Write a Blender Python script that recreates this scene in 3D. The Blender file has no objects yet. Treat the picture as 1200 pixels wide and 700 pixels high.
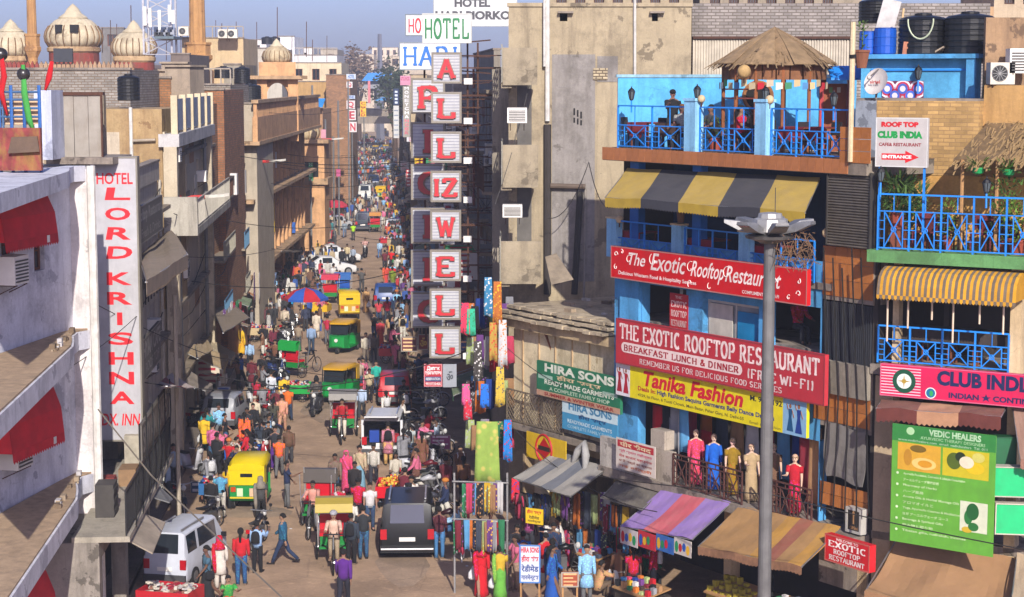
import bpy,math,random
from mathutils import Vector,Matrix
R=math.radians
rnd=random.Random(11)
sc=bpy.context.scene
col=sc.collection
# -------- camera, world, sun, exposure
FPX,PITCH,CH=2200.0,R(6.66),15.0
K=FPX/1700
cd=bpy.data.cameras.new('camera');cd.sensor_width=36;cd.lens=FPX/1200*36
cd.clip_start=.5;cd.clip_end=6000
cam=bpy.data.objects.new('camera',cd);col.objects.link(cam)
cam.location=(0,0,CH);cam.rotation_euler=(R(90)-PITCH,0,0)
sc.camera=cam
SUN_EL,SUN_AZ=R(29),R(171)
w=bpy.data.worlds.new('World');sc.world=w;w.use_nodes=True
nt=w.node_tree
sky=nt.nodes.new('ShaderNodeTexSky');sky.sky_type='NISHITA';sky.sun_disc=False
sky.sun_elevation=SUN_EL;sky.sun_rotation=SUN_AZ
sky.altitude=200;sky.air_density=.75;sky.dust_density=2.0;sky.ozone_density=3.0
bg=nt.nodes['Background'];bg.inputs[1].default_value=.088
tint=nt.nodes.new('ShaderNodeMix');tint.data_type='RGBA';tint.blend_type='MULTIPLY';tint.inputs[0].default_value=1;tint.inputs[7].default_value=(.94,.88,1.2,1)
nt.links.new(sky.outputs[0],tint.inputs[6]);nt.links.new(tint.outputs[2],bg.inputs[0])
sd=bpy.data.lights.new('sun','SUN');sd.energy=4.0;sd.angle=R(.5);sd.color=(1,.94,.86)
so=bpy.data.objects.new('sun',sd);col.objects.link(so)
sdir=Vector((math.sin(SUN_AZ)*math.cos(SUN_EL),math.cos(SUN_AZ)*math.cos(SUN_EL),math.sin(SUN_EL)))
so.rotation_euler=sdir.to_track_quat('Z','Y').to_euler()
so.location=sdir*60
sc.view_settings.view_transform='Standard';sc.view_settings.look='None'
sc.view_settings.exposure=.74;sc.view_settings.gamma=1
sc.render.engine='CYCLES'
sc.cycles.max_bounces=5;sc.cycles.diffuse_bounces=3;sc.cycles.glossy_bounces=2
sc.cycles.transmission_bounces=2;sc.cycles.use_adaptive_sampling=True;sc.cycles.adaptive_threshold=.02
# -------- geometry of the view
CP,SP=math.cos(PITCH),math.sin(PITCH)
def ray(px,py):
 x,y=(px-600)/FPX,(350-py)/FPX
 return Vector((x,CP+y*SP,-SP+y*CP))
CAMP=Vector((0,0,CH))
def G(px,py,z=0.0):
 d=ray(px,py);return CAMP+d*((z-CH)/d.z)
def D(px,py,y):
 d=ray(px,py);return CAMP+d*(y*K/d.y)
# -------- frames (x right along a wall, y into it, z up)
class Fr:
 def __init__(s,o,deg):
  s.o=Vector((o[0],o[1],0));s.rz=R(deg)
  s.M=Matrix.Translation(s.o)@Matrix.Rotation(s.rz,4,'Z');s.I=s.M.inverted()
 def uv(s,px,py,d=0.0):
  a=s.I@CAMP;r=s.I.to_3x3()@ray(px,py)
  t=(d-a.y)/r.y;p=a+r*t
  return p.x,p.z
 def u(s,px,py,d=0.0):return s.uv(px,py,d)[0]
 def z(s,px,py,d=0.0):return s.uv(px,py,d)[1]
 def rect(s,x0,y0,x1,y1,d=0.0):
  u0,z1=s.uv(x0,y0,d);z0=s.z(x0,y1,d);u1=s.u(x1,(y0+y1)/2,d)
  return u0,z0,u1,z1
 def w(s,x,y,z=0.0):return s.M@Vector((x,y,z))
 def loc(s,p):return s.I@Vector(p)
WORLD=Fr((0,0),0)
def FY(y,x=0,deg=0):return Fr((x,y*K),deg)
AZ=-4.24
def S(l,t,z=0.0):
 t*=K;a=R(AZ);return Vector((l*math.cos(a)+t*math.sin(a),-l*math.sin(a)+t*math.cos(a),z))
def toS(p):
 a=R(AZ);return(p[0]*math.cos(a)-p[1]*math.sin(a),(p[0]*math.sin(a)+p[1]*math.cos(a))/K)
# -------- materials
_m={}
def _new(key):
 m=bpy.data.materials.new(key);m.use_nodes=True
 return m,m.node_tree,m.node_tree.nodes['Principled BSDF']
def lin(c):
 if isinstance(c,str):
  c=[int(c[i:i+2],16)/255 for i in(0,2,4)]
  c=[x/12.92 if x<=.04045 else((x+.055)/1.055)**2.4 for x in c]
 return tuple(c[:3])
def mat(c,rough=.75,var=.12,sc_=2.5,bump=.15,metal=0,kind='plain',spec=None,c2=None,p=None):
 c=lin(c);c2=lin(c2)if c2 is not None else None
 key=(tuple(round(x,3)for x in c),rough,var,sc_,bump,metal,kind,c2,p)
 if key in _m:return _m[key]
 m,t,b=_new(kind+'_material');N=t.nodes.new;L=t.links.new
 b.inputs['Roughness'].default_value=rough;b.inputs['Metallic'].default_value=metal
 if spec is not None:b.inputs['Specular IOR Level'].default_value=spec
 tc=N('ShaderNodeTexCoord')
 def noise(scale,det=4,stretch=None,rgh=.6):
  n=N('ShaderNodeTexNoise');n.inputs['Scale'].default_value=scale
  n.inputs['Detail'].default_value=det;n.inputs['Roughness'].default_value=rgh
  if stretch:
   mp=N('ShaderNodeMapping');mp.inputs['Scale'].default_value=stretch
   L(tc.outputs['Object'],mp.inputs[0]);L(mp.outputs[0],n.inputs[0])
  else:L(tc.outputs['Object'],n.inputs[0])
  return n.outputs[0]
 def ramp(src,lo,hi,a,bb):
  r=N('ShaderNodeValToRGB');r.color_ramp.elements[0].position=lo;r.color_ramp.elements[1].position=hi
  r.color_ramp.elements[0].color=(*a,1);r.color_ramp.elements[1].color=(*bb,1)
  L(src,r.inputs[0]);return r.outputs[0]
 def mix(fac,a,bb,mode='MIX'):
  x=N('ShaderNodeMix');x.data_type='RGBA';x.blend_type=mode
  if hasattr(fac,'links'):L(fac,x.inputs[0])
  else:x.inputs[0].default_value=fac
  for k,v in((6,a),(7,bb)):
   if hasattr(v,'links'):L(v,x.inputs[k])
   else:x.inputs[k].default_value=(*v,1)
  return x.outputs[2]
 def dk(x,k):return tuple(min(1,v*k)for v in x)
 base=ramp(noise(sc_),.3,.7,dk(c,1-var),dk(c,1+var*.6))
 if kind in('plain','ribs'):
  oi=N('ShaderNodeObjectInfo');base=mix(1,base,ramp(oi.outputs['Random'],0,1,(.84,)*3,(1.08,)*3),'MULTIPLY')
 hgt=None
 if kind=='obj':
  oi=N('ShaderNodeObjectInfo')
  base=mix(1,oi.outputs['Color'],ramp(noise(sc_),.3,.7,(1-var,)*3,(1,1,1)),'MULTIPLY')
  if p:
   vo=N('ShaderNodeTexVoronoi');vo.inputs['Scale'].default_value=17;L(tc.outputs['Object'],vo.inputs[0])
   on=N('ShaderNodeMath');on.operation='GREATER_THAN';on.inputs[1].default_value=.55;L(oi.outputs['Random'],on.inputs[0])
   f=N('ShaderNodeMath');f.operation='MULTIPLY';L(on.outputs[0],f.inputs[0]);L(ramp(vo.outputs[0],.25,.35,(.7,)*3,(0,)*3),f.inputs[1])
   hs=N('ShaderNodeHueSaturation');hs.inputs['Hue'].default_value=.42;hs.inputs['Value'].default_value=1.6;L(base,hs.inputs['Color']);base=mix(f.outputs[0],base,hs.outputs[0])
 elif kind=='plaster':
  st=noise(1.2,5,(1.6,1.6,.22),.7)
  f=ramp(st,.48,.72,(0,0,0),(.75,.75,.75))
  base=mix(f,base,c2 or dk(c,.5))
  g=ramp(noise(.55,6,None,.75),.5,.63,(0,0,0),(.5,.5,.5))
  base=mix(g,base,dk(c2 or c,.72))
  pe=ramp(noise(.9,7,None,.62),.60,.615,(0,)*3,(.8,)*3);base=mix(pe,base,dk(c2 or c,.95))
  dr=ramp(noise(2.2,5,(2.6,2.6,.1),.75),.6,.74,(0,)*3,(.6,)*3);base=mix(dr,base,dk(c,.42))
  cv=N('ShaderNodeTexVoronoi');cv.feature='DISTANCE_TO_EDGE';cv.inputs['Scale'].default_value=.8;cn=N('ShaderNodeTexNoise');cn.inputs['Scale'].default_value=3;cn.inputs['Detail'].default_value=6
  cm=N('ShaderNodeMix');cm.data_type='VECTOR';cm.inputs[0].default_value=.35;L(tc.outputs['Object'],cn.inputs[0]);L(tc.outputs['Object'],cm.inputs[4]);L(cn.outputs[1],cm.inputs[5]);L(cm.outputs[1],cv.inputs[0])
  base=mix(mix(1,ramp(cv.outputs[0],.002,.007,(.4,)*3,(0,)*3),ramp(noise(.7),.45,.6,(0,)*3,(1,)*3),'MULTIPLY'),base,dk(c,.3))
  fine=ramp(noise(14,5,None,.8),.35,.7,(.82,)*3,(1.0,)*3)
  base=mix(1,base,fine,'MULTIPLY')
 elif kind in('brick','tile'):
  sx=N('ShaderNodeSeparateXYZ');L(tc.outputs['Object'],sx.inputs[0])
  ad=N('ShaderNodeMath');ad.operation='ADD';L(sx.outputs[0],ad.inputs[0]);L(sx.outputs[1],ad.inputs[1])
  cx=N('ShaderNodeCombineXYZ');L(ad.outputs[0],cx.inputs[0]);L(sx.outputs[2],cx.inputs[1])
  br=N('ShaderNodeTexBrick');L(cx.outputs[0],br.inputs[0])
  br.inputs['Scale'].default_value=1
  bw,bh,mo=p or(.26,.095,.012)
  br.inputs['Brick Width'].default_value=bw;br.inputs['Row Height'].default_value=bh
  br.inputs['Mortar Size'].default_value=mo;br.inputs['Mortar Smooth'].default_value=.3
  br.inputs['Color1'].default_value=(*dk(c,1.12),1);br.inputs['Color2'].default_value=(*dk(c,.72),1)
  br.inputs['Mortar'].default_value=(*(c2 or dk(c,.45)),1)
  base=mix(1,br.outputs[0],ramp(noise(1.3,6,None,.75),.3,.72,(.6,)*3,(1.08,)*3),'MULTIPLY')
  hgt=br.outputs['Fac']
 elif kind=='print':
  vo=N('ShaderNodeTexVoronoi');vo.inputs['Scale'].default_value=sc_;L(tc.outputs['Object'],vo.inputs[0])
  base=mix(ramp(vo.outputs[0],.22,.4,(1,)*3,(0,)*3),base,c2)
 elif kind=='cloth':
  f=ramp(noise(3.0,6,(1,1,.4),.7),.45,.75,(0,0,0),(.8,)*3)
  base=mix(f,base,c2 or dk(c,.7))
 elif kind=='dusty':
  ge=N('ShaderNodeNewGeometry');sz=N('ShaderNodeSeparateXYZ');L(ge.outputs['Normal'],sz.inputs[0])
  f=ramp(sz.outputs[2],.2,.95,(0,0,0),(.6,)*3)
  f2=ramp(noise(2.2,6,None,.7),.25,.7,(.25,)*3,(1,)*3)
  base=mix(mix(1,f,f2,'MULTIPLY'),base,c2 or(.26,.2,.14))
 elif kind=='ribs':
  wv=N('ShaderNodeTexWave');wv.inputs['Scale'].default_value=(p or(6,))[0];wv.inputs['Distortion'].default_value=.3
  L(tc.outputs['Object'],wv.inputs[0]);hgt=None
  base=mix(1,base,ramp(wv.outputs[1],0,1,(.6,)*3,(1,)*3),'MULTIPLY')
 elif kind=='road':
  a=noise(.35,8,None,.65);bb=noise(9,6,None,.8);sp=noise(60,2,None,.9)
  base=ramp(a,.36,.62,dk(c,.68),dk(c,1.22))
  base=mix(1,base,ramp(bb,.3,.7,(.78,)*3,(1.1,)*3),'MULTIPLY')
  base=mix(1,base,ramp(sp,.3,.75,(.7,)*3,(1.1,)*3),'MULTIPLY')
  cr=N('ShaderNodeTexVoronoi');cr.feature='DISTANCE_TO_EDGE';cr.inputs['Scale'].default_value=.32
  nz=N('ShaderNodeMapping');L(tc.outputs['Object'],nz.inputs[0])
  mx=N('ShaderNodeMix');mx.data_type='VECTOR';mx.inputs[0].default_value=.06
  n3=N('ShaderNodeTexNoise');n3.inputs['Scale'].default_value=2.2;n3.inputs['Detail'].default_value=5
  L(tc.outputs['Object'],n3.inputs[0]);L(nz.outputs[0],mx.inputs[4]);L(n3.outputs[1],mx.inputs[5])
  L(mx.outputs[1],cr.inputs[0])
  base=mix(ramp(cr.outputs[0],.0,.012,(.55,)*3,(0,0,0)),base,dk(c,.5))
  st=ramp(noise(.9,6,(1,.35,1),.75),.58,.72,(0,)*3,(.55,)*3)
  base=mix(st,base,dk(c,.55))
  ds=ramp(noise(1.7,6,None,.7),.56,.7,(0,)*3,(.5,)*3)
  base=mix(ds,base,dk(c,1.5))
 L(base,b.inputs['Base Color'])
 if kind=='glass':
  b.inputs['Roughness'].default_value=.08;b.inputs['Specular IOR Level'].default_value=.9
 if bump and kind!='glass':
  bp=N('ShaderNodeBump');bp.inputs['Strength'].default_value=bump
  if hgt is not None:
   bp.inputs['Distance'].default_value=-.02;L(hgt,bp.inputs['Height'])
  else:
   bp.inputs['Distance'].default_value=.03;L(noise(sc_*6,5,None,.7),bp.inputs['Height'])
  L(bp.outputs[0],b.inputs['Normal'])
 _m[key]=m
 return m
def plaster(c,c2=None):return mat(c,.9,.14,1.5,.35,kind='plaster',c2=c2)
def paint(c,r=.45):return mat(c,r,.1,4,.05)
def printed(c,c2,n=11):return mat(c,.95,.15,n,.2,kind='print',c2=c2)
def cloth(c,c2=None):return mat(c,.95,.12,3,.2,kind='cloth',c2=c2)
def metal(c,r=.45):return mat(c,r,.18,5,.1,metal=.7)
DARK=mat('14110f',.9,.2,2,0)
DARKG=mat('1c2024',.3,.2,2,0,kind='glass')
CLOTHES=mat('ffffff',.95,.25,9,.3,kind='obj',p=1)
WHITE=mat('d8d4cc',.6,.08,3,.05)
RED=paint('c01820');RUST=mat('4a2c1c',.85,.3,6,.3);STEEL=metal('9a9a98');BLACK=mat('101012',.5,.2,5,.1)
WOOD=mat('6b3a1e',.7,.25,3,.2);WOODL=mat('9a7448',.8,.25,4,.2)
RUBBER=mat('0c0c0c',.9,.2,4,.1)
CONC=plaster('8c8074','4c443c')
# -------- mesh collector
def ortho(d):
 d=d.normalized();a=Vector((0,0,1))if abs(d.z)<.9 else Vector((1,0,0))
 x=d.cross(a).normalized();return x,d.cross(x).normalized()
WM={}
class MB:
 def __init__(s,fr=WORLD):s.v=[];s.f=[];s.mi=[];s.M=fr.M if isinstance(fr,Fr)else fr;s.k=0;s.sm=False;s.ang=0;s.p=[]
 def add(s,vs,fs):
  n=len(s.v);s.v+=[Vector(v)for v in vs];s.p.append((n,len(s.f)))
  for f in fs:s.f.append([n+i for i in f]);s.mi.append(s.k)
  return s
 def box(s,x0,x1,y0,y1,z0,z1):
  if x0>x1:x0,x1=x1,x0
  if y0>y1:y0,y1=y1,y0
  if z0>z1:z0,z1=z1,z0
  return s.add([(x0,y0,z0),(x1,y0,z0),(x1,y1,z0),(x0,y1,z0),(x0,y0,z1),(x1,y0,z1),(x1,y1,z1),(x0,y1,z1)],[(0,3,2,1),(4,5,6,7),(0,1,5,4),(1,2,6,5),(2,3,7,6),(3,0,4,7)])
 def bar(s,a,b,w,h=None,up=(0,0,1)):
  a,b=Vector(a),Vector(b);h=h or w;d=(b-a)
  if d.length<1e-6:return s
  d.normalize();u=Vector(up)
  if abs(d.dot(u))>.95:u=Vector((0,1,0))
  x=d.cross(u).normalized()*w/2;y=x.cross(d).normalized()*h/2
  vs=[a-x-y,a+x-y,a+x+y,a-x+y,b-x-y,b+x-y,b+x+y,b-x+y]
  return s.add(vs,[(0,1,2,3),(7,6,5,4),(0,4,5,1),(1,5,6,2),(2,6,7,3),(3,7,4,0)])
 def tube(s,pts,r,n=6,cap=True):
  pts=[Vector(p)for p in pts];rr=r if isinstance(r,(list,tuple))else[r]*len(pts)
  rings=[];prev=None
  for i,p in enumerate(pts):
   d=(pts[min(i+1,len(pts)-1)]-pts[max(i-1,0)])
   if d.length<1e-9:d=Vector((0,0,1))
   if prev is None:x,y=ortho(d)
   else:
    dn=d.normalized();x=(prev-dn*prev.dot(dn))
    x=x.normalized()if x.length>1e-6 else ortho(d)[0];y=dn.cross(x)
   prev=x
   e=rr[i];ex,ey=e if isinstance(e,tuple)else(e,e)
   rings.append([p+x*ex*math.cos(2*math.pi*k/n)+y*ey*math.sin(2*math.pi*k/n)for k in range(n)])
  return s.rings(rings,cap)
 def rings(s,rings,cap=True,closed=True):
  n=len(rings[0]);vs=[v for r in rings for v in r];fs=[]
  for i in range(len(rings)-1):
   for k in range(n if closed else n-1):
    k2=(k+1)%n;fs.append((i*n+k,i*n+k2,(i+1)*n+k2,(i+1)*n+k))
  if cap:fs.append(tuple(range(n-1,-1,-1)));fs.append(tuple((len(rings)-1)*n+k for k in range(n)))
  return s.add(vs,fs)
 def lathe(s,c,prof,n=12,sx=1,sy=1):
  c=Vector(c)
  return s.rings([[c+Vector((r*sx*math.cos(2*math.pi*k/n),r*sy*math.sin(2*math.pi*k/n),z))for k in range(n)]for r,z in prof])
 def wheel(s,c,ax,r,w,n=16):
  c=Vector(c);ax=Vector(ax).normalized()
  return s.tube([c-ax*w/2,c+ax*w/2],r,n)
 def ring(s,c,ax,r,t,n=18,m=5):
  c=Vector(c);ax=Vector(ax).normalized();x,y=ortho(ax);vs=[];fs=[]
  for i in range(n):
   a=2*math.pi*i/n;d=x*math.cos(a)+y*math.sin(a)
   for j in range(m):
    b=2*math.pi*j/m;vs.append(c+d*(r+t*math.cos(b))+ax*t*math.sin(b))
  for i in range(n):
   for j in range(m):
    i2,j2=(i+1)%n,(j+1)%m;fs.append((i*m+j,i2*m+j,i2*m+j2,i*m+j2))
  return s.add(vs,fs)
 def prism(s,poly,d):
  n=len(poly);poly=[Vector(p)for p in poly];d=Vector(d)
  fs=[tuple(range(n-1,-1,-1)),tuple(range(n,2*n))]+[(i,(i+1)%n,n+(i+1)%n,n+i)for i in range(n)]
  return s.add(poly+[p+d for p in poly],fs)
 def sheet(s,fn,nu,nv,th=.01):
  P=[[Vector(fn(i/nu,j/nv))for j in range(nv+1)]for i in range(nu+1)]
  vs=[];m=nv+1
  for i in range(nu+1):
   for j in range(m):
    a=P[min(i+1,nu)][j]-P[max(i-1,0)][j];b=P[i][min(j+1,nv)]-P[i][max(j-1,0)]
    n=a.cross(b);n=n.normalized()if n.length>1e-9 else Vector((0,0,1));vs.append((P[i][j],n))
  A=[p for p,n in vs];B=[p-n*th for p,n in vs];o=len(A);fs=[]
  for i in range(nu):
   for j in range(nv):
    q=(i*m+j,(i+1)*m+j,(i+1)*m+j+1,i*m+j+1);fs.append(q);fs.append(tuple(o+k for k in reversed(q)))
  rim=[i*m for i in range(nu+1)]+[nu*m+j for j in range(1,m)]+[i*m+nv for i in range(nu-1,-1,-1)]+[j for j in range(nv-1,0,-1)]
  for a,b in zip(rim,rim[1:]+rim[:1]):fs.append((b,a,o+a,o+b))
  return s.add(A+B,fs)
 def ball(s,c,r,n=8,m=6):
  r=r if isinstance(r,tuple)else(r,r,r)
  return s.rings([[Vector(c)+Vector((r[0]*math.sin(a)*math.cos(2*math.pi*k/n),r[1]*math.sin(a)*math.sin(2*math.pi*k/n),-r[2]*math.cos(a)))for k in range(n)]for a in[math.pi*(i+.02)/(m+.04)for i in range(m+1)]])
 def data(s,name,mats,X=None):
  me=bpy.data.meshes.new(name)
  T=X@s.M if X is not None else s.M
  me.from_pydata([tuple(T@v)for v in s.v],[],s.f)
  mats=mats if isinstance(mats,(list,tuple))else[mats]
  for m in mats:me.materials.append(m)
  if len(mats)>1:me.polygons.foreach_set('material_index',s.mi)
  if s.sm:me.polygons.foreach_set('use_smooth',[True]*len(me.polygons))
  if s.ang:me.polygons.foreach_set('use_smooth',[True]*len(me.polygons));me.set_sharp_from_angle(angle=R(s.ang))
  me.update();return me
 def build(s,name,mats,parent=None,label=None,cat=None,group=None,kind=None,color=None):
  if parent is None:
   xs=[v.x for v in s.v];ys=[v.y for v in s.v];zs=[v.z for v in s.v]
   B=s.M@Matrix.Translation(((min(xs)+max(xs))/2,(min(ys)+max(ys))/2,min(zs)))
   o=bpy.data.objects.new(name,s.data(name,mats,B.inverted()));o.matrix_world=B;WM[o]=B
   l,r,_=B.decompose();o.location=l;o.rotation_euler=r.to_euler()
  else:
   X=WM[parent].inverted()
   o=bpy.data.objects.new(name,s.data(name,mats,X));o.parent=parent;WM[o]=WM[parent]
  col.objects.link(o);tag(o,label,cat,group,kind)
  if color:o.color=(*lin(color),1)
  return o
def each(mb,name,m,parent,**k):
 e=mb.p+[(len(mb.v),len(mb.f))]
 for(a,b),(c,d)in zip(e,e[1:]):
  q=MB(mb.M);q.v=mb.v[a:c];q.f=[[i-a for i in f]for f in mb.f[b:d]];q.mi=mb.mi[b:d];q.build(name,m,parent,**k)
def tag(o,label=None,cat=None,group=None,kind=None):
 if label:o['label']=label
 if cat:o['category']=cat
 if group:o['group']=group
 if kind:o['kind']=kind
 return o
def thing(name,label,cat,at,fr=WORLD,group=None,rz=None,kind=None):
 o=bpy.data.objects.new(name,None);o.empty_display_size=.3
 p=fr.M@Vector(at);a=fr.rz if rz is None else rz
 o.location=p;o.rotation_euler=(0,0,a)
 WM[o]=Matrix.Translation(p)@Matrix.Rotation(a,4,'Z')
 col.objects.link(o);return tag(o,label,cat,group,kind)
def setting(name,mb,m):return mb.build(name,m,kind='structure')
class LF:
 def __new__(c,o):return WM[o]
_kids={}
def copy_thing(o,loc,rz,label,group=None,scale=1.0,colors=None,skip=()):
 c=o.copy();c.location=loc;c.rotation_euler=(0,0,rz);c.scale=(scale,)*3;col.objects.link(c)
 c['label']=label
 if group:c['group']=group
 for ch in _kids.get(o)or _kids.setdefault(o,list(o.children)):
  if ch.name.split('.')[0]in skip:continue
  d=ch.copy();col.objects.link(d);d.parent=c
  nm=ch.name.split('.')[0]
  if colors and nm in colors:d.color=(*lin(colors[nm]),1)
  for g in(_kids.get(ch)or _kids.setdefault(ch,list(ch.children))):
   e=g.copy();col.objects.link(e);e.parent=d
   if colors and g.name.split('.')[0]in colors:e.color=(*lin(colors[g.name.split('.')[0]]),1)
 return c
# -------- lettering
_tx={}
def text_shape(s,bold=0.0):
 k=(s,bold)
 if k in _tx:return _tx[k]
 cu=bpy.data.curves.new('lettering','FONT');cu.body=s;cu.resolution_u=3;cu.offset=bold;cu.align_x='LEFT'
 ob=bpy.data.objects.new('lettering',cu);col.objects.link(ob)
 dg=bpy.context.evaluated_depsgraph_get();me=bpy.data.meshes.new_from_object(ob.evaluated_get(dg))
 vs=[tuple(v.co)for v in me.vertices];fs=[tuple(p.vertices)for p in me.polygons]
 bpy.data.objects.remove(ob);bpy.data.meshes.remove(me)
 x0,x1=min(v[0]for v in vs),max(v[0]for v in vs);y0,y1=min(v[1]for v in vs),max(v[1]for v in vs)
 vs=[((v[0]-x0)/(x1-x0),(v[1]-y0)/(y1-y0))for v in vs]
 _tx[k]=(vs,fs);return _tx[k]
def _arc(cx,cy,rx,ry,a0,a1,n=8):return[(cx+rx*math.cos(R(a0+(a1-a0)*i/n)),cy+ry*math.sin(R(a0+(a1-a0)*i/n)))for i in range(n+1)]
_SL={'A':[[(.08,0),(.5,1)],[(.5,1),(.92,0)],[(.24,.35),(.76,.35)]],'B':[[(.18,0),(.18,1)],[(.18,1),(.55,1)]+_arc(.55,.76,.25,.24,90,-90,6)+[(.18,.52)],[(.55,.52)]+_arc(.58,.26,.27,.26,90,-90,6)+[(.18,0)]],'C':[_arc(.5,.5,.4,.5,50,310,12)],'D':[[(.18,0),(.18,1)],[(.18,1)]+_arc(.45,.5,.4,.5,90,-90,10)+[(.18,0)]],'E':[[(.2,0),(.2,1)],[(.2,1),(.85,1),(.85,.85)],[(.2,.52),(.65,.52)],[(.2,0),(.88,0),(.88,.17)]],'F':[[(.2,0),(.2,1)],[(.2,1),(.85,1),(.85,.85)],[(.2,.52),(.65,.52)]],'G':[_arc(.5,.5,.4,.5,50,340,12),[(.9,.33),(.9,.45),(.6,.45)]],'H':[[(.15,0),(.15,1)],[(.85,0),(.85,1)],[(.15,.5),(.85,.5)]],'I':[[(.5,0),(.5,1)]],'K':[[(.18,0),(.18,1)],[(.85,1),(.18,.42)],[(.38,.58),(.88,0)]],'L':[[(.25,0),(.25,1)],[(.25,0),(.88,0),(.88,.25)]],'M':[[(.1,0),(.1,1)],[(.1,1),(.5,.25)],[(.5,.25),(.9,1)],[(.9,1),(.9,0)]],'N':[[(.15,0),(.15,1)],[(.15,1),(.85,0)],[(.85,0),(.85,1)]],'O':[_arc(.5,.5,.4,.5,0,360,16)],'P':[[(.2,0),(.2,1)],[(.2,1),(.55,1)]+_arc(.55,.74,.28,.26,90,-90,6)+[(.2,.48)]],'R':[[(.18,0),(.18,1)],[(.18,1),(.52,1)]+_arc(.52,.75,.27,.25,90,-90,6)+[(.18,.5)],[(.5,.5),(.85,0)]],'S':[_arc(.5,.74,.32,.26,30,270,8)+_arc(.5,.25,.34,.25,90,-150,8)],'T':[[(.5,0),(.5,1)],[(.1,.83),(.1,1),(.9,1),(.9,.83)]],'U':[[(.15,1),(.15,.3)]+_arc(.5,.3,.35,.3,180,360,8)+[(.85,1)]],'W':[[(.03,1),(.27,0)],[(.27,0),(.5,.8)],[(.5,.8),(.73,0)],[(.73,0),(.97,1)]],'X':[[(.12,1),(.88,0)],[(.88,1),(.12,0)]],'Y':[[(.1,1),(.5,.5)],[(.9,1),(.5,.5)],[(.5,.5),(.5,0)]],'Z':[[(.12,.82),(.12,1),(.88,1)],[(.88,1),(.12,0)],[(.12,0),(.88,0),(.88,.18)]],'&':[[(.9,0),(.3,.8)]+_arc(.45,.86,.17,.14,180,-20,6)+[(.2,.35)]+_arc(.42,.24,.28,.24,150,330,6)+[(.9,.45)]],'(':[_arc(.9,.5,.5,.65,130,230,6)],')':[_arc(.1,.5,.5,.65,50,-50,6)],'-':[[(.2,.45),(.8,.45)]],'.':[[(.4,.02),(.55,.02)]]}
def slab_shape(s,pen=.17,thin=.1,serif=.14):
 k=(s,pen,thin,serif,'slab')
 if k in _tx:return _tx[k]
 vs,fs=[],[];x=0
 def q(a,b,c,d):
  n=len(vs);vs.extend([a,b,c,d]);ar=(b[0]-a[0])*(c[1]-a[1])-(b[1]-a[1])*(c[0]-a[0])
  fs.append((n,n+1,n+2,n+3)if ar>0 else(n+3,n+2,n+1,n))
 for ch in s:
  if ch==' ':x+=.55;continue
  wd={'I':.55,'M':1.15,'W':1.3,'(':.5,')':.5,'.':.4}.get(ch,1.0)
  for st in _SL.get(ch,[]):
   P=[(x+p[0]*wd,p[1])for p in st]
   for a,b in zip(P,P[1:]):
    dx,dy=b[0]-a[0],b[1]-a[1];L_=math.hypot(dx,dy)or 1
    tx_,ty=dx/L_,dy/L_
    h=.5*(pen*abs(ty)+thin*abs(tx_));ex=.03
    a2=(a[0]-tx_*ex,a[1]-ty*ex);b2=(b[0]+tx_*ex,b[1]+ty*ex)
    q((a2[0]-ty*h,a2[1]+tx_*h),(a2[0]+ty*h,a2[1]-tx_*h),(b2[0]+ty*h,b2[1]-tx_*h),(b2[0]-ty*h,b2[1]+tx_*h))
   if serif and ch not in 'CGOS&().-':
    for e in(P[0],P[-1]):
     if e[1]in(0,1)and not(ch in 'ELZ' and e[0]>x+.6*wd)and not(ch in 'FP' and e[1]==1 and e[0]>x+.4):
      yy=e[1]-(thin*.35 if e[1]==1 else-thin*.35)
      q((e[0]-serif,yy-thin/2),(e[0]+serif,yy-thin/2),(e[0]+serif,yy+thin/2),(e[0]-serif,yy+thin/2))
  x+=wd+.12
 x0,x1=min(v[0]for v in vs),max(v[0]for v in vs);y0,y1=min(v[1]for v in vs),max(v[1]for v in vs)
 vs=[((v[0]-x0)/(x1-x0),(v[1]-y0)/(y1-y0))for v in vs]
 _tx[k]=(vs,fs);return _tx[k]
def letters(parent,fr,s,u0,z0,u1,z1,y,m,bold=.02,shear=0,slab=None,name='lettering',th=0,up=0.0,rail=None):
 """flat print on a board that faces -y in frame fr; up: rise of the line across its width"""
 vs,fs=slab_shape(s,*slab)if slab else text_shape(s,bold)
 mb=MB(fr);w_,h_=u1-u0,z1-z0
 if slab:
  for i,f in enumerate(fs):
   yy=y-.0006*(i%12)
   mb.add([(u0+vs[j][0]*w_+shear*vs[j][1]*h_,yy,z0+vs[j][1]*h_)for j in f],[tuple(range(len(f)))])
   if th:
    n=len(f);P=[(u0+vs[j][0]*w_,z0+vs[j][1]*h_)for j in f]
    for a in range(n):
     p,q_=P[a],P[(a+1)%n];mb.add([(p[0],yy,p[1]),(q_[0],yy,q_[1]),(q_[0],y+th,q_[1]),(p[0],y+th,p[1])],[(3,2,1,0)])
 else:
  mb.add([(u0+v[0]*w_+shear*v[1]*h_,y,z0+v[1]*h_+up*v[0])for v in vs],fs)
 return mb.build(name,m,parent)
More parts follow.
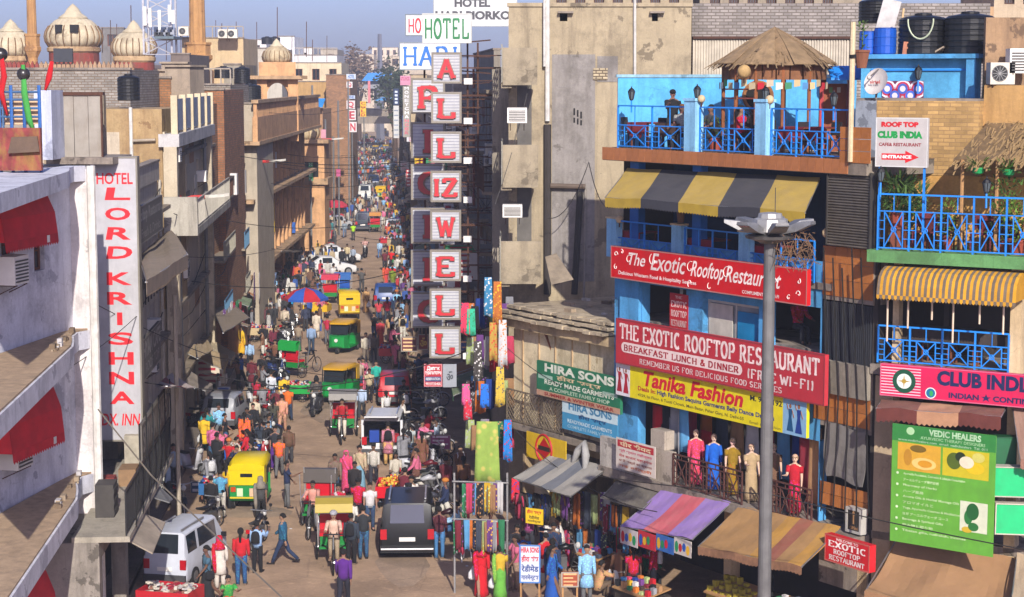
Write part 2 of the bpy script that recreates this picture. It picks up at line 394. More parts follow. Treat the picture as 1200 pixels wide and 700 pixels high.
# -------- people: one skinned body per pose, clothes as lofts over it
def skin_mesh(name,verts,edges,radii,sub=1,root=0):
 me=bpy.data.meshes.new(name);me.from_pydata(verts,edges,[])
 o=bpy.data.objects.new(name,me);col.objects.link(o)
 sk=o.modifiers.new('s','SKIN');sk.use_smooth_shade=True
 for i,r in enumerate(radii):me.skin_vertices[0].data[i].radius=r if isinstance(r,tuple)else(r,r)
 me.skin_vertices[0].data[root].use_root=True
 sb=o.modifiers.new('b','SUBSURF');sb.levels=sub;sb.render_levels=sub
 dg=bpy.context.evaluated_depsgraph_get();out=bpy.data.meshes.new_from_object(o.evaluated_get(dg))
 bpy.data.objects.remove(o);bpy.data.meshes.remove(me);out.name=name;return out
POSES={'stand':dict(th=(2,-3),kn=(0,0),ar=(4,2),el=(12,15),sp=9),'idle':dict(th=(8,-4),kn=(10,0),ar=(25,5),el=(75,10),sp=8),'walk':dict(th=(24,-20),kn=(6,24),ar=(-20,22),el=(15,25),sp=7),'stride':dict(th=(-22,26),kn=(26,4),ar=(26,-22),el=(28,12),sp=8),'talk':dict(th=(4,-4),kn=(2,0),ar=(45,10),el=(70,30),sp=12),'reach':dict(th=(6,-6),kn=(2,4),ar=(65,50),el=(20,35),sp=8,lean=12),'phone':dict(th=(3,-3),kn=(0,2),ar=(35,6),el=(125,12),sp=14),'sit':dict(th=(88,82),kn=(86,80),ar=(30,35),el=(45,40),sp=6,hip=.5),'ride':dict(th=(72,66),kn=(84,80),ar=(52,52),el=(22,22),sp=12,hip=.86,lean=8),'pedal':dict(th=(62,24),kn=(78,34),ar=(55,55),el=(12,12),sp=10,hip=.98,lean=14),'squat':dict(th=(118,112),kn=(130,128),ar=(60,50),el=(40,50),sp=16,hip=.30,lean=14),}
def joints(p):
 P=POSES[p];hip=P.get('hip',.90);ln=R(P.get('lean',0));J={}
 def off(o,a,l,x=0):return o+Vector((x,-math.sin(a)*l,-math.cos(a)*l))
 pel=Vector((0,0,hip));J['pel']=pel
 up=Vector((0,-math.sin(ln),math.cos(ln)))
 for k,d in(('waist',.12),('chest',.33),('coll',.50),('neck',.575)):J[k]=pel+up*d
 h=J['neck'];J['jaw']=h+Vector((0,-.022,.055));J['head']=h+Vector((0,-.008,.125));J['crown']=h+Vector((0,.002,.19))
 for i,s in((0,-1),(1,1)):
  hp=pel+Vector((s*.088,0,-.03));a=R(P['th'][i]);kn=off(hp,a,.41,s*.012)
  an=off(kn,a-R(P['kn'][i]),.40);J['hip%d'%i],J['knee%d'%i],J['ank%d'%i]=hp,kn,an
  J['toe%d'%i]=an+Vector((s*.02,-.16,-.045));J['heel%d'%i]=an+Vector((0,.03,-.04))
  sh=J['coll']+Vector((s*.17,0,-.035));a=R(P['ar'][i])+ln;sx=s*math.sin(R(P['sp']))
  el=sh+Vector((sx*.27,-math.sin(a)*.27,-math.cos(a)*.27));a2=a+R(P['el'][i])
  wr=el+Vector((sx*.06,-math.sin(a2)*.24,-math.cos(a2)*.24));d=(wr-el).normalized()
  J['sh%d'%i],J['el%d'%i],J['wr%d'%i]=sh,el,wr;J['palm%d'%i]=wr+d*.07;J['tip%d'%i]=wr+d*.16;J['hd%d'%i]=d
 dz=min(J['ank0'].z,J['ank1'].z)-.075
 if 'hip' not in P:
  for k in J:
   if not k.startswith('hd'):J[k]=J[k]-Vector((0,0,dz))
 return J
def body_mesh(p):
 J=joints(p);V,E,Rd=[],[],[]
 def v(q,r):V.append(tuple(q));Rd.append(r);return len(V)-1
 def e(a,b):E.append((a,b))
 pel=v(J['pel'],(.12,.095));w=v(J['waist'],(.11,.085));c=v(J['chest'],(.125,.095));k=v(J['coll'],(.10,.075));n=v(J['neck'],.052)
 j=v(J['jaw'],(.058,.066));h=v(J['head'],(.074,.088));cr=v(J['crown'],(.05,.058))
 for a,b in((pel,w),(w,c),(c,k),(k,n),(n,j),(j,h),(h,cr)):e(a,b)
 nose=v(J['head']+Vector((0,-.108,-.025)),.011);e(h,nose)
 for s in(-1,1):q=v(J['head']+Vector((s*.088,.008,-.02)),(.010,.018));e(h,q)
 for i,s in((0,-1),(1,1)):
  a=v(J['hip%d'%i],.085);b=v(J['knee%d'%i],.056);cc=v(J['ank%d'%i],.036);t=v(J['toe%d'%i],(.034,.02));hl=v(J['heel%d'%i],.03)
  m=v((J['knee%d'%i]*.6+J['ank%d'%i]*.4)+Vector((0,.012,0)),.056)
  e(pel,a);e(a,b);e(b,m);e(m,cc);e(cc,t);e(cc,hl)
  a=v(J['sh%d'%i],.06);b=v(J['el%d'%i],.042);cc=v(J['wr%d'%i],.026);pm=v(J['palm%d'%i],(.036,.017))
  e(k,a);e(a,b);e(b,cc);e(cc,pm)
  d=J['hd%d'%i];x=Vector((0,1,0))if abs(d.y)<.7 else Vector((1,0,0));x=(x-d*x.dot(d)).normalized()
  for f_,(o,l)in enumerate(((-.028,.072),(-.010,.085),(.010,.08),(.028,.062))):
   bend=Vector((-s*.012,0,0))if f_ else Vector()
   f1=v(J['palm%d'%i]+d*.03+x*o,.0085);f2=v(J['palm%d'%i]+d*(.03+l)+x*o*1.2+bend,.007);e(pm,f1);e(f1,f2)
  th_=v(J['wr%d'%i]+d*.045-x*.04,.010);t2=v(J['wr%d'%i]+d*.085-x*.056,.008);e(pm,th_);e(th_,t2)
 return skin_mesh('body',V,E,Rd,1,pel)
def _ell(c,rx,ry,n=10,tilt=None):
 return[Vector(c)+Vector((rx*math.cos(2*math.pi*k/n),ry*math.sin(2*math.pi*k/n),0))for k in range(n)]
def top_mesh(p,style):
 J=joints(p);mb=MB();mb.sm=True
 low={'shirt':-.06,'jacket':-.10,'kurta':-.42,'long':-.1}.get(style,-.06)
 seated=p in('sit','ride','pedal','squat')
 if seated and low<-.1:low=-.1
 g=1.12 if style=='jacket' else 1.0
 a=J['pel']
 R_=[]
 if low<-.12:R_+=[_ell(a+Vector((0,0,low)),.225,.19),_ell(a+Vector((0,0,low*.5)),.195,.155)]
 R_+=[_ell(a+Vector((0,0,max(low,-.06))),.168*g,.125*g),_ell(J['waist'],.158*g,.118*g),_ell(J['chest'],.178*g,.128*g),_ell(J['coll']+Vector((0,0,-.07)),.192*g,.115*g),_ell(J['coll']+Vector((0,0,.0)),.165*g,.09*g),_ell(J['coll']+Vector((0,0,.05)),.072,.066)]
 mb.rings(R_)
 for i in(0,1):
  s,e_,w_=J['sh%d'%i],J['el%d'%i],J['wr%d'%i]
  if style=='tee':mb.tube([s+Vector((0,0,.015)),s*.35+e_*.65],[.078,.066],8)
  else:mb.tube([s+Vector((0,0,.015)),s*.5+e_*.5,e_,e_*.4+w_*.6,w_],[.077*g,.066*g,.058*g,.05*g,.04*g],8)
 return mb.data('shirt',CLOTHES)
def leg_mesh(p,style):
 J=joints(p);mb=MB();mb.sm=True
 g=1.2 if style=='loose' else 1
 mb.rings([_ell(J['pel']+Vector((0,0,.06)),.15,.112),_ell(J['pel']+Vector((0,0,-.04)),.168,.126),_ell(J['pel']+Vector((0,0,-.12)),.12,.09)]if p not in('sit','ride','squat','pedal')else[_ell(J['pel']+Vector((0,0,.07)),.15,.115),_ell(J['pel'],.17,.13),_ell(J['pel']+Vector((0,-.03,-.1)),.12,.1)])
 for i in(0,1):
  a,b,c=J['hip%d'%i],J['knee%d'%i],J['ank%d'%i]
  mb.tube([a+(a-b).normalized()*.03,a*.5+b*.5,b,b*.5+c*.5,c+(c-b).normalized()*.02],[.102,.088*g,.068*g,.066*g,.056*g],8)
 return mb.data('trousers',CLOTHES)
def skirt_mesh(p,name='skirt',wide=1.0):
 J=joints(p);mb=MB();mb.sm=True;a=J['pel'];n=14
 if p in('sit','squat','ride','pedal'):
  return leg_mesh(p,'loose')
 rs=[]
 for z,rx,ry in((.09,.15,.115),(-.08,.178,.14),(-.35,.18*wide,.17*wide),(-.65,.2*wide,.21*wide),(-.84,.225*wide,.24*wide)):
  rs.append([a+Vector((rx*(1+.07*math.sin(5*t+z*9))*math.cos(t),ry*(1+.07*math.cos(4*t))*math.sin(t),z))for t in[2*math.pi*k/n for k in range(n)]])
 mb.rings(rs);return mb.data(name,CLOTHES)
def shawl_mesh(p,head):
 J=joints(p);mb=MB();mb.sm=True
 if head:
  h=J['head']
  mb.rings([[h+Vector((r*math.cos(t),.018+(r*1.05)*math.sin(t)*(1 if math.sin(t)>0 else .5),z))for t in[2*math.pi*k/10 for k in range(10)]]for r,z in((.205,-.33),(.17,-.2),(.105,-.11),(.108,0),(.098,.06),(.05,.098))])
 c0,c1=J['coll'],J['pel']
 mb.sheet(lambda u,v:Vector(c0+Vector((-.13,0,.04))).lerp(c1+Vector((.16,0,-.05)),u)+Vector((.07*(v-.5),-.135-.03*math.sin(u*3.1),.07*(v-.5)))*1.0,5,2,.015)
 mb.tube([c0+Vector((.17,.02,.03)),c0+Vector((.19,.1,-.15)),c1+Vector((.16,.16,-.1)),c1+Vector((.15,.17,-.35))],[.05,.07,.07,.05],6)
 return mb.data('shawl',CLOTHES)
def hair_mesh(p,style):
 J=joints(p);mb=MB();mb.sm=True;h=J['head']+Vector((0,.012,.012));n=10
 def cap(sx,low,top=.115):
  rs=[]
  for k,(r,z)in enumerate(((.92,low),(1.05,-.005),(1.03,.04),(.8,.085),(.35,top))):
   rs.append([h+Vector((sx*r*math.cos(t),(sx*1.13)*r*math.sin(t)+(.022 if z<.03 else 0),z+(.045 if(math.sin(t)<-.5 and z<.02)else 0)))for t in[2*math.pi*q/n for q in range(n)]])
  mb.rings(rs)
 if style=='short':cap(.088,-.03)
 elif style=='long':
  cap(.092,-.05)
  mb.tube([h+Vector((0,.07,0)),h+Vector((0,.1,-.12)),h+Vector((0,.125,-.3))],[(.085,.05),(.09,.045),(.05,.03)],8)
 elif style=='bun':cap(.09,-.04);mb.ball(h+Vector((0,.12,-.03)),.045)
 elif style=='cap':
  mb.rings([[h+Vector((.094*r*math.cos(t),.105*r*math.sin(t),z))for t in[2*math.pi*q/n for q in range(n)]]for r,z in((1,-.0),(1.04,.05),(.75,.1),(.2,.118))])
  mb.box(h.x-.06,h.x+.06,h.y-.17,h.y-.07,h.z+.01,h.z+.022)
 elif style=='turban':mb.rings([[h+Vector((.12*r*math.cos(t),.13*r*math.sin(t),z))for t in[2*math.pi*q/n for q in range(n)]]for r,z in((.8,.0),(1.05,.035),(1.0,.09),(.6,.14),(.2,.15))])
 elif style=='helmet':mb.rings([[h+Vector((.125*r*math.cos(t),.135*r*math.sin(t),z))for t in[2*math.pi*q/n for q in range(n)]]for r,z in((.85,-.07),(1,0),(.95,.07),(.6,.125),(.15,.145))])
 return mb.data({'cap':'cap','turban':'turban','helmet':'helmet'}.get(style,'hair'),CLOTHES)
def shoe_mesh(p):
 J=joints(p);mb=MB()
 for i in(0,1):
  a,t=J['heel%d'%i],J['toe%d'%i]
  mb.prism([(a.x-.04,a.y+.035,a.z-.03),(t.x-.045,t.y-.02,t.z-.025),(t.x+.045,t.y-.02,t.z-.025),(a.x+.04,a.y+.035,a.z-.03)],(0,0,.055))
 return mb.data('shoes',CLOTHES)
def eyes_mesh(p):
 J=joints(p);mb=MB();h=J['head']
 for s in(-1,1):
  mb.ball(h+Vector((s*.03,-.083,.0)),(.013,.008,.007),6,4);mb.box(h.x+s*.03-.017,h.x+s*.03+.017,h.y-.094,h.y-.08,h.z+.017,h.z+.023)
 mb.box(h.x-.024,h.x+.024,h.y-.094,h.y-.08,h.z-.064,h.z-.055)
 return mb.data('face_features',mat('2a100c',.8,.1,5,0))
def bag_mesh(p,kind):
 J=joints(p);mb=MB();mb.sm=True
 if kind=='backpack':
  c=J['chest']+Vector((0,.19,-.02));mb.rings([_ell(c+Vector((0,0,z)),rx,ry)for z,rx,ry in((-.2,.1,.07),(-.18,.15,.09),(.05,.15,.085),(.16,.12,.07),(.2,.06,.04))])
  for s in(-1,1):mb.tube([J['coll']+Vector((s*.1,.1,.02)),J['coll']+Vector((s*.12,-.0,.06)),J['coll']+Vector((s*.13,-.12,-.05)),J['waist']+Vector((s*.16,-.02,.02))],.018,5)
 elif kind=='carrier_bag':
  c=J['tip1'];mb.rings([_ell(c+Vector((0,0,z)),rx,ry)for z,rx,ry in((-.42,.10,.06),(-.36,.16,.1),(-.2,.14,.08),(-.08,.05,.03),(.0,.02,.02))])
 else:
  c=J['pel']+Vector((.21,.02,.0));mb.rings([_ell(c+Vector((0,0,z)),rx,ry)for z,rx,ry in((-.16,.05,.12),(-.1,.07,.15),(.05,.06,.14),(.1,.02,.1))])
  mb.tube([c+Vector((0,0,.05)),J['chest']+Vector((.05,-.145,0)),J['coll']+Vector((-.12,-.04,.06))],.014,4)
 return mb.data(kind,CLOTHES)
_pc={}
def pm_(fn,*a):
 k=(fn.__name__,)+a
 if k not in _pc:_pc[k]=fn(*a)
 return _pc[k]
SKINS=[(.16,.085,.05),(.22,.12,.07),(.12,.06,.035),(.28,.16,.10)]
_psn=0
NM={'shirt':'shirt','tee':'t-shirt','jacket':'jacket','kurta':'kurta','long':'top'}
def person(at,rz,label,pose='stand',top='shirt',tc='8899aa',bottom='trousers',bc='22242a',hair='short',hc='0c0908',bag=None,bgc='111111',shawl=None,shc=None,scale=1.0,group=None,name='person',cat='person',skin=None,lod=0):
 global _psn;_psn+=1
 r=bpy.data.objects.new(name,None);r.empty_display_size=.2
 r.location=at;r.rotation_euler=(0,0,rz);r.scale=(scale,)*3;col.objects.link(r)
 WM[r]=Matrix.Translation(at)@Matrix.Rotation(rz,4,'Z')
 tag(r,label,cat,group)
 def ch(n,me,c):
  if not me.materials:me.materials.append(CLOTHES)
  o=bpy.data.objects.new(n,me);o.parent=r;o.color=(*lin(c),1);col.objects.link(o);return o
 ch('body',pm_(body_mesh,pose),skin or SKINS[_psn%4])
 ch({'jacket':'jacket','kurta':'kurta'}.get(top,'shirt'),pm_(top_mesh,pose,top),tc)
 if bottom=='trousers':ch('trousers',pm_(leg_mesh,pose,'slim'),bc)
 elif bottom=='loose':ch('trousers',pm_(leg_mesh,pose,'loose'),bc)
 else:ch('sari' if bottom=='sari' else 'skirt',pm_(skirt_mesh,pose),bc)
 if shawl:ch('shawl',pm_(shawl_mesh,pose,shawl=='head'),shc or tc)
 if hair and shawl!='head':ch({'cap':'cap','turban':'turban','helmet':'helmet'}.get(hair,'hair'),pm_(hair_mesh,pose,hair),hc)
 if lod<2:ch('shoes',pm_(shoe_mesh,pose),'1a1412' if(_psn%3)else '6a5a48')
 if lod<1:ch('face_features',pm_(eyes_mesh,pose),'000000')
 if bag:ch(bag,pm_(bag_mesh,pose,bag),bgc)
 return r
# -------- building kit
def wall(mb,u0,u1,z0,z1,d,holes=(),rev=.25):
 """a wall face at depth d with real openings; holes: (u0,z0,u1,z1)"""
 us=sorted({u0,u1,*[min(max(h[i],u0),u1)for h in holes for i in(0,2)]})
 zs=sorted({z0,z1,*[min(max(h[i],z0),z1)for h in holes for i in(1,3)]})
 for a,b in zip(us,us[1:]):
  for c,e in zip(zs,zs[1:]):
   m,n=(a+b)/2,(c+e)/2
   if any(h[0]<m<h[2]and h[1]<n<h[3]for h in holes):continue
   mb.add([(a,d,c),(b,d,c),(b,d,e),(a,d,e)],[(0,1,2,3)])
 for h in holes:
  a,c,b,e=h;r=d+rev
  mb.add([(a,d,c),(a,r,c),(a,r,e),(a,d,e)],[(0,1,2,3)]);mb.add([(b,d,c),(b,r,c),(b,r,e),(b,d,e)],[(3,2,1,0)])
  mb.add([(a,d,c),(b,d,c),(b,r,c),(a,r,c)],[(0,1,2,3)]);mb.add([(a,d,e),(b,d,e),(b,r,e),(a,r,e)],[(3,2,1,0)])
def shell(mb,u0,u1,z0,z1,d0,d1):
 mb.add([(u0,d0,z0),(u0,d1,z0),(u0,d1,z1),(u0,d0,z1)],[(3,2,1,0)])
 mb.add([(u1,d0,z0),(u1,d1,z0),(u1,d1,z1),(u1,d0,z1)],[(0,1,2,3)])
 mb.add([(u0,d1,z0),(u1,d1,z0),(u1,d1,z1),(u0,d1,z1)],[(3,2,1,0)])
 mb.add([(u0,d0,z1),(u1,d0,z1),(u1,d1,z1),(u0,d1,z1)],[(0,1,2,3)])
def window(parent,fr,u0,z0,u1,z1,d,fm=None,pm=None,mull=1,tr=1,t=.06,rev=.15,name='window',sill=None):
 """frame bars with a pane as a sub-part, set back in its opening"""
 mb=MB(fr);y0,y1=d+rev-.05,d+rev
 mb.box(u0,u0+t,y0,y1,z0,z1);mb.box(u1-t,u1,y0,y1,z0,z1)
 mb.box(u0+t,u1-t,y0,y1,z0,z0+t);mb.box(u0+t,u1-t,y0,y1,z1-t,z1)
 for i in range(1,mull+1):
  m=u0+(u1-u0)*i/(mull+1);mb.box(m-t/3,m+t/3,y0+.01,y1-.01,z0+t,z1-t)
 for i in range(1,tr):
  m=z0+(z1-z0)*i/tr;mb.box(u0+t,u1-t,y0+.014,y1-.014,m-t/3,m+t/3)
 o=mb.build(name,fm or WOOD,parent)
 p=MB(fr);p.box(u0+t*.5,u1-t*.5,y1-.02,y1-.012,z0+t*.5,z1-t*.5);p.build('pane',pm or DARKG,o)
 if sill:q=MB(fr);q.box(u0-.08,u1+.08,d-.1,d+rev-.06,z0-.07,z0-.004);q.build('sill',sill,o)
 return o
def board(fr,px,d,label,fc,name='sign_board',cat='sign',th=.12,border=None,bt=.03,frame_c=None,back=None,group=None):
 """a sign board: px=(x0,y0,x1,y1), heights read at its left edge; returns (thing, u0,z0,u1,z1, face y)"""
 u0,z0,u1,z1=fr.rect(*px,d);y=d
 o=thing(name,label,cat,((u0+u1)/2,y+th/2,z0),fr,group)
 MB(fr).box(u0,u1,y,y+th,z0,z1).build('panel',mat(fc,.55,.12,3,.06,kind='cloth',c2=tuple(v*.72+.012 for v in lin(fc)))if isinstance(fc,str)else fc,o)
 if border or frame_c:
  m=MB(fr);b=bt;yy=y-(.02 if frame_c else .004);y2=y+th+.004 if frame_c else y-.001
  for a in((u0-b*.3,u1+b*.3,z1-b,z1+b*.3),(u0-b*.3,u1+b*.3,z0-b*.3,z0+b),(u0-b*.3,u0+b,z0+b,z1-b),(u1-b,u1+b*.3,z0+b,z1-b)):
   m.box(a[0],a[1],yy,y2,a[2],a[3])
  m.build('frame' if frame_c else 'border',paint(frame_c or border),o)
 return o,u0,z0,u1,z1,y
def write(b,fr,s,fx0,fz0,fx1,fz1,c,bold=.02,shear=0,slab=None,up=0,th=0,dy=.003):
 o,u0,z0,u1,z1,y=b;W,H=u1-u0,z1-z0
 return letters(o,fr,s,u0+fx0*W,z0+fz0*H,u0+fx1*W,z0+fz1*H,y-dy-th,mat(c,.55,.28,5,0)if isinstance(c,str)else c,bold,shear,slab,up=up,th=th)
def patch(b,fr,fx0,fz0,fx1,fz1,c,dy=.002,name='printed_panel',shape=None):
 o,u0,z0,u1,z1,y=b;W,H=u1-u0,z1-z0
 m=MB(fr)
 if shape=='round':
  cx,cz,rx,rz_=u0+(fx0+fx1)/2*W,z0+(fz0+fz1)/2*H,(fx1-fx0)/2*W,(fz1-fz0)/2*H
  m.add([(cx+rx*math.cos(2*math.pi*k/20),y-dy,cz+rz_*math.sin(2*math.pi*k/20))for k in range(20)],[tuple(range(20))])
 elif shape=='pill':
  a0,a1,c0,c1=u0+fx0*W,u0+fx1*W,z0+fz0*H,z0+fz1*H;r=(c1-c0)/2;P=[]
  for k in range(9):a=R(90+22.5*k);P.append((a0+r+r*math.cos(a),y-dy,c0+r+r*math.sin(a)))
  for k in range(9):a=R(-90+22.5*k);P.append((a1-r+r*math.cos(a),y-dy,c0+r+r*math.sin(a)))
  m.add(P,[tuple(range(len(P)))])
 else:m.add([(u0+fx0*W,y-dy,z0+fz0*H),(u0+fx1*W,y-dy,z0+fz0*H),(u0+fx1*W,y-dy,z0+fz1*H),(u0+fx0*W,y-dy,z0+fz1*H)],[(0,1,2,3)])
 return m.build(name,mat(c,.5,.1,6,0)if isinstance(c,str)else c,o)
def railing(fr,u0,u1,z0,z1,d,label,m,bays=5,style='x',group=None,mid=.45,name='railing',cat='railing',gap=.18):
 o=thing(name,label,cat,((u0+u1)/2,d,z0),fr,group)
 H=z1-z0;zm=z1-H*mid if style=='x' else z1
 MB(fr).box(u0,u1,d-.025,d+.025,z1-.04,z1).build('top_rail',m,o)
 if style=='x':MB(fr).box(u0,u1,d-.02,d+.02,zm-.03,zm).build('middle_rail',m,o)
 MB(fr).box(u0,u1,d-.02,d+.02,z0+.05,z0+.08).build('bottom_rail',m,o)
 w_=(u1-u0)/bays
 for i in range(bays+1):MB(fr).box(u0+w_*i-.02,u0+w_*i+.02,d-.022,d+.022,z0,z1-.04).build('post',m,o)
 for i in range(bays):
  a,b=u0+w_*i+.02,u0+w_*(i+1)-.02;mb=MB(fr)
  if style=='x':
   g=w_*gap;zb,zt=z0+.08,zm-.03
   for x in(a+g,b-g):mb.box(x-.012,x+.012,d-.012,d+.012,zb,zt)
   for k in range(1,4):
    for x0_,x1_ in((a,a+g),(b-g,b)):mb.box(x0_,x1_,d-.01,d+.01,zb+(zt-zb)*k/4-.01,zb+(zt-zb)*k/4+.01)
   mb.bar((a+g,d,zb),(b-g,d,zt),.026);mb.bar((a+g,d+.02,zt),(b-g,d+.02,zb),.026)
   c=((a+b)/2,d,(zb+zt)/2);mb.ring(c,(0,1,0),.06,.014,10,4)
   for x in((a+b)/2,):mb.box(x-.012,x+.012,d-.01,d+.01,zm,z1-.04)
   mb.build('cross_panel',m,o)
  elif style=='bars':
   n=max(2,int((b-a)/.13))
   for k in range(1,n):x=a+(b-a)*k/n;mb.box(x-.01,x+.01,d-.01,d+.01,z0+.08,z1-.04)
   mb.build('bars',m,o)
  elif style=='lattice':
   n=6
   for k in range(-n,n+1):
    for sg in(1,-1):
     P=[]
     H2=z1-.04-z0-.08;L_=b-a
     xa=a+L_*k/n;xb=xa+sg*H2
     za,zb_=z0+.08,z1-.04
     if sg<0:xa+=H2*0
     def cl(x_,z_,x2,z2):
      if x_<a:z_=z_+(z2-z_)*(a-x_)/(x2-x_);x_=a
      if x_>b:z_=z_+(z2-z_)*(b-x_)/(x2-x_);x_=b
      return x_,z_
     if max(xa,xb)<=a or min(xa,xb)>=b:continue
     p=cl(xa,za,xb,zb_);q=cl(xb,zb_,xa,za)
     mb.bar((p[0],d+.005*sg,p[1]),(q[0],d+.005*sg,q[1]),.018)
   mb.build('lattice_panel',m,o)
 return o
def awning(fr,A,B,C_,D_,label,stripes,val=.22,sag=.05,cat='awning',rib=None,n=8,name='awning',group=None,scallop=True,poles=True,vm=None,th=.012):
 """canvas from wall edge A-B (frame coords) out and down to front edge C_-D_; each stripe its own part"""
 A,B,C_,D_=map(Vector,(A,B,C_,D_));o=thing(name,label,cat,(A+B)/2*1.0,fr,group)
 k=len(stripes);rs=random.Random(len(label))
 ph=rs.random()*6
 def pt(s,t):
  p=A.lerp(B,s).lerp(C_.lerp(D_,s),t);return p+Vector((0,0,-sag*4*t*(1-t)*(.6+.4*math.sin(9*s+ph))+.012*math.sin(23*s+7*t+ph)+.022*t*math.sin(11*s+2*ph)))
 for i,m in enumerate(stripes):
  a0,a1=i/k,(i+1)/k;mb=MB(fr)
  mb.sheet(lambda a,b:pt(a0+(a1-a0)*b,a),n,max(2,16//k),th);mb.build('canvas_stripe' if k>1 else 'canvas',m,o)
  if val:
   nn=max(3,int((C_-D_).length/k/.12));mb=MB(fr)
   out=(C_-A).normalized()*.004
   for j in range(nn):
    s0,s1=a0+(a1-a0)*j/nn,a0+(a1-a0)*(j+1)/nn;p,q=pt(s0,1)+out,pt(s1,1)+out;z=Vector((0,0,1))
    P=[p,q,q-z*val,(p+q)/2-z*(val*(1.18 if scallop else 1)),p-z*val]
    mb.prism(P,(0,th,0))
   mb.build('valance',(vm or m),o)
 if poles:
  mb=MB(fr);mb.bar(C_+Vector((0,.03,-.02)),D_+Vector((0,.03,-.02)),.03)
  for p,q in((A,C_),(B,D_)):mb.bar(p+Vector((0,0,-.05)),q+Vector((0,0,-.02)),.025)
  mb.build('awning_frame',STEEL,o)
 return o
def tiles(parent,fr,u0,u1,z0,z1,d,m,tw=.3,th_=.22,proud=.012,name='tile',cap=300):
 """separate cladding tiles on a face; alike tiles share one mesh"""
 n=max(1,round((u1-u0)/tw));k=max(1,round((z1-z0)/th_));a,b=(u1-u0)/n,(z1-z0)/k
 g=.007;base=None;me=None
 X=WM[parent].inverted()@fr.M
 for i in range(n):
  for j in range(k):
   if me is None:
    mb=MB(WORLD);mb.box(g,a-g,-proud,.004,g,b-g);me=mb.data(name,m)
   o=bpy.data.objects.new(name,me);o.parent=parent
   M_=X@Matrix.Translation((u0+a*i,d+(rnd.random()-.5)*.003,z0+b*j))
   l,r,_=M_.decompose();o.location=l;o.rotation_euler=r.to_euler();col.objects.link(o);WM[o]=WM[parent]@M_
def ac_unit(fr,u,z,d,w_=.75,h=.5,dp=.35,label='',window_type=True,group='air conditioners'):
 o=thing('air_conditioner',label,'air conditioner',(u,d,z),fr,group);m=WHITE if window_type else mat('c8c0b0',.6,.2,3,.05)
 MB(fr).box(u-w_/2,u+w_/2,d-dp,d+.05,z,z+h).build('casing',m,o)
 g=MB(fr)
 if window_type:
  n=7
  for i in range(n):
   zz=z+.06+(h-.12)*i/n;g.box(u-w_/2+.05,u+w_/2-.05,d-dp-.02,d-dp+.001,zz,zz+(h-.12)/n*.45)
  for i in range(5):zz=z+.08+(h-.16)*i/5;g.box(u+w_/2-.001,u+w_/2+.015,d-dp+.05,d-.05,zz,zz+.03)
  g.build('grille',mat('4a4844',.6,.1,3,0),o)
 else:
  g.ring((u-w_*.12,d-dp-.004,z+h/2),(0,1,0),h*.36,.012,16,4)
  for k in range(6):a=R(30*k);g.bar((u-w_*.12+math.cos(a)*h*.34,d-dp-.006,z+h/2+math.sin(a)*h*.34),(u-w_*.12-math.cos(a)*h*.34,d-dp-.006,z+h/2-math.sin(a)*h*.34),.008)
  g.build('fan_guard',STEEL,o)
  MB(fr).wheel((u-w_*.12,d-dp-.001,z+h/2),(0,1,0),h*.34,.004).build('fan_opening',mat('161616',.7,.1,3,0),o)
 b=MB(fr)
 for s in(-1,1):b.bar((u+s*w_*.35,d,z-.02),(u+s*w_*.35,d-dp,z-.02),.03);b.bar((u+s*w_*.35,d,z-.25),(u+s*w_*.35,d-dp*.9,z-.035),.025)
 b.build('bracket',RUST,o);return o
def water_tank(at,r,h,label,group='black water tanks',fr=WORLD):
 o=thing('water_tank',label,'water tank',at,fr,group);x,y,z=at
 pr=[(r*.97,0),(r,.03)]
 n=6
 for i in range(n):
  a=.05+(h*.78)*i/n;b=a+h*.78/n
  pr+=[(r,a+.02),(r,b-.05),(r*.965,b-.035),(r*.965,b-.012)]
 pr+=[(r,h*.84),(r*.85,h*.9),(r*.4,h*.95)]
 mb=MB(fr);mb.sm=False;mb.lathe((x,y,z),pr,20);mb.build('tank',mat('141517',.42,.25,4,.1),o)
 MB(fr).lathe((x,y,z+h*.945),[(r*.36,0),(r*.36,.06),(r*.1,.08)],14).build('lid',mat('0c0c0d',.5,.2,4,.1),o)
 return o
def wire(pts,sagv,label,r=.012,c='141414',name='wire',n=14,group=None):
 P=[]
 for a,b in zip(pts,pts[1:]):
  a,b=Vector(a),Vector(b)
  for i in range(n):t=i/n;P.append(a.lerp(b,t)+Vector((0,0,-4*sagv*t*(1-t))))
 P.append(Vector(pts[-1]));return MB().tube(P,r,4).build(name,mat(c,.7,.1,4,0),None,label,'wire',group)
def garment_mb(mb,u,z,d,w_,h,rs,kind='strip'):
 """a hanging cloth with folds, hung at (u, z) and falling h"""
 ph=rs.random()*6;fl=.5+rs.random()
 mb.sm=True
 mb.sheet(lambda a,b:(u+(b-.5)*w_*(1+.25*a*(kind=='dress')-.15*a*(kind=='strip')),d-.03*math.sin(b*9*fl+ph)*(.3+a)-.02,z-a*h*(1-.04*math.sin(b*5+ph))),4,6,.012)
 if kind=='shirt':
  for s in(-1,1):mb.tube([(u+s*w_*.42,d-.02,z-.04),(u+s*w_*.72,d-.03,z-h*.45)],[.05,.04],5)
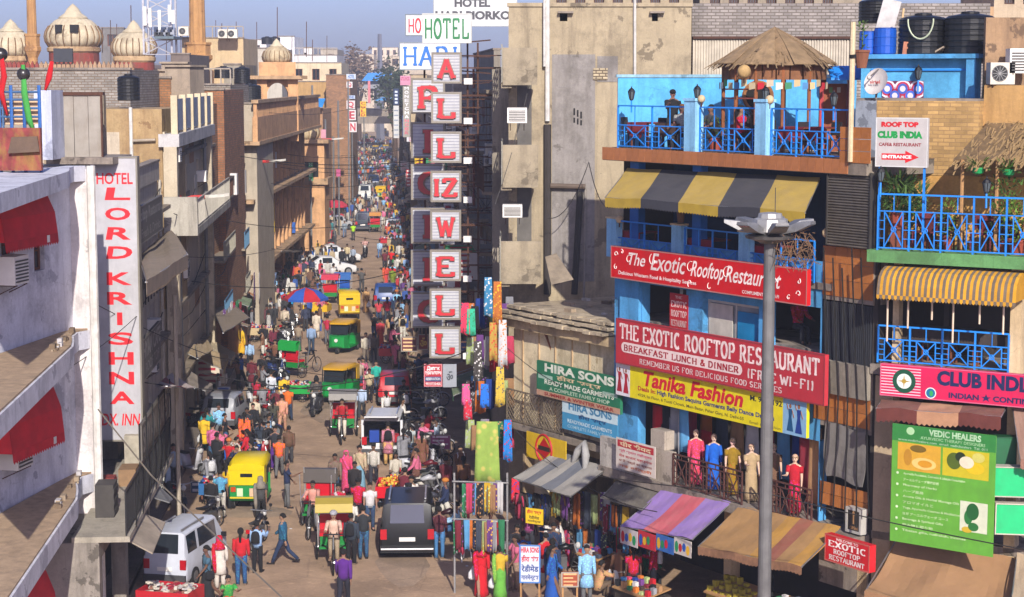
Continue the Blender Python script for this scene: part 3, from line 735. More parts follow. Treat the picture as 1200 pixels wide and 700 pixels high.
# ==================== ground
mb=MB();mb.box(-2500,2500,-400,5000,-1.2,-.012);setting('ground',mb,mat('6e6154',.95,.2,.05,.1))
mb=MB()
def strip(l0,l1,t0,t1,z=0.0):P=[S(l0,t0,z),S(l1,t0,z),S(l1,t1,z),S(l0,t1,z)];return[tuple(p)for p in P]
mb.add(strip(-9,30,20,62),[(0,1,2,3)]);mb.add(strip(-9,9,62,420),[(0,1,2,3)])
setting('road',mb,mat('a88c70',.92,.2,1,.25,kind='road'))
mb=MB();a=[S(-9.2,24,0),S(-7.3,24,0),S(-7.3,400,0),S(-9.2,400,0)]
mb.prism([p for p in a],(0,0,.12));setting('pavement',mb,mat('7a6e62',.92,.2,1,.3,kind='road'))
# ==================== frames of the right-hand side
oE=D(720,400,43.5);E=Fr((oE.x,oE.y),-56.6)
uC=E.u(1024,300,0);oC=E.w(uC,0);C=Fr((oC.x,oC.y),-31)
W1=FY(50)
BLUE=paint('1f7fd6',.5);BLUEW=plaster('4f9cd0','3b7498');BLUEL=plaster('8fc8ea','5f8fae')
TILE=mat('a5683c',.6,.22,3,.25,c2='6e4a30');CREAM=plaster('cdb48c','8a7658');BEIGE=plaster('998c74','625848')
STONE=plaster('85796a','4a4238')
uL,uR=0.0,uC
TR=2.55
# ---- the blue restaurant building
ex=thing('restaurant_building','blue and orange tiled building with rooftop restaurant terrace and red sign boards','building',(uR/2,0,0),E)
zt=E.z(860,196,0)
ztf=E.z(860,180,0)
def EZ(x,y,d=0):return E.z(x,y,d)
def EU(x,y=400,d=0):return E.u(x,y,d)
z1f=EZ(860,583);z2f=EZ(860,392)-.1;z3f=EZ(860,318)
f_holes=[(EU(752),EZ(752,398),EU(807),EZ(752,332)),(EU(826),EZ(826,408),EU(893),EZ(826,350)),(EU(899),EZ(899,420),EU(961),EZ(899,352)),(EU(748),EZ(748,556),EU(962),EZ(748,468)),]
mb=MB(E)
wall(mb,0,EU(963),z1f,EZ(720,278),0,f_holes,.3)
mb.build('front_wall',BLUEW,ex)
sm=MB(E);sm.box(-.05,uR,-.55,4,z1f-.28,z1f);sm.box(0.02,uR,.3,4,z2f-.2,z2f);sm.box(0,EU(975),-.05,4,z3f-.18,z3f)
each(sm,'floor_slab',CONC,ex)
sm=MB(E)
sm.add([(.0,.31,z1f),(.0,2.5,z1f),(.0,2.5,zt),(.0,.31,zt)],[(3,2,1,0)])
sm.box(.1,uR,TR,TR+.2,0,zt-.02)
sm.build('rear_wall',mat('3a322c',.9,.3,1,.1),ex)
sm=MB(E);sm.box(0,.5,.0,.3,0,z1f-.28);sm.box(uR-.35,uR,0,.4,0,z1f-.28);sm.box(EU(850),EU(858),.05,.4,0,z1f-.28)
each(sm,'pillar',CREAM,ex)
window(ex,E,*f_holes[1],0,paint('b8b4aa'),mat('8a8f92',.6,.3,2,.1),1,1,.08)
mb=MB(E);u0,z0,u1,z1=f_holes[1];mb.box((u0+u1)/2+.12,u1-.1,.06,.08,z0+.1,z1-.22);mb.build('blue_blind',mat('1678a8',.4,.2,2,.1),ex)
mb=MB(E);mb.box(u0+.1,(u0+u1)/2-.1,.06,.08,z0+.1,z1-.1);mb.build('curtain',cloth('b9b2a4'),ex)
mb=MB(E)
for a,b in((729,751),(807,826),(892,899)):mb.box(EU(a),EU(b),-.1,.0,z2f,z3f-.18)
each(mb,'blue_pilaster',BLUEW,ex)
tb=MB(E);tb.box(-.25,uR-.02,-.3,3.2,zt,ztf);tb.build('terrace_slab',STONE,ex)
tiles(ex,E,-.25,EU(1000),zt+.01,ztf+.02,-.302,TILE,.3,.44,.015)
tb=MB(E);tb.prism([(-.2,0,ztf),(uR,0,ztf),(uR,4.8,ztf)],(0,0,.01));tb.build('terrace_floor',mat('5a4a3e',.9,.2,2,.1),ex)
TILE2=mat('a8672f',.6,.2,3,.25)
pu0,pu1=EU(963),EU(1022)
pm=MB(E);pm.box(pu0,pu1,.0,.5,EZ(963,350),EZ(963,288));pm.box(pu0,pu1,.0,.5,EZ(963,498),EZ(963,420));pm.box(pu0+.05,pu1,.0,.5,z1f-1.6,z1f-.05);each(pm,'pier',CONC,ex)
tiles(ex,E,pu0,pu1,EZ(963,345),EZ(963,287),-.004,TILE2,.42,.42,.015)
tiles(ex,E,EU(955),pu1,EZ(963,492),EZ(963,458),-.004,TILE2,.42,.42,.015)
tiles(ex,E,pu0+.05,pu1,EZ(963,590),EZ(963,563),-.004,TILE2,.35,.3,.015)
tiles(ex,E,EU(990),EU(1026),EZ(990,190),EZ(990,148),-.304,TILE2,.36,.36,.012)
mb=MB(E);mb.box(EU(955),pu1,-.14,-.02,EZ(963,458),EZ(963,420));mb.build('concrete_band',plaster('8f8778','6b6257'),ex)
mb=MB(E);u0,u1,z0,z1=pu0,pu1-.05,EZ(963,424),EZ(963,352);n=26
for i in range(n):a=u0+(u1-u0)*i/n;mb.box(a+.008,a+(u1-u0)/n*.6,.02,.06,z0,z1)
mb.box(u0,u1,.07,.1,z0,z1);mb.build('corrugated_sheet',mat('33353a',.6,.2,4,.1),ex)
lv=thing('louvre_screen','tall dark louvred cooling screen beside the yellow striped awning','louvre',(EU(1000),-.2,EZ(975,287)),E)
u0,u1,z0,z1=EU(975),EU(1024),EZ(975,286),EZ(975,200);n=27
for i in range(n):
 z=z0+(z1-z0)*(i+.5)/n;mb=MB(E);mb.bar((u0,-.2,z),(u1,-.2,z),.10,.035,(0,-.75,.6));mb.build('slat',mat('5d564d',.6,.3,4,.1,metal=.3),lv)
mb=MB(E);mb.box(u0-.04,u0,-.27,-.1,z0,z1);mb.box(u1,u1+.04,-.27,-.1,z0,z1);mb.box(u0,u1,-.06,.0,z0,z1);mb.build('frame',mat('2e2a26',.7,.2,3,0),lv)
tbw=D(724,140,43.9);T=Fr((tbw.x,tbw.y),0)
u0,u1=0,T.u(1003,140);z1=T.z(760,91)
mb=MB(T);mb.box(u0,u1,0,.25,ztf-.1,z1);mb.build('terrace_back_wall',plaster('58aee0','4690bc'),ex)
mb=MB(T);mb.box(u0-.05,u1,-.04,.29,z1+.003,z1+.09);mb.build('coping',plaster('8fb9cc','5f7f8e'),ex)
zr1=EZ(730,125);zr1=E.z(780,129);
for px in(817,900):
 a=thing('railing_pillar',f'pale blue square pillar in the terrace railing, {"left" if px == 817 else "right"} one of two','pillar',(EU(px,160),-.12,ztf),E)
 MB(E).box(EU(px-6.5,160),EU(px+6.5,160),-.28,.02,ztf,ztf+1.42).build('shaft',BLUEL,a)
 MB(E).box(EU(px-6.5,160)-.03,EU(px+6.5,160)+.03,-.31,.05,ztf+1.422,ztf+1.5).build('cap',BLUEL,a)
zz=ztf+.0
railing(E,EU(728,160),EU(810,160),zz,zz+1.27,-.12,'blue crossed railing left of the terrace pillars, with the man in black behind it',BLUE,2,group='terrace railings')
railing(E,EU(824,160),EU(893,160),zz,zz+1.27,-.12,'blue crossed railing between the two terrace pillars',BLUE,2,group='terrace railings')
railing(E,EU(908,160),EU(999,160),zz,zz+1.27,-.12,'blue crossed railing in front of the red door on the terrace',BLUE,3,group='terrace railings')
zz=z3f-.02
for a,b,lb in((727,791,'blue crossed railing under the left of the striped awning'),(806,872,'blue crossed railing in the middle under the striped awning'),(881,958,'blue crossed railing behind the lamp mast under the awning')):
 railing(E,EU(a,280),EU(b,280),zz,zz+1.12,-.1,lb,BLUE,2,group='third floor railings')
for px,lb in((722,'leftmost'),(798,'middle, holding a potted plant'),(877,'rightmost')):
 p=thing('railing_pillar',f'pale blue pillar under the striped awning, {lb}','pillar',(EU(px,280),-.05,zz),E)
 MB(E).box(EU(px-5,280),EU(px+6,280),-.2,.04,zz,zz+1.15).build('shaft',BLUEL,p)
 MB(E).box(EU(px-5,280)-.03,EU(px+6,280)+.03,-.23,.07,zz+1.152,zz+1.2).build('cap',CREAM,p)
mb=MB(E)
for px in(735,808):mb.box(EU(px,240),EU(px+10,240),.1,.35,z3f,zt)
each(mb,'blue_column',paint('1c63b0'),ex)
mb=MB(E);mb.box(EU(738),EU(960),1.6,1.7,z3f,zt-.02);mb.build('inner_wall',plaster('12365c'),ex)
# ---- signs on the blue building
b=board(E,(716,288,946,325),-.55,'red board reading The Exotic Rooftop Restaurant in flowing script below the terrace awning','c4060e',th=.14,border='a86e66',bt=.025)
SW='e8d8d0'
write(b,E,'The',.09,.47,.19,.86,SW,.012,.35);write(b,E,'Exotic',.225,.40,.405,.93,SW,.012,.3)
write(b,E,'Rooftop',.435,.24,.60,.86,SW,.012,.3);write(b,E,'Restaurant',.615,.36,.875,.84,SW,.012,.3)
write(b,E,'Delicious Western Food & Hospitality Services',.045,.10,.47,.25,SW,.02);write(b,E,'COMPLIMENTARY WI-FI',.70,.09,.875,.19,SW,.02)
o_,u0,z0,u1,z1,y=b
sw=MB(E)
def curl(cx,cz,r,tur,a0,sg=1,w_=.012):
 P=[(u0+cx*(u1-u0)+sg*(r*(1-i/22))*math.cos(a0+tur*i/20),y-.008,z0+cz*(z1-z0)+(r*(1-i/22))*math.sin(a0+tur*i/20))for i in range(20)]
 sw.tube(P,w_,4)
for cx,cz,r,t_,a0,s_ in((.105,.62,.16,5,1,1),(.24,.7,.2,5.5,2,1),(.44,.62,.2,5,1.2,1),(.44,.18,.14,4,-1,-1),(.625,.6,.2,5.3,1.4,1),(.54,.14,.12,4,2,1),(.85,.55,.14,4,0,1),(.03,.75,.1,6,0,1),(.03,.35,.09,6,2,1),(.965,.3,.1,6,0,-1),(.965,.65,.08,6,2,-1),(.065,.85,.08,6,1,-1),(.92,.16,.08,6,1,1)):curl(cx,cz,r,t_,a0,s_)
sw.build('flourishes',mat(SW,.5,.05,3,0),o_)
SER=(.27,.11,.18)
b=board(E,(722,373,967,425),-.62,'big faded red board reading THE EXOTIC ROOFTOP RESTAURANT above the yellow fashion board','b02a34',th=.14,border='8a3238',bt=.03)
PK='e6cfc8'
write(b,E,'THE EXOTIC ROOFTOP RESTAURANT',.02,.54,.98,.93,PK,slab=SER)
patch(b,E,.03,.27,.64,.50,PK,shape='pill');write(b,E,'BREAKFAST LUNCH & DINNER',.045,.305,.625,.455,'a01c2a',slab=(.22,.11,.15),dy=.008)
write(b,E,'(FREE WI-FI)',.665,.24,.955,.46,PK,slab=(.25,.13,.15));write(b,E,'REMEMBER US FOR DELICIOUS FOOD SERVICES',.13,.07,.82,.2,PK,slab=(.21,.1,.12))
b=board(E,(722,425,946,462),-.5,'yellow board reading Tanika Fashion with photographs of dancers at both ends','d8c80c',th=.1)
patch(b,E,0,0,.083,1,'d8d4d8');patch(b,E,.89,0,1,1,'7fa8c4')
write(b,E,'Tanika Fashion',.15,.45,.69,.93,'c4102c',.035,.25);write(b,E,'Deals In:',.13,.28,.23,.42,'b0202c',.03)
write(b,E,'High Fashion Sequins Garments Belly Dance Dresses',.24,.24,.85,.42,'1a2a78',.03);write(b,E,'4759, Ist Floor, 6 Tooti Chowk, Main Bazar, Pahar Ganj, N. Delhi-55',.13,.07,.70,.19,'2a2a20',.01)
write(b,E,'M. 98  3192',.73,.72,.885,.88,'20242c',.03);write(b,E,'Email: tanikafashion',.73,.06,.88,.14,'2a2a20',.0)
def dancer(b,fr,fx,fz,h,c,skin='8a5a40',w_=.02):
 o,u0,z0,u1,z1,y=b;m=MB(fr);W,H=u1-u0,z1-z0;x=u0+fx*W;z=z0+fz*H;hh=h*H;yy=y-.006
 m.add([(x-.17*hh,yy,z),(x+.17*hh,yy,z),(x+.07*hh,yy,z+.5*hh),(x+.1*hh,yy,z+.78*hh),(x-.1*hh,yy,z+.78*hh),(x-.07*hh,yy,z+.5*hh)],[tuple(range(6))])
 m.build('printed_dress',mat(c,.6,.2,8,0),o);m=MB(fr)
 m.add([(x+.06*hh*math.cos(k),yy-.001,z+.88*hh+.08*hh*math.sin(k))for k in[2*math.pi*q/10 for q in range(10)]],[tuple(range(10))])
 m.bar((x+.1*hh,yy,z+.75*hh),(x+.2*hh,yy,z+.5*hh),.02);m.bar((x-.1*hh,yy,z+.75*hh),(x-.17*hh,yy,z+.95*hh),.02)
 m.build('printed_figure',mat(skin,.6,.2,8,0),o)
dancer(b,E,.022,.12,.8,'a01828');dancer(b,E,.06,.1,.8,'b01c30');dancer(b,E,.925,.1,.8,'0e4e78');dancer(b,E,.965,.08,.85,'163a8a')
b=board(E,(785,343,806,384),-.12,'narrow upright red banner reading EXOTIC ROOFTOP RESTAURANT between the blue pilasters','b01c24',th=.04)
for i,t_ in enumerate(('THE','EXOTIC','ROOFTOP','RESTAURANT')):write(b,E,t_,.3 if i==0 else .08,(.86,.6,.33,.06)[i],.7 if i==0 else .95,(.94,.8,.53,.26)[i],'dcb8b0',slab=SER)
b=board(E,(967,625,1019,656),-1.2,'small red box sign reading WELCOME TO EXOTIC ROOFTOP RESTAURANT beside the brown awning','c0101c',th=.22,border='b85a50')
write(b,E,'WELCOME TO',.25,.84,.75,.94,SW,.02);write(b,E,'EXOTIC',.08,.56,.92,.82,SW,slab=SER);write(b,E,'ROOFTOP',.2,.32,.8,.52,SW,slab=SER);write(b,E,'RESTAURANT',.1,.07,.9,.28,SW,slab=SER)
b=board(E,(992,594,1009,622),-.3,'small dark glass box sign with an up arrow and the word OPEN','2a2420',th=.2,frame_c='a8a49c',bt=.05)
write(b,E,'OPEN',.25,.12,.78,.26,'a07850',.03)
m=MB(E);o_,u0,z0,u1,z1,y=b;uc=(u0+u1)/2;m.box(uc-.02,uc+.02,y-.01,y-.003,z0+.22,z0+.5);m.add([(uc-.07,y-.006,z0+.46),(uc+.07,y-.006,z0+.46),(uc,y-.006,z0+.6)],[(0,1,2)]);m.build('arrow',mat('b08458',.5,.1,3,0),o_)
# ---- awnings of the blue building
GY=mat('a88c2c',.9,.2,2,.2,kind='dusty',c2='9a8458');GK=mat('34343a',.9,.2,2,.2,kind='dusty',c2='4a4642')
A=E.uv(735,197,0.1);B=E.uv(961,208,.1);c_=E.uv(709,231,-1.45);d_=E.uv(943,249,-1.45)
awning(E,(A[0],.1,A[1]),(B[0],.1,B[1]),(c_[0],-1.45,c_[1]),(d_[0],-1.45,d_[1]),'wide yellow and charcoal striped awning under the rooftop terrace',[GY,GK,GY,GK,GY],.24,.03)
vi=mat('8868b8',.9,.15,2,.2,kind='dusty',c2='84746c');pk=mat('c04458',.9,.15,2,.2,kind='dusty',c2='957064')
A=E.uv(776,573,-.5);B=E.uv(856,588,-.5);c_=E.uv(727,616,-2.0);d_=E.uv(811,632,-2.0)
awning(E,(A[0],-.5,A[1]),(B[0],-.5,B[1]),(c_[0],-2.0,c_[1]),(d_[0],-2.0,d_[1]),'purple and pink striped market awning over the picture posters',[vi,pk,vi],0,.06)
tn=mat('9a7444',.9,.2,3,.3,kind='dusty',c2='94744c');yb=mat('b8872c',.9,.2,3,.3,kind='dusty',c2='94744c');mr=mat('8c4438',.9,.2,3,.3,kind='dusty',c2='8c6a4c')
A=E.uv(866,593,-.5);B=E.uv(985,617,-.5);c_=E.uv(818,640,-2.3);d_=E.uv(939,664,-2.3)
awning(E,(A[0],-.5,A[1]),(B[0],-.5,B[1]),(c_[0],-2.3,c_[1]),(d_[0],-2.3,d_[1]),'dusty brown awning with yellow and maroon stripes behind the lamp mast',[tn,tn,tn,tn,yb,mr,tn,yb],.2,.08,vm=mat('8a6448',.9,.3,6,.2))
# ==================== the garment shop building
u0,u1=EU(598,420),EU(727,440);zc0=EZ(600,372);zb=EZ(600,492)
hi=thing('shop_building','cream two storey shop building with a stone cornice roof left of the blue restaurant','building',((u0+u1)/2,0,0),E)
mb=MB(E);wall(mb,u0,-.02,zb,zc0,.14,[(EU(706,400,.14),zb+1.2,EU(716,400,.14),zb+2.0)],.2);wall(mb,u0,-.02,0,zb-.2,.9,[(u0+.5,0,-1,zb-.8)],.6)
mb.build('front_wall',plaster('d8c8a4','a08c68'),hi)
mb=MB(E);mb.box(u0,-.03,-.25,5,zb-.2,zb);mb.build('floor_slab',STONE,hi)
mb=MB(E);mb.box(u0,u0+.1,.5,7.5,0,zc0-.01);mb.box(u0,-.03,4.4,4.5,0,zb);mb.box(u0+.3,-.8,.7,.75,zb+1,zb+2.2);mb.build('side_wall',plaster('9a8464','5c5040'),hi)
n=5
for i in range(n):
 a=u0+.55+(abs(u0)-1.1)*i/n;m=MB(E);m.box(a,a+.05,.1,.135,zb+.05,zc0-.28);m.build('mullion',plaster('b89c74'),hi)
mb=MB(E);mb.bar((u0+1.9,.1,zc0-.35),(u0+2.6,.3,zc0-1.7),.06);mb.build('strut',WOOD,hi)
mb=MB(E);mb.box(u0-.25,-.02,-.2,.55,zc0-.3,zc0);mb.build('cornice_beam',plaster('c0a880','7a6a50'),hi)
n=17
for k,(d0,zz,dz)in enumerate(((-.42,zc0+.003,.1),(-.28,zc0+.16,.09),(-.12,zc0+.3,.1))):
 for i in range(n):
  a=u0-.3+(-u0+.28)*i/n;b2=a+(-u0+.28)/n;m=MB(E);j=rnd.uniform(-.04,.04)
  m.box(a+.01,b2-.01,d0+j,d0+.7,zz+rnd.uniform(0,.04)-.0,zz+dz+rnd.uniform(-.01,.03));m.build('stone_slab',plaster('b4a488','6c6050'),hi)
mb=MB(E);mb.box(u0,3,.1,10,zc0+.2,zc0+.42);mb.build('roof',plaster('a39378','6a5d4a'),hi)
for i in range(26):
 m=MB(E);x=rnd.uniform(u0+.2,-.4);y=rnd.uniform(.3,3.5);s_=rnd.uniform(.06,.22);m.box(x,x+s_*2,y,y+s_,zc0+.423,zc0+.43+s_*.5);m.build('rubble',plaster(rnd.choice(['9a8870','b8b0a4','6e5c48'])),hi)
railing(E,u0+.1,EU(660,480,-.2),zb,EZ(600,456,-.2),-.2,'rusty lattice balcony railing left of the blue cloth banner',mat('6a5e4c',.8,.3,5,.1),3,'lattice')
b=board(E,(629,422,727,462),-.4,'green board reading HIRA SONS READY MADE GARMENTS on the cream shop front','1f6b4a',th=.1)
patch(b,E,0,0,1,.16,'a8846c',dy=.003);patch(b,E,.02,.5,.2,.62,'8fae9c',dy=.003);patch(b,E,.8,.43,.97,.54,'8fae9c',dy=.003)
WG='d8dcc8'
write(b,E,'HIRA SONS',.1,.72,.93,.97,WG,.04);write(b,E,'हीरा सन्स',.25,.52,.78,.7,'c8b088',.03)
write(b,E,'READY MADE GARMENTS',.1,.36,.93,.5,WG,.03);write(b,E,'A COMPLETE FAMILY SHOP',.16,.2,.88,.31,'b8ccb0',.02);write(b,E,'SUMMER & WINTER WEAR',.1,.03,.93,.13,'8c2a24',.03,dy=.008)
b=board(E,(659,466,724,502),-.35,'hanging blue and white cloth banner reading HIRA SONS below the green board','3f8ab0',th=.02)
patch(b,E,0,.55,1,1,'b4c8cc',dy=.003)
write(b,E,'HIRA SONS',.12,.66,.9,.92,'4a86a8',.04,dy=.008);write(b,E,'हीरा सन्स',.3,.42,.8,.6,'1c4a78',.03,dy=.008);write(b,E,'READYMADE GARMENTS',.1,.24,.9,.36,'c8dce0',.02);write(b,E,'COMPLETE FAMILY SHOP',.1,.08,.9,.18,'a8ccd8',.01)
b=board(E,(617,505,663,535),-.6,'yellow poster with a red diamond in a red ring under the cream balcony','c8a414',th=.03)
o_,u0_,z0_,u1_,z1_,y=b;m=MB(E);cx,cz=(u0_+u1_)/2-.1,(z0_+z1_)/2
m.add([(cx-.42,y-.003,cz-.1),(cx,y-.003,cz-.36),(cx+.42,y-.003,cz),(cx,y-.003,cz+.36)],[(0,1,2,3)]);m.build('printed_panel',paint('b0181c'),o_)
m=MB(E);m.ring((cx,y,cz),(0,1,0),.44,.04,20,4);m.build('printed_ring',paint('a01c1c'),o_)
m=MB(E);m.box(cx-.32,cx+.32,y-.006,y-.004,cz-.07,cz+.07);m.build('printed_panel',paint('2c2a20'),o_)
cw=mat('8c8880',.9,.15,2,.2,kind='dusty',c2='8f8a80');cg=mat('5c6068',.9,.15,2,.2,kind='dusty',c2='6a6a6a')
A=E.uv(652,528,-.3);B=E.uv(712,548,-.3);c_=E.uv(601,560,-2.3);d_=E.uv(668,582,-2.3)
awning(E,(A[0],-.3,A[1]),(B[0],-.3,B[1]),(c_[0],-2.3,c_[1]),(d_[0],-2.3,d_[1]),'grey and white striped canvas awning over the motorbike and garment stall',[cw,cg,cw,cg,cw,cw],0,.05)
A=E.uv(722,563,-.4);B=E.uv(775,574,-.4);c_=E.uv(704,583,-1.5);d_=E.uv(752,597,-1.5)
awning(E,(A[0],-.4,A[1]),(B[0],-.4,B[1]),(c_[0],-1.5,c_[1]),(d_[0],-1.5,d_[1]),'plain grey tarpaulin awning beside the purple striped one',[mat('5a564e',.9,.25,2,.3,kind='dusty',c2='6e665a')],0,.08)
m=MB(E);m.sm=True;c=E.uv(686,520,-.3);m.tube([(c[0]-.4,-.6,c[1]-.9),(c[0]-.1,-.5,c[1]-.2),(c[0]+.1,-.4,c[1]+.05),(c[0]+.3,-.5,c[1]-.3),(c[0]+.5,-.7,c[1]-.9)],[.06,.12,.1,.13,.05],7)
m.build('rolled_canvas',mat('8e8c88',.9,.25,3,.4),None,'knotted bundle of pale grey canvas above the striped stall awning','canvas')
b=board(E,(722,512,768,548),-.75,'creased white cloth banner with rows of red lettering under the yellow fashion board','c8bcb0',th=.015)
patch(b,E,.04,.72,.96,.94,'a82c34',dy=.003);write(b,E,'पीर सैयद',.1,.74,.9,.92,'e0c8a0',.03,dy=.008)
for i,(t_,c2)in enumerate((('श्री श्याम महोत्सव','b83a5a'),('मेन बाजार पहाड़गंज','a82c34'),('सभी भक्तों का स्वागत','8a4030'),('नई दिल्ली','c06030'))):write(b,E,t_,.08,.54-i*.16,.92,.66-i*.16,c2,.02)
# ==================== the beige house behind
zr=W1.z(700,8)
bh=thing('beige_house','tall weathered beige plaster house with drain pipes behind the shops','building',((W1.u(575,100)+W1.u(810,100))/2,0,0),W1)
xa,xb,xc=W1.u(596,200),W1.u(645,200),W1.u(810,60)
hs=[(W1.u(656,30),W1.z(656,25),W1.u(665,30),W1.z(656,15)),(W1.u(650,150),W1.z(650,152),W1.u(660,140),W1.z(650,130)),(W1.u(764,20),W1.z(764,25),W1.u(771,20),W1.z(764,15))]
mb=MB(W1);wall(mb,xa,xc,0,zr,0,hs,.3);shell(mb,xa,xc,0,zr,0,9);mb.build('wall',plaster('a39478','6a5e4c'),bh)
mb=MB(W1)
for a in((647,64,697,330),(700,66,724,96)):u_,z_,U_,Z_=W1.rect(*a,0);mb.box(u_,U_,-.025,.01,z_,Z_)
each(mb,'grey_render',plaster('88827c','605a52'),bh)
for x0,y0,x1,y1 in((672,127,674,135),(676,129,678,137),(680,131,682,139),(672,138,674,144),(676,139,678,146),(680,141,682,147)):
 u_,z_,U_,Z_=W1.rect(x0,y0,x1,y1,-.03);m=MB(W1);m.box(u_,U_,-.04,-.01,z_,Z_);m.build('vent_hole',DARK,bh)
u_,z_,U_,Z_=W1.rect(695,80,712,94,-.05);m=MB(W1);m.box(u_,U_,-.06,-.03,z_,Z_);m.build('brick_patch',mat('b8a888',.9,.2,3,.4,kind='brick',c2='5a4c3c',p=(.22,.1,.02)),bh)
window(bh,W1,hs[1][0],hs[1][1],hs[1][2],hs[1][3],0,WOOD,mat('6a5a4a',.8,.3,4,.2),1,1,.05,.1)
mb=MB(W1);mb.box(xa-.05,xc+.03,-.06,.3,zr+.003,zr+.13);mb.build('coping',plaster('a8987c','5c5244'),bh)
for x0,y0,x1,nm in((654,14,672,'small'),(762,14,779,'small')):u_,z_,U_,Z_=W1.rect(x0,y0,x1,y0+1.5,-.25);m=MB(W1);m.box(u_,U_,-.25,-.0,z_,Z_+.02);m.build('hood',CONC,bh)
def pipe(fr,pts,r,label,c='c8c4bc',rr=.5,n=8,group='drain pipes'):
 m=MB(fr);m.tube(pts,r,n);return m.build('drain_pipe',mat(c,rr,.25,4,.15),None,label,'pipe',group)
q=lambda x,y,d=-.1:(W1.u(x,y,d),d,W1.z(x,y,d))
pipe(W1,[q(641.5,-8),q(641.5,142)],.085,'fat white drain pipe on the upper corner of the beige house')
pipe(W1,[q(641.5,146),q(641.5,345)],.13,'dark rusty drain pipe below the white one on the beige house','2e2824',.8)
pipe(W1,[q(638,0,-.2),q(638,78,-.2)],.05,'thin white pipe beside the fat white drain pipe')
pipe(W1,[q(744,0),q(744,92)],.05,'thin white upright pipe above the blue terrace wall')
pipe(W1,[q(645,218,-.2),q(686,219,-.2)],.09,'short level brown pipe across the beige wall','5a4c40',.8)
pipe(W1,[q(680,225,-.15),q(673,345,-.15)],.11,'dark crooked drain pipe under the level brown pipe','2c2824',.8)
pipe(W1,[q(686,222,-.1),q(684,350,-.1)],.04,'thin grey pipe right of the crooked drain pipe','8a8278',.7)
BA=FY(48.4)
for k,(x0,y0,x1,y1,lb)in enumerate(((589,56,628,100,'topmost'),(589,170,629,220,'middle'),(587,283,632,333,'lowest'))):
 u_,z_,U_,Z_=BA.rect(x0,y0,x1,y1,0);o=thing('balcony',f'solid beige box balcony with a grey grille on the street side, {lb} of three','balcony',((u_+U_)/2,.8,z_),BA,'box balconies')
 m=MB(BA);m.box(u_,U_+.05,0,.12,z_,Z_);m.box(u_,U_,.12,1.6,z_,z_+.12);m.build('front_wall',BEIGE,o)
 g=MB(BA)
 ul=u_-.04
 for i in range(9):y=.06+3.2*i/8;g.box(ul,ul+.03,y-.015,y+.015,z_+.1,Z_+.1)
 for i in range(6):z=z_+.1+(Z_-z_)*i/5;g.box(ul-.01,ul+.02,.05,3.3,z-.015,z+.015)
 g.build('grille',mat('8a8678',.7,.2,4,.1),o)
 m=MB(BA);m.box(u_-.05,u_+.3,.12,3.3,z_-.1,z_+.1);m.build('slab',BEIGE,o)
 if k:m=MB(BA);m.box(u_-.02,u_,.12,3.3,z_+.1,z_+.9);m.build('side_panel',plaster('a89c88','6a5f50'),o)
mb=MB(W1)
xs_=W1.u(576,200)
mb.box(xs_,xa,2.2,2.4,0,zr-2.1);mb.build('recess_wall',plaster('8f8676','5a5246'),bh)
u_,U_=BA.u(589,200),W1.u(640,200)
for y0,y1 in((100,170),(220,283)):
 z0,z1=W1.z(600,y1),W1.z(600,y0);m=MB(W1);m.box(W1.u(606,150),W1.u(623,150),-.03,.02,z0,z1);m.build('doorway',mat('5a5650',.9,.3,2,.1),bh)
ac_unit(BA,BA.u(606,140),BA.z(606,144),.0,.65,.5,.4,'white window air conditioner between the top and middle balconies',group='window air conditioners')
ac_unit(BA,BA.u(600.5,240),BA.z(600,254),.0,.65,.42,.4,'white window air conditioner between the middle and lowest balconies',group='window air conditioners')
P=[D(639,302,48),D(652,298,48.3),D(672,328,47.3),D(646,334,47)]
m=MB();m.prism(P,(0,.08,.02));m.build('leaning_board',mat('8a7c68',.8,.3,3,.2),None,'broken grey board leaning between pipes on the shop roof','board')
W2=FY(52)
mb=MB(W2);mb.box(W2.u(811,30),W2.u(1160,30),0,.4,8,W2.z(900,4));mb.build('brick_wall',mat('948c86',.9,.3,2,.5,kind='brick',c2='6a6258',p=(.3,.11,.02)),None,'whitewashed brick parapet wall behind the thatched hut','wall')
mb=MB(W2);n=60;a0,a1=W2.u(811,60),W2.u(1000,60)
for i in range(n):a=a0+(a1-a0)*i/n;mb.box(a,a+(a1-a0)/n*.55,-.32,-.26,9,W2.z(820,47))
mb.box(a0,a1,-.26,-.2,9,W2.z(820,47));mb.build('sheet_fence',mat('b0a694',.7,.25,1.5,.2),None,'pale corrugated sheet fence behind the thatched hut','fence')
mb=MB(W2);mb.box(W2.u(811,44),W2.u(1000,44),-.4,-.02,W2.z(820,46),W2.z(820,43));mb.build('steel_beam',RUST,None,'long thin rusty beam between the brick wall and sheet fence','beam')
W3=FY(62)
for x0,x1,y0,c_,lb in((640,812,-6,'a59478','pale rooftop block far behind the beige house with barred openings'),(1010,1165,8,'b8946c','tan rooftop block behind the black water tanks'),(1165,1240,-14,'b8a488','cream upper storey with a dark doorway at the far right'),(820,1010,-10,'9a8c78','grey brown rooftop block behind the white brick wall')):
 o=thing('rooftop_block',lb,'building',((W3.u(x0,0)+W3.u(x1,0))/2,0,0),W3)
 m=MB(W3);zz=W3.z(x0,y0);hs=[(W3.u(x0+12+i*22,0),W3.z(x0,5),W3.u(x0+24+i*22,0),W3.z(x0,-4))for i in range(int((x1-x0)/24))]if y0<0 else[]
 wall(m,W3.u(x0,0),W3.u(x1,0),6,zz,0,hs,.3);shell(m,W3.u(x0,0),W3.u(x1,0),6,zz,0,6);m.build('wall',plaster(c_),o)
 for h in hs:window(o,W3,*h,0,RUST,DARKG,3,1,.05,.2)
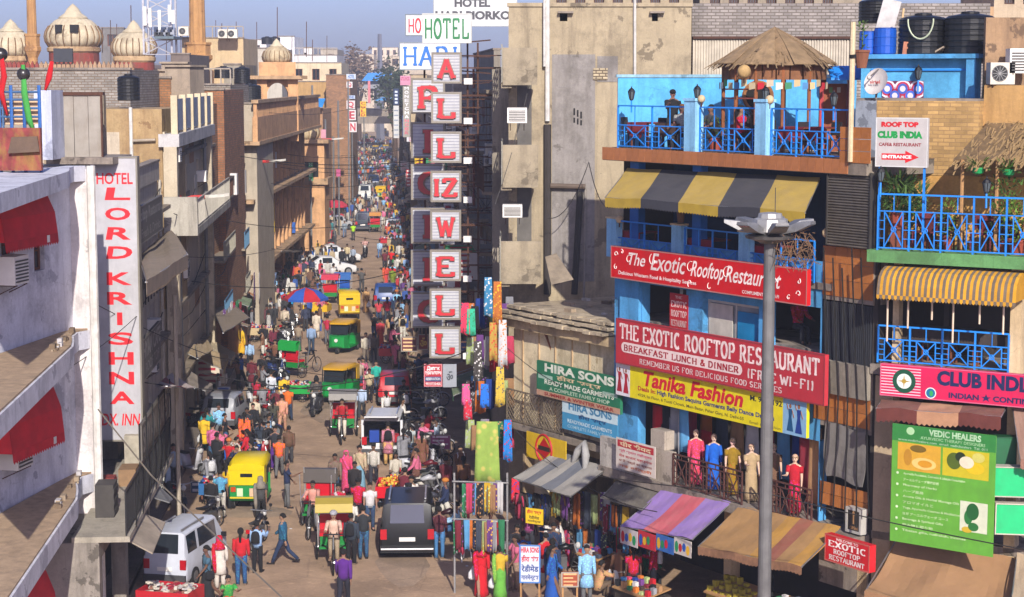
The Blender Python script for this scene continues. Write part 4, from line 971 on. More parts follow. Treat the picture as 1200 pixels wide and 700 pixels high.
# ==================== the green and yellow cafe building (right edge)
def CU(x,y=400,d=0):return C.u(x,y,d)
def CZ(x,y,d=0):return C.z(x,y,d)
cR=CU(1260)
YB=mat('b8935a',.85,.3,2,.3,kind='brick',c2='9c7c50',p=(.3,.1,.014));GREEN=plaster('5f9458','46663c')
cb=thing('cafe_building','yellow brick cafe building with green balcony slab and blue railings at the right edge','building',(cR/2,0,0),C)
zs=CZ(1027,305);zsf=CZ(1027,291);zf2=CZ(1035,427);zf1=CZ(1035,628)
mb=MB(C);mb.box(0,cR,-.5,3,zs,zsf);mb.build('green_slab',GREEN,cb)
mb=MB(C);mb.box(0,cR,-.1,3,zf2-.25,zf2);mb.box(.1,cR,0,3,zf1-.1,zf1+.1);each(mb,'floor_slab',CONC,cb)
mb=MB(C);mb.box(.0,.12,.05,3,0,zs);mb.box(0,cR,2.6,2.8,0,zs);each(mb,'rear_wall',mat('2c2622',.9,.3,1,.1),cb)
mb=MB(C);mb.box(CU(1044),CU(1051),.1,.4,zf2,zs);mb.build('column',CREAM,cb)
mb=MB(C);mb.box(CU(1183),CU(1196),.0,.4,0,zs);mb.build('column',CREAM,cb)
mb=MB(C);mb.box(.12,CU(1048),.0,.5,0,zf2-.3);mb.build('column',plaster('a89478'),cb)
DY=1.9
za,zb_=CZ(1027,118,DY),zsf
mb=MB(C);mb.box(C.u(1026,200,DY),C.u(1300,200,DY),DY,DY+.3,zsf,za-1.9);mb.build('yellow_wall',plaster('cc9c54','a07840'),cb)
mb=MB(C);mb.box(C.u(1026,200,DY),C.u(1147,180,DY),DY-.02,DY+.3,za-1.9,za);mb.build('brick_wall',YB,cb)
mb=MB(C);mb.box(C.u(1147,180,DY)+.0,C.u(1300,180,DY),DY+.3,DY+.6,zsf,za+.4);mb.build('side_wall',plaster('b89058'),cb)
mb=MB(C);mb.box(C.u(1003,140,DY),C.u(1026,200,DY),DY-.04,DY+.3,zsf,za+.0);mb.build('grey_pier',plaster('8a9098','5c6068'),cb)
mb=MB(C);mb.box(C.u(1003,140,DY),C.u(1147,180,DY),DY,DY+3.2,za,za+.06);mb.build('roof_floor',CONC,cb)
DB=3.6
b0,b1=C.u(1009,90,DB),C.u(1147,90,DB);zt1=C.z(1080,69,DB);ztb=C.z(1080,83,DB)
mb=MB(C);mb.box(b0,b1,DB,DB+.2,za,zt1);mb.build('blue_roof_wall',plaster('56a8d4','3f84ac'),cb)
mb=MB(C);mb.box(b0-.1,b1+.1,DB-.35,DB+.25,zt1+.002,zt1+.12);mb.box(C.u(1136,90,DB),b1,DB-.3,DB-.01,za,zt1);mb.build('blue_ledge',BLUEW,cb)
m=MB(C);m.box(b0+.3,C.u(1133,90,DB),DB-.06,DB-.02,ztb,ztb+.05);m.build('ledge_line',BLUE,cb)
a0,a1=C.u(1034,105,DB-.05),C.u(1082,105,DB-.05);q0,q1=C.z(1050,118,DB-.05),C.z(1050,95,DB-.05)
mu=thing('mural','painted panel of white and red flower circles on the blue rooftop wall','mural',((a0+a1)/2,DB-.05,q0),C)
MB(C).box(a0,a1,DB-.05,DB-.005,q0,q1).build('panel',paint('5a2440'),mu)
for i in range(5):
 cx=a0+(a1-a0)*(.12+.19*i);cz=q0+(q1-q0)*(.6 if i%2==0 else .25)
 for k,(r_,c_)in enumerate(((.24,'d8d0d8'),(.19,'b03048'),(.14,'3f60b8'),(.08,'d8d0d8'))):
  m=MB(C);m.add([(max(a0,min(a1,cx+r_*math.cos(t))),DB-.052-.002*k,max(q0,min(q1,cz+r_*math.sin(t))))for t in[2*math.pi*j/14 for j in range(14)]],[tuple(range(14))]);m.build('painted_ring',paint(c_),mu)
m=MB(C)
garment_mb(m,(C.u(1083,105,DB)+C.u(1130,105,DB))/2,DB-.08,C.z(1100,97,DB),C.u(1130,105,DB)-C.u(1083,105,DB),C.z(1100,97,DB)-C.z(1100,118,DB),random.Random(4),'wide')
m.build('hanging_cloth',cloth('8c1220'),None,'dark red cloth hung on the blue rooftop wall beside the painted panel','cloth')
def dish(p,r,rz,label,face='c8c0b8',fr=C):
 o=thing('satellite_dish',label,'satellite dish',p,fr);x,y,z=p;m=MB(fr);ax=Vector((math.sin(rz),-math.cos(rz),.35)).normalized();u_,v_=ortho(ax);c=Vector((x,y,z+r+.1))
 rings=[[c-ax*(.22*r*(1-q_*q_))+(u_*math.cos(t)+v_*math.sin(t))*r*q_ for t in[2*math.pi*k/20 for k in range(20)]]for q_ in(.02,.3,.6,.85,1)]
 m.rings(rings,cap=False);m.rings([[p_-ax*.02 for p_ in rr]for rr in reversed(rings)],cap=False);m.build('reflector',mat(face,.5,.15,4,.05),o)
 m=MB(fr);m.tube([c-v_*r*.9,c+ax*r*.8],.018,5);m.tube([c-ax*.2*r,(x,y+.1,z+r*.5),(x,y+.05,z)],.03,6);m.build('arm',mat('6a625c',.6,.2,4,0),o)
 m=MB(fr);m.ball(c+ax*r*.82,.06);m.build('receiver',mat('b8b0a8',.5,.1,4,0),o);return o,c,ax
d_,dc,dax=dish((C.u(1025,105,1.7),1.75,za+.04),.36,-.3,'grey satellite dish with red lettering on the yellow brick wall')
letters(d_,Fr((C.w(dc.x,dc.y).x,C.w(dc.x,dc.y).y),-42),'airtel',-.14,dc.z-.06,.16,dc.z+.03,-.05,paint('b01c20'),.02)
DT=4.4
def onC(px,py,d,z=None):return(C.u(px,py,d),d,C.z(px,py,d)if z is None else z)
zk=zt1+.12
mb=MB(C);mb.box(b0-.4,b1+1.2,DB+.25,DB+4.5,zt1-.1,zt1+.1);mb.build('upper_roof',CONC,cb)
def hC(px,y1,d):return C.z(px,y1,d)-zk
water_tank(onC(1081,60,DT,zk),.66,hC(1081,16,DT),'black water tank with a looped hose, left of the pair on the cafe roof',fr=C)
water_tank(onC(1136,60,DT,zk),.67,hC(1136,14,DT),'black water tank at the right of the pair on the cafe roof',fr=C)
water_tank(onC(1026,60,5.8,zk+.9),.5,C.z(1026,-2,5.8)-zk-.9,'black ribbed water tank standing behind the blue barrels',fr=C)
m=MB(C);x_,y_,z_=onC(1080,28,DT-.68);m.tube([(x_+.35*math.sin(t)-.02,y_-.02,z_+.1+.5*-math.cos(t)*(1 if math.cos(t)>0 else .35))for t in[R(-100+200*k/14)for k in range(15)]],.022,5);m.build('hose',mat('b8c0a0',.6,.1,4,0),None,'pale hose looped over the black water tank','hose')
for px,lb,r_ in((1017,'blue plastic barrel at the left behind its taller twin',.24),(1037,'tall bright blue plastic barrel in front on the cafe roof',.3)):
 h_=C.z(px,34 if r_>.25 else 38,4.0)-zk;o=thing('barrel',lb,'barrel',onC(px,60,4.0,zk),C,'blue barrels');x_,y_,z_=onC(px,60,4.0,zk)
 MB(C).lathe((x_,y_,z_),[(r_*.92,0),(r_,.04),(r_,h_*.32),(r_*1.04,h_*.34),(r_,h_*.37),(r_,h_*.66),(r_*1.04,h_*.68),(r_,h_*.71),(r_,h_*.95),(r_*.93,h_)],16).build('drum',paint('0f4fae',.4),o)
 MB(C).lathe((x_,y_,z_+h_),[(r_*.95,-.02),(r_*.95,.03),(r_*.1,.035)],16).build('lid',paint('0c3f8e',.4),o)
def plank(a,b,w_,h,c,label,name='plank'):m=MB();m.bar(a,b,w_,h);return m.build(name,mat(c,.8,.25,4,.2),None,label,name)
Cw=lambda*a:C.w(*onC(*a))
plank(Cw(1036,36,4.9),Cw(1046,0,4.9),.5,.05,'b8b4b0','white board leaning on the black tank behind the barrels','board')
plank(Cw(1053,60,4.3),Cw(1059,10,4.3),.05,.04,'b89a70','thin pale stick leaning on the left water tank','stick')
plank(Cw(1070,66,3.9),Cw(1072,50,3.9),.6,.04,'a4684c','square brown board in front of the left water tank','board')
for i in range(4):plank(Cw(1084+5*i,68,4.0+.1*i),Cw(1106+3*i,55-i,4.0+.1*i),.06,.04,'9c8a74',f'grey timber offcut between the two tanks, {("lowest", "second lowest", "second highest", "highest")[i]} of its pile','plank')
pl=thing('plant_pot','clay pot with a small green plant on the blue canopy by the cream pole','plant',C.loc(E.w(E.u(1010,60,2),2,E.z(1010,80,2))),C)
x_,y_,z_=C.loc(E.w(E.u(1010,60,2),2,E.z(1010,80,2)))
MB(C).lathe((x_,y_,z_),[(.13,0),(.2,.4),(.22,.42),(.22,.48),(.17,.48)],12).build('pot',plaster('8a5438'),pl)
m=MB(C);rs=random.Random(3)
for i in range(26):a=Vector((x_+rs.uniform(-.12,.12),y_+rs.uniform(-.1,.1),z_+.5+rs.random()*.75));m.bar(a,a+Vector((rs.uniform(-.12,.12),rs.uniform(-.1,.1),rs.uniform(-.05,.1))),.06,.008)
m.tube([(x_,y_,z_+.4),(x_+.03,y_,z_+1.15)],.015,4);m.build('foliage',mat('4a6420',.8,.3,5,.1),pl)
pp=E.u(999,60,-.35);m=MB(E);m.tube([(pp,-.35,E.z(999,190,-.35)),(pp,-.35,E.z(999,26,-.35))],.07,8);m.build('pole',plaster('cbb894','9a8258'),None,'tall cream painted pole at the right corner of the terrace','pole')
m=MB(E);m.tube([(pp+.02,-.35,E.z(999,68,-.35)),(pp+.02,-.36,E.z(999,64,-.35))],.09,8);m.build('tape',RUBBER,None,'black tape band round the cream pole','tape')
b=board(C,(1027,138,1087,195),-.25,'white sign reading ROOF TOP CLUB INDIA CAFE & RESTAURANT with a red entrance arrow','b0aaa6',th=.12,border='c8c8c4',bt=.02)
write(b,C,'ROOF TOP',.1,.81,.82,.92,'c01c24',.07);write(b,C,'CLUB INDIA',.03,.58,.9,.73,'109040',.07);write(b,C,'CAFE& RESTAURANT',.06,.42,.88,.49,'8c1c24',.03)
o_,u0,z0,u1,z1,y=b;W_,H_=u1-u0,z1-z0;m=MB(C)
m.add([(u0+fx*W_,y-.004,z0+fz*H_)for fx,fz in((.12,.14),(.58,.14),(.58,.08),(.84,.2),(.58,.33),(.58,.27),(.12,.27))],[tuple(range(7))]);m.build('arrow',paint('c01c24'),o_)
write(b,C,'ENTRANCE',.14,.17,.7,.24,'e8e0dc',.05,dy=.008)
for px in(1031,1083):m=MB(C);m.bar((C.u(px,200,-.2),-.18,z0),(C.u(px,200,-.2),-.18,zsf),.05);m.build('leg',BLUE,o_)
zr_=C.z(1100,244,-.45)
railing(C,CU(1029,260,-.45),cR,zsf,zsf+1.42,-.45,'blue crossed railing on the green cafe balcony slab',BLUE,6,mid=.3)
railing(C,CU(1029,400,-.05),CU(1183,400),zf2+.05,CZ(1030,380),-.05,'blue crossed railing above the magenta cafe sign',BLUE,4,mid=.35)
for i,px in enumerate((1040,1064,1092,1117,1148,1176)):
 m=MB(C);x_=CU(px,370,-.6);m.tube([(x_,-.6,CZ(px,352,-.6)),(x_,-.6,CZ(px,(400,385,375,402,380,392)[i],-.6))],.025,6);m.build('tent_pole',mat('c8b49c',.6,.1,4,0),None,f'thin cream pole hanging below the yellow striped awning, {("first", "second", "third", "fourth", "fifth", "last")[i]} from the left','pole','awning poles')
ya=mat('c08a18',.85,.15,4,.2);ga=mat('6a5c4c',.85,.2,4,.2)
o=thing('awning','rounded yellow and grey striped awning below the green balcony slab','awning',(CU(1110,330),-.5,CZ(1027,350,-.9)),C)
u0,u1=CU(1029,330,-.9),CU(1192,330,-.9);z1,z0=CZ(1029,311,-.5),CZ(1029,346,-.95);n=46
prof=[(-.12,z1),(-.45,z1-.02),(-.72,z1-.1),(-.9,z1-.25),(-.97,z1-.45),(-1.0,z0+.02)]
for i in range(n):
 a,b2=u0+(u1-u0)*i/n,u0+(u1-u0)*(i+1)/n;m=MB(C)
 V=[(x,y,z)for x in(a,b2)for y,z in prof]+[(x,y+.02,z-.02)for x in(a,b2)for y,z in prof];k=len(prof)
 m.add(V,[(j,j+k,j+k+1,j+1)for j in range(k-1)]+[(2*k+j+1,2*k+j+k+1,2*k+j+k,2*k+j)for j in range(k-1)]);m.build('canvas_stripe',ya if i%2 else ga,o)
 m=MB(C);m.prism([(a,-1.0,z0+.02),(b2,-1.0,z0+.02),(b2,-1.0,z0-.06),((a+b2)/2,-1.0,z0-.1),(a,-1.0,z0-.06)],(0,.015,0));m.build('valance',ga if i%2 else ya,o)
for x in(u0,u1):m=MB(C);m.prism([(x,y,z)for y,z in prof]+[(x,-.12,z0+.05)],(.01,0,0));m.build('end_panel',ya,o)
b=board(C,(1032,426,1262,463),-.5,'magenta sign with round green emblem reading CLUB INDIA INDIAN CONTINENTAL','c40e48',th=.16,border='c8607c',bt=.02)
W_=b[3]-b[1];H_=b[4]-b[2];k=lambda px:(CU(px,450,-.5)-b[1])/W_
for i in range(10):patch(b,C,.005,.07+i*.09,k(1079),.105+i*.09,'d8b0b8',dy=.003,name='printed_stripe')
r_=lambda px,r:(k(px)-r/W_,k(px)+r/W_)
zc=.5
for rr,c_ in((.30,'0e4c34'),(.19,'d8d8d0')):a,b2=r_(1059.5,rr);patch(b,C,a,zc-rr/H_,b2,zc+rr/H_,c_,dy=.006+(.3-rr)*.03,shape='round')
m=MB(C);cx=b[1]+k(1059.5)*W_;cz=b[2]+zc*H_;P=[]
for j in range(16):a=2*math.pi*j/16;q_=.17 if j%4==0 else(.05 if j%2 else .07);P.append((cx+q_*math.cos(a),b[5]-.013,cz+q_*math.sin(a)))
m.add(P,[tuple(range(16))]);m.build('printed_star',paint('a88a30'),b[0])
for rr,c_ in((.14,'d0d8d0'),(.115,'14648c')):a,b2=r_(1091,rr);patch(b,C,a,.2-rr/H_,b2,.2+rr/H_,c_,dy=.006+(.14-rr)*.1,shape='round')
patch(b,C,k(1089.5),.1,k(1094),.28,'2c9c50',dy=.012,shape='round')
write(b,C,'CLUB INDIA',k(1098),.46,k(1216),.93,'0c2050',.05);write(b,C,'INDIAN ★ CONTINENTAL',k(1112),.08,k(1240),.32,'0c2050',.04)
br=mat('5e2c24',.9,.2,3,.2,kind='dusty',c2='8a6a58');bt=mat('a87c5c',.9,.2,3,.2,kind='dusty',c2='a08068')
A=C.uv(1033,468,-.3);c_=C.uv(1027,478,-1.3);d2=C.uv(1173,488,-1.3);B=C.uv(1178,478,-.3)
awning(C,(A[0],-.3,A[1]),(B[0],-.3,B[1]),(c_[0],-1.3,c_[1]),(d2[0],-1.3,d2[1]),'low brown and tan awning directly under the magenta cafe sign',[br,bt,br],.3,.03)
HB=Fr((C.w(CU(1046,560),-1.4).x,C.w(CU(1046,560),-1.4).y),-38)
b=board(HB,(1046,496,1166,634),0,'large green banner reading VEDIC HEALERS with food and portrait pictures','5a9a30',th=.02,name='banner',cat='banner')
patch(b,HB,0,.86,1,1,'2f7c38');patch(b,HB,.06,.62,.48,.85,'c8982c',dy=.003);patch(b,HB,.5,.62,.94,.85,'b8a81c',dy=.003);patch(b,HB,.68,.18,.94,.43,'c8ccb0',dy=.003)
write(b,HB,'VEDIC HEALERS',.36,.93,.86,.985,'a8c8a0',.04);write(b,HB,'AYURVEDIC THERAPY DESIGNERS',.28,.895,.9,.92,'98bc8c',.01);write(b,HB,'www.vedichealers.com  email: vedichealers  Tel. 011',.06,.865,.92,.885,'a8c8a0',.01)
patch(b,HB,.14,.92,.22,.985,'98bc8c',dy=.005,shape='round')
for fx0,fz0,fx1,fz1,c_,sh in((.18,.78,.34,.84,'6a5418','round'),(.2,.64,.44,.74,'d8b468','round'),(.26,.66,.4,.72,'c88c1c','round'),(.54,.68,.68,.82,'4a5c18','round'),(.66,.7,.8,.8,'d8ccb0','round'),(.72,.66,.9,.76,'d8b818','round'),(.78,.76,.9,.84,'c8c060','round'),(.74,.28,.86,.42,'1c5c28','round'),(.72,.24,.8,.36,'246c30','round'),(.76,.19,.86,.26,'286c30','round'),(.7,.17,.8,.22,'b89c28','round'),(.62,.75,.72,.83,'203018','round'),(.12,.66,.2,.8,'a87820','round')):
 patch(b,HB,fx0,fz0,fx1,fz1,c_,dy=.006+.002*rnd.random(),shape=sh)
for i,t_ in enumerate(('Ayurvedic Foundation, Cosmetics & Lifestyle Consultation','アーユルヴェーダ健康診断','Pharmacy of Herbs','ハーブ薬局','Aroma Oils & Herbal Massage Oils','アロマオイルと','Yoga, Ayurvedic Courses & Meditation','ヨガ アーユルヴェーダ コース','Beverage & Spiritual Gifts','飲み物と贈り物','Tibetan gifts, rudraksh, incense')):
 wv=(.6,.35,.33,.2,.55,.3,.56,.45,.4,.3,.62)[i];write(b,HB,t_,.12,.575-i*.048,.12+wv,.6-i*.048,'b4cc98',.015)
 if i%2==0:patch(b,HB,.05,.578-i*.048,.075,.6-i*.048,'c8dcb0',dy=.005,shape='round')
GB=Fr((C.w(CU(1163,560),-1.7).x,C.w(CU(1163,560),-1.7).y),-8)
for(x0,y0,x1,y1,c_,lb,d)in((1164,547,1250,582,'0cae68','blank bright green box sign, upper of the pair at the right edge',0),(1167,590,1250,626,'0cae68','blank bright green box sign, lower of the pair at the right edge',.05),(1160,512,1191,546,'0e5c34','small dark green box sign above the bright green pair',.6)):
 b=board(GB,(x0,y0,x1,y1),d,lb,c_,th=.3,frame_c='b8b0a0' if y0!=512 else '0c4c2c',bt=.02)
 MB(GB).box(b[1]+.1,b[1]+.16,d+.1,d+2.0,b[2]+.1,b[2]+.16).build('bracket',RUST,b[0])
bwn=mat('8c6848',.95,.2,1.5,.4,kind='dusty',c2='94744c')
A=C.uv(1052,628,-.4);B=C.uv(1195,655,-.4);c_=C.uv(1013,694,-2.3);d2=C.uv(1178,722,-2.3)
awning(C,(A[0],-.4,A[1]),(B[0],-.4,B[1]),(c_[0],-2.3,c_[1]),(d2[0],-2.3,d2[1]),'big faded brown tarpaulin awning below the green banner',[bwn],.3,.22,n=12)
A=C.uv(1192,648,-.6);B=C.uv(1260,660,-.6);c_=C.uv(1186,700,-2.1);d2=C.uv(1260,710,-2.1)
awning(C,(A[0],-.6,A[1]),(B[0],-.6,B[1]),(c_[0],-2.1,c_[1]),(d2[0],-2.1,d2[1]),'pale tarpaulin awning cut by the lower right corner',[mat('a89274',.95,.2,1.5,.4,kind='dusty')],.3,.1)
A=C.uv(1187,476,-.2);B=C.uv(1260,480,-.2);c_=C.uv(1196,540,-1.6);d2=C.uv(1270,545,-1.6)
awning(C,(A[0],-.2,A[1]),(B[0],-.2,B[1]),(c_[0],-1.6,c_[1]),(d2[0],-1.6,d2[1]),'pinkish brown awning edge at the right border above the green boxes',[mat('8a6454',.95,.2,1.5,.4,kind='dusty')],.2,.05)
STRAW=mat('8c7450',.95,.35,5,.5,kind='ribs',p=(9,));STRAW2=mat('6c5638',.95,.35,5,.5)
o=thing('thatch_canopy','shaggy straw thatched canopy over the upper cafe balcony','canopy',(CU(1170,170,.6),.8,CZ(1120,188,.5)),C)
rs=random.Random(5);m=MB(C)
for i in range(900):
 a,t=rs.random(),rs.random();px=1200+(1118+40*t-1200)*(1-a)+a*90
 p=Vector((C.u(1118,185,.3)+a*5.2+t*.25,.2+t*2.4,C.z(1118,187,.2)+t*1.0+.02*a+rs.uniform(-.03,.06)-max(0,.25-a)*(1-t)*.4))
 m.bar(p,p+Vector((rs.uniform(-.12,.12),-.45,-.2+rs.uniform(-.05,.05))),rs.uniform(.02,.05),.012)
m.build('straw',mat('94794f',.95,.3,6,.2),o)
m=MB(C);x0,z0=C.u(1118,185,.3),C.z(1118,187,.2);m.prism([(x0,.25,z0-.06),(x0+5.4,.25,z0-.02),(x0+5.4,2.6,z0+.98),(x0+.3,2.6,z0+.98)],(0,0,.06));m.build('roof_mat',STRAW2,o)
for px in(1127,1168):m=MB(C);m.tube([(C.u(px,200,.2),.25,zsf),(C.u(px,200,.2),.25,z0)],.05,7);m.build('post',WOODL,o)
CA=Fr((C.w(0,1.2).x,C.w(0,1.2).y),0)
for x,y,w_,h_,lb,wt in((1170,99,.62,.55,'grey outdoor air conditioner with round fan at the right, left of the group',False),(1192,86,.6,.62,'white outdoor air conditioner, topmost at the right edge',True),(1186,134,.8,.62,'white outdoor air conditioner below the other two at the right edge',True)):
 ac_unit(CA,CA.u(x,y),CA.z(x,y),0,w_,h_,.4,lb,wt)
m=MB(CA);m.box(CA.u(1158,100),CA.u(1260,100),.4,.6,zsf+1.5,CA.z(1170,20));m.build('party_wall',plaster('9a7c5c','5c4838'),cb)
m=MB(CA);m.box(CA.u(1152,150),CA.u(1200,150),-.3,.4,CA.z(1152,157),CA.z(1152,148));m.build('green_ledge',GREEN,cb)
for i,pts in enumerate((((1149,118),(1146,190),(1149,235)),((1152,90),(1149,130),(1150,165)),((1180,120),(1165,150),(1152,160)))):
 m=MB();m.tube([CA.w(CA.u(x,y),-.1,CA.z(x,y))for x,y in pts],.03,5);m.build('cable',RUBBER,None,f'black cable drooping beside the air conditioners, {("longest", "upper short", "lower diagonal")[i]}','cable','cables at the air conditioners')
def bush(at,r,h,label,fr=C,c='3f5a1c',seed=1,pot='8a3c28',n=150,name='potted_plant',long=False):
 o=thing(name,label,'plant',at,fr,'potted plants');x,y,z=at;rs=random.Random(seed)
 if pot:MB(fr).lathe((x,y,z),[(r*.45,0),(r*.6,.3),(r*.66,.32),(r*.66,.38),(r*.5,.36)],10).build('pot',paint(pot,.8),o)
 m=MB(fr)
 for i in range(n):
  a=rs.random()*6.28;q_=r*rs.random()**.5;zz=z+.35+h*rs.random();p=Vector((x+q_*math.cos(a),y+q_*math.sin(a),zz))
  d=Vector((math.cos(a)*.5+rs.uniform(-.4,.4),math.sin(a)*.5,rs.uniform(-.5,.9))).normalized();m.bar(p,p+d*(rs.uniform(.22,.4)if long else rs.uniform(.06,.14)),rs.uniform(.03,.06),.006)
 m.build('foliage',mat(c,.7,.4,8,.1),o)
 m=MB(fr)
 for k in range(3):m.tube([(x,y,z+.3),(x+rs.uniform(-.5,.5)*r,y,z+.35+h*.8)],.012,4)
 m.build('stem',WOOD,o);return o
def cB(px,py,d):return(C.u(px,py,d),d,zsf)
bush((C.u(1052,230,.2),.2,zsf+.55),.32,.9,'spiky plant in a red square pot under the white rooftop sign',seed=1,long=True,n=240)
MB(C).box(C.u(1046,230,0),C.u(1058,230,0),-.1,.35,zsf,zsf+.55).build('plant_stand',paint('7c4430'),None,'low brown stand under the spiky potted plant','stand')
bush(cB(1067,230,.9),.4,1.2,'tall drooping green plant against the yellow wall',seed=2,long=True,n=260)
bush(cB(1112,240,.3),.22,.9,'small light green plant in the middle of the cafe balcony',seed=3,c='5c7824')
bush(cB(1178,240,.5),.4,1.5,'leafy plant by the white post on the cafe balcony',seed=4,c='4c6c20',n=260)
bush(cB(1196,240,.1),.45,1.0,'bright green bush at the right end of the cafe balcony',seed=5,c='648420',n=260)
for px,py,lb in((1146,205,'left'),(1182,207,'right')):
 at=(C.u(px,py,.15),.15,C.z(px,py,.15));o=thing('hanging_basket',f'green hanging flower basket under the thatch, {lb} one','plant',at,C,'hanging baskets');x,y,z=at
 MB(C).lathe(at,[(.03,0),(.13,.04),(.17,.15),(.17,.18),(.12,.17)],10).build('basket',paint('1c8c4c'),o);m=MB(C);rs=random.Random(px)
 for i in range(40):a=rs.random()*6.28;p=Vector((x,y,z+.17));m.bar(p,p+Vector((math.cos(a)*.3,math.sin(a)*.3,rs.uniform(-.12,.3))),.03,.006)
 m.build('foliage',mat('4c6c20',.7,.4,8,.1),o);m=MB(C);m.bar((x,y,z+.18),(x,y,z+.8),.008);m.build('hook',RUST,o)
def table_set(fr,at,w_,d_,label,c='7a1c24',h=.75):
 o=thing('table',label,'table',at,fr,'restaurant tables');x,y,z=at
 m=MB(fr);m.box(x-w_/2,x+w_/2,y-d_/2,y+d_/2,z+h-.03,z+h);m.build('tabletop',WOOD,o)
 m=MB(fr);m.prism([(x-w_/2-.02,y-d_/2-.02,z+h+.004),(x+w_/2+.02,y-d_/2-.02,z+h+.004),(x+w_/2+.02,y+d_/2,z+h+.004),(x-w_/2-.02,y+d_/2,z+h+.004)],(0,0,.01))
 for i in range(8):a=x-w_/2+w_*i/8;m.prism([(a,y-d_/2-.03,z+h),(a+w_/8,y-d_/2-.03,z+h),(a+w_/8+.02,y-d_/2-.05,z+h-.32-.07*(i%2)),(a+.02,y-d_/2-.05,z+h-.3-.08*(i%3))],(0,.01,0))
 m.build('tablecloth',cloth(c),o)
 for sx in(-1,1):
  for sy in(-1,1):m=MB(fr);m.box(x+sx*(w_/2-.08)-.02,x+sx*(w_/2-.08)+.02,y+sy*(d_/2-.08)-.02,y+sy*(d_/2-.08)+.02,z,z+h-.03);m.build('leg',WOOD,o)
 return o
_chair=None
def chair(p,rz,label,c='2c2420',group='restaurant chairs'):
 global _chair
 if _chair is None:
  o=thing('chair',label,'chair',(0,0,0),WORLD,group);_chair=o
  m=MB();m.box(-.2,.2,-.2,.2,.42,.45);m.build('seat',CLOTHES,o,color=c)
  m=MB();m.prism([(-.2,.19,.55),(.2,.19,.55),(.2,.24,.9),(-.2,.24,.9)],(0,.02,0));m.bar((-.19,.2,.44),(-.19,.25,.9),.03);m.bar((.19,.2,.44),(.19,.25,.9),.03);m.build('backrest',CLOTHES,o,color=c)
  for sx in(-1,1):
   for sy in(-1,1):m=MB();m.bar((sx*.18,sy*.18,0),(sx*.18,sy*.18,.42),.03);m.build('leg',CLOTHES,o,color=c)
  o.location=p;o.rotation_euler=(0,0,rz);return o
 return copy_thing(_chair,p,rz,label,group,colors={'seat':c,'backrest':c,'leg':c})
for i,(px,c_)in enumerate(((1080,'5c1c1c'),(1093,'5c1c1c'),(1118,'2c201c'),(1148,'5c1c1c'),(1164,'5c1c1c'),(1190,'2c201c'))):
 chair(C.w(C.u(px,270,.4),.4,zsf),R(-25+40*(i%3)),f'{"dark red" if c_[0] == "5" else "dark brown"} chair behind the blue cafe balcony railing, {("first", "second", "third", "fourth", "fifth", "last")[i]} from the left',c_)
for px,lb in((1104,'table with a dark red cloth in the middle of the cafe balcony'),(1176,'table with a dark red cloth at the right of the cafe balcony')):table_set(C,(C.u(px,262,.7),.8,zsf),.9,.7,lb,'4c1418')
for i,px in enumerate((1060,1100,1130,1160)):table_set(C,(CU(px,400,.8),.9,zf2),.9,.6,f'dark table inside the lower cafe floor, {("leftmost", "second", "third", "rightmost")[i]}','3c3430',.9)
# ==================== on the restaurant terrace
def TE(px,py,d,z):return(E.u(px,py,d),d,z)
hc=E.w(E.u(907,90,1.9),1.9,0);HF=Fr((hc.x,hc.y),-20)
ze,zap=HF.z(907,76),HF.z(907,33);rH=(HF.u(978,80)-HF.u(838,80))/2;hx=(HF.u(978,80)+HF.u(838,80))/2
o=thing('thatched_hut','round hut with a conical brown thatch roof on the restaurant terrace','hut',(hx,0,ztf),HF)
n=18;rs=random.Random(8)
for i in range(n):
 a0,a1=2*math.pi*i/n,2*math.pi*(i+1.12)/n;m=MB(HF);r0=rH*rs.uniform(.97,1.05);dz=rs.uniform(-.03,.03);lift=.02*(i%2)
 P=[]
 for a in(a0,(a0+a1)/2,a1):P.append((hx+r0*math.cos(a),r0*math.sin(a),ze+dz+lift))
 P2=[(hx+r0*.5*math.cos(a),r0*.5*math.sin(a),ze+(zap-ze)*.53+lift+rs.uniform(0,.04))for a in(a1,(a0+a1)/2,a0)]
 m.prism(P+P2,(0,0,.025));m.prism([P2[2],P2[1],(hx,0,zap+lift*.5)],(0,0,.03));m.prism([P2[1],P2[0],(hx,0,zap+lift*.5)],(0,0,.03))
 m.build('thatch_sheet',mat(rs.choice(['8a7252','80684a','94805e']),.95,.3,4,.5),o)
for i in range(11):
 a=rs.random()*6.28;r0,r1=rH*rs.uniform(.5,.95),rH*rs.uniform(.2,.5);f=lambda r:ze+(zap-ze)*(1-r/rH)+.06
 m=MB(HF);m.bar((hx+r0*math.cos(a),r0*math.sin(a),f(r0)),(hx+r1*math.cos(a+.5),r1*math.sin(a+.5),f(r1)),.12,.02);m.build('roof_patch',mat('6c5840',.95,.3,4,.5),o)
m=MB(HF)
for i in range(420):
 a=rs.random()*6.283;r0=rH*rs.uniform(.25,1.04)**.8;z=ze+(zap-ze)*(1-r0/rH)+.05;r1=r0+rs.uniform(.12,.3);z1_=z-(r1-r0)*(zap-ze)/rH-rs.uniform(0,.05);a2=a+rs.uniform(-.03,.03);m.bar((hx+r0*math.cos(a),r0*math.sin(a),z),(hx+r1*math.cos(a2),r1*math.sin(a2),z1_),rs.uniform(.02,.06),.01)
m.build('straw',mat('7c6648',.95,.4,6,.2),o)
m=MB(HF);rr=rH*.86;k=24
for i in range(k):
 a0,a1=2*math.pi*i/k,2*math.pi*(i+.9)/k;m.prism([(hx+rr*math.cos(a0),rr*math.sin(a0),ze-.42),(hx+rr*math.cos(a1),rr*math.sin(a1),ze-.42),(hx+rr*math.cos(a1),rr*math.sin(a1),ze+.12),(hx+rr*math.cos(a0),rr*math.sin(a0),ze+.12)],(-.03*math.cos(a0),-.03*math.sin(a0),0))
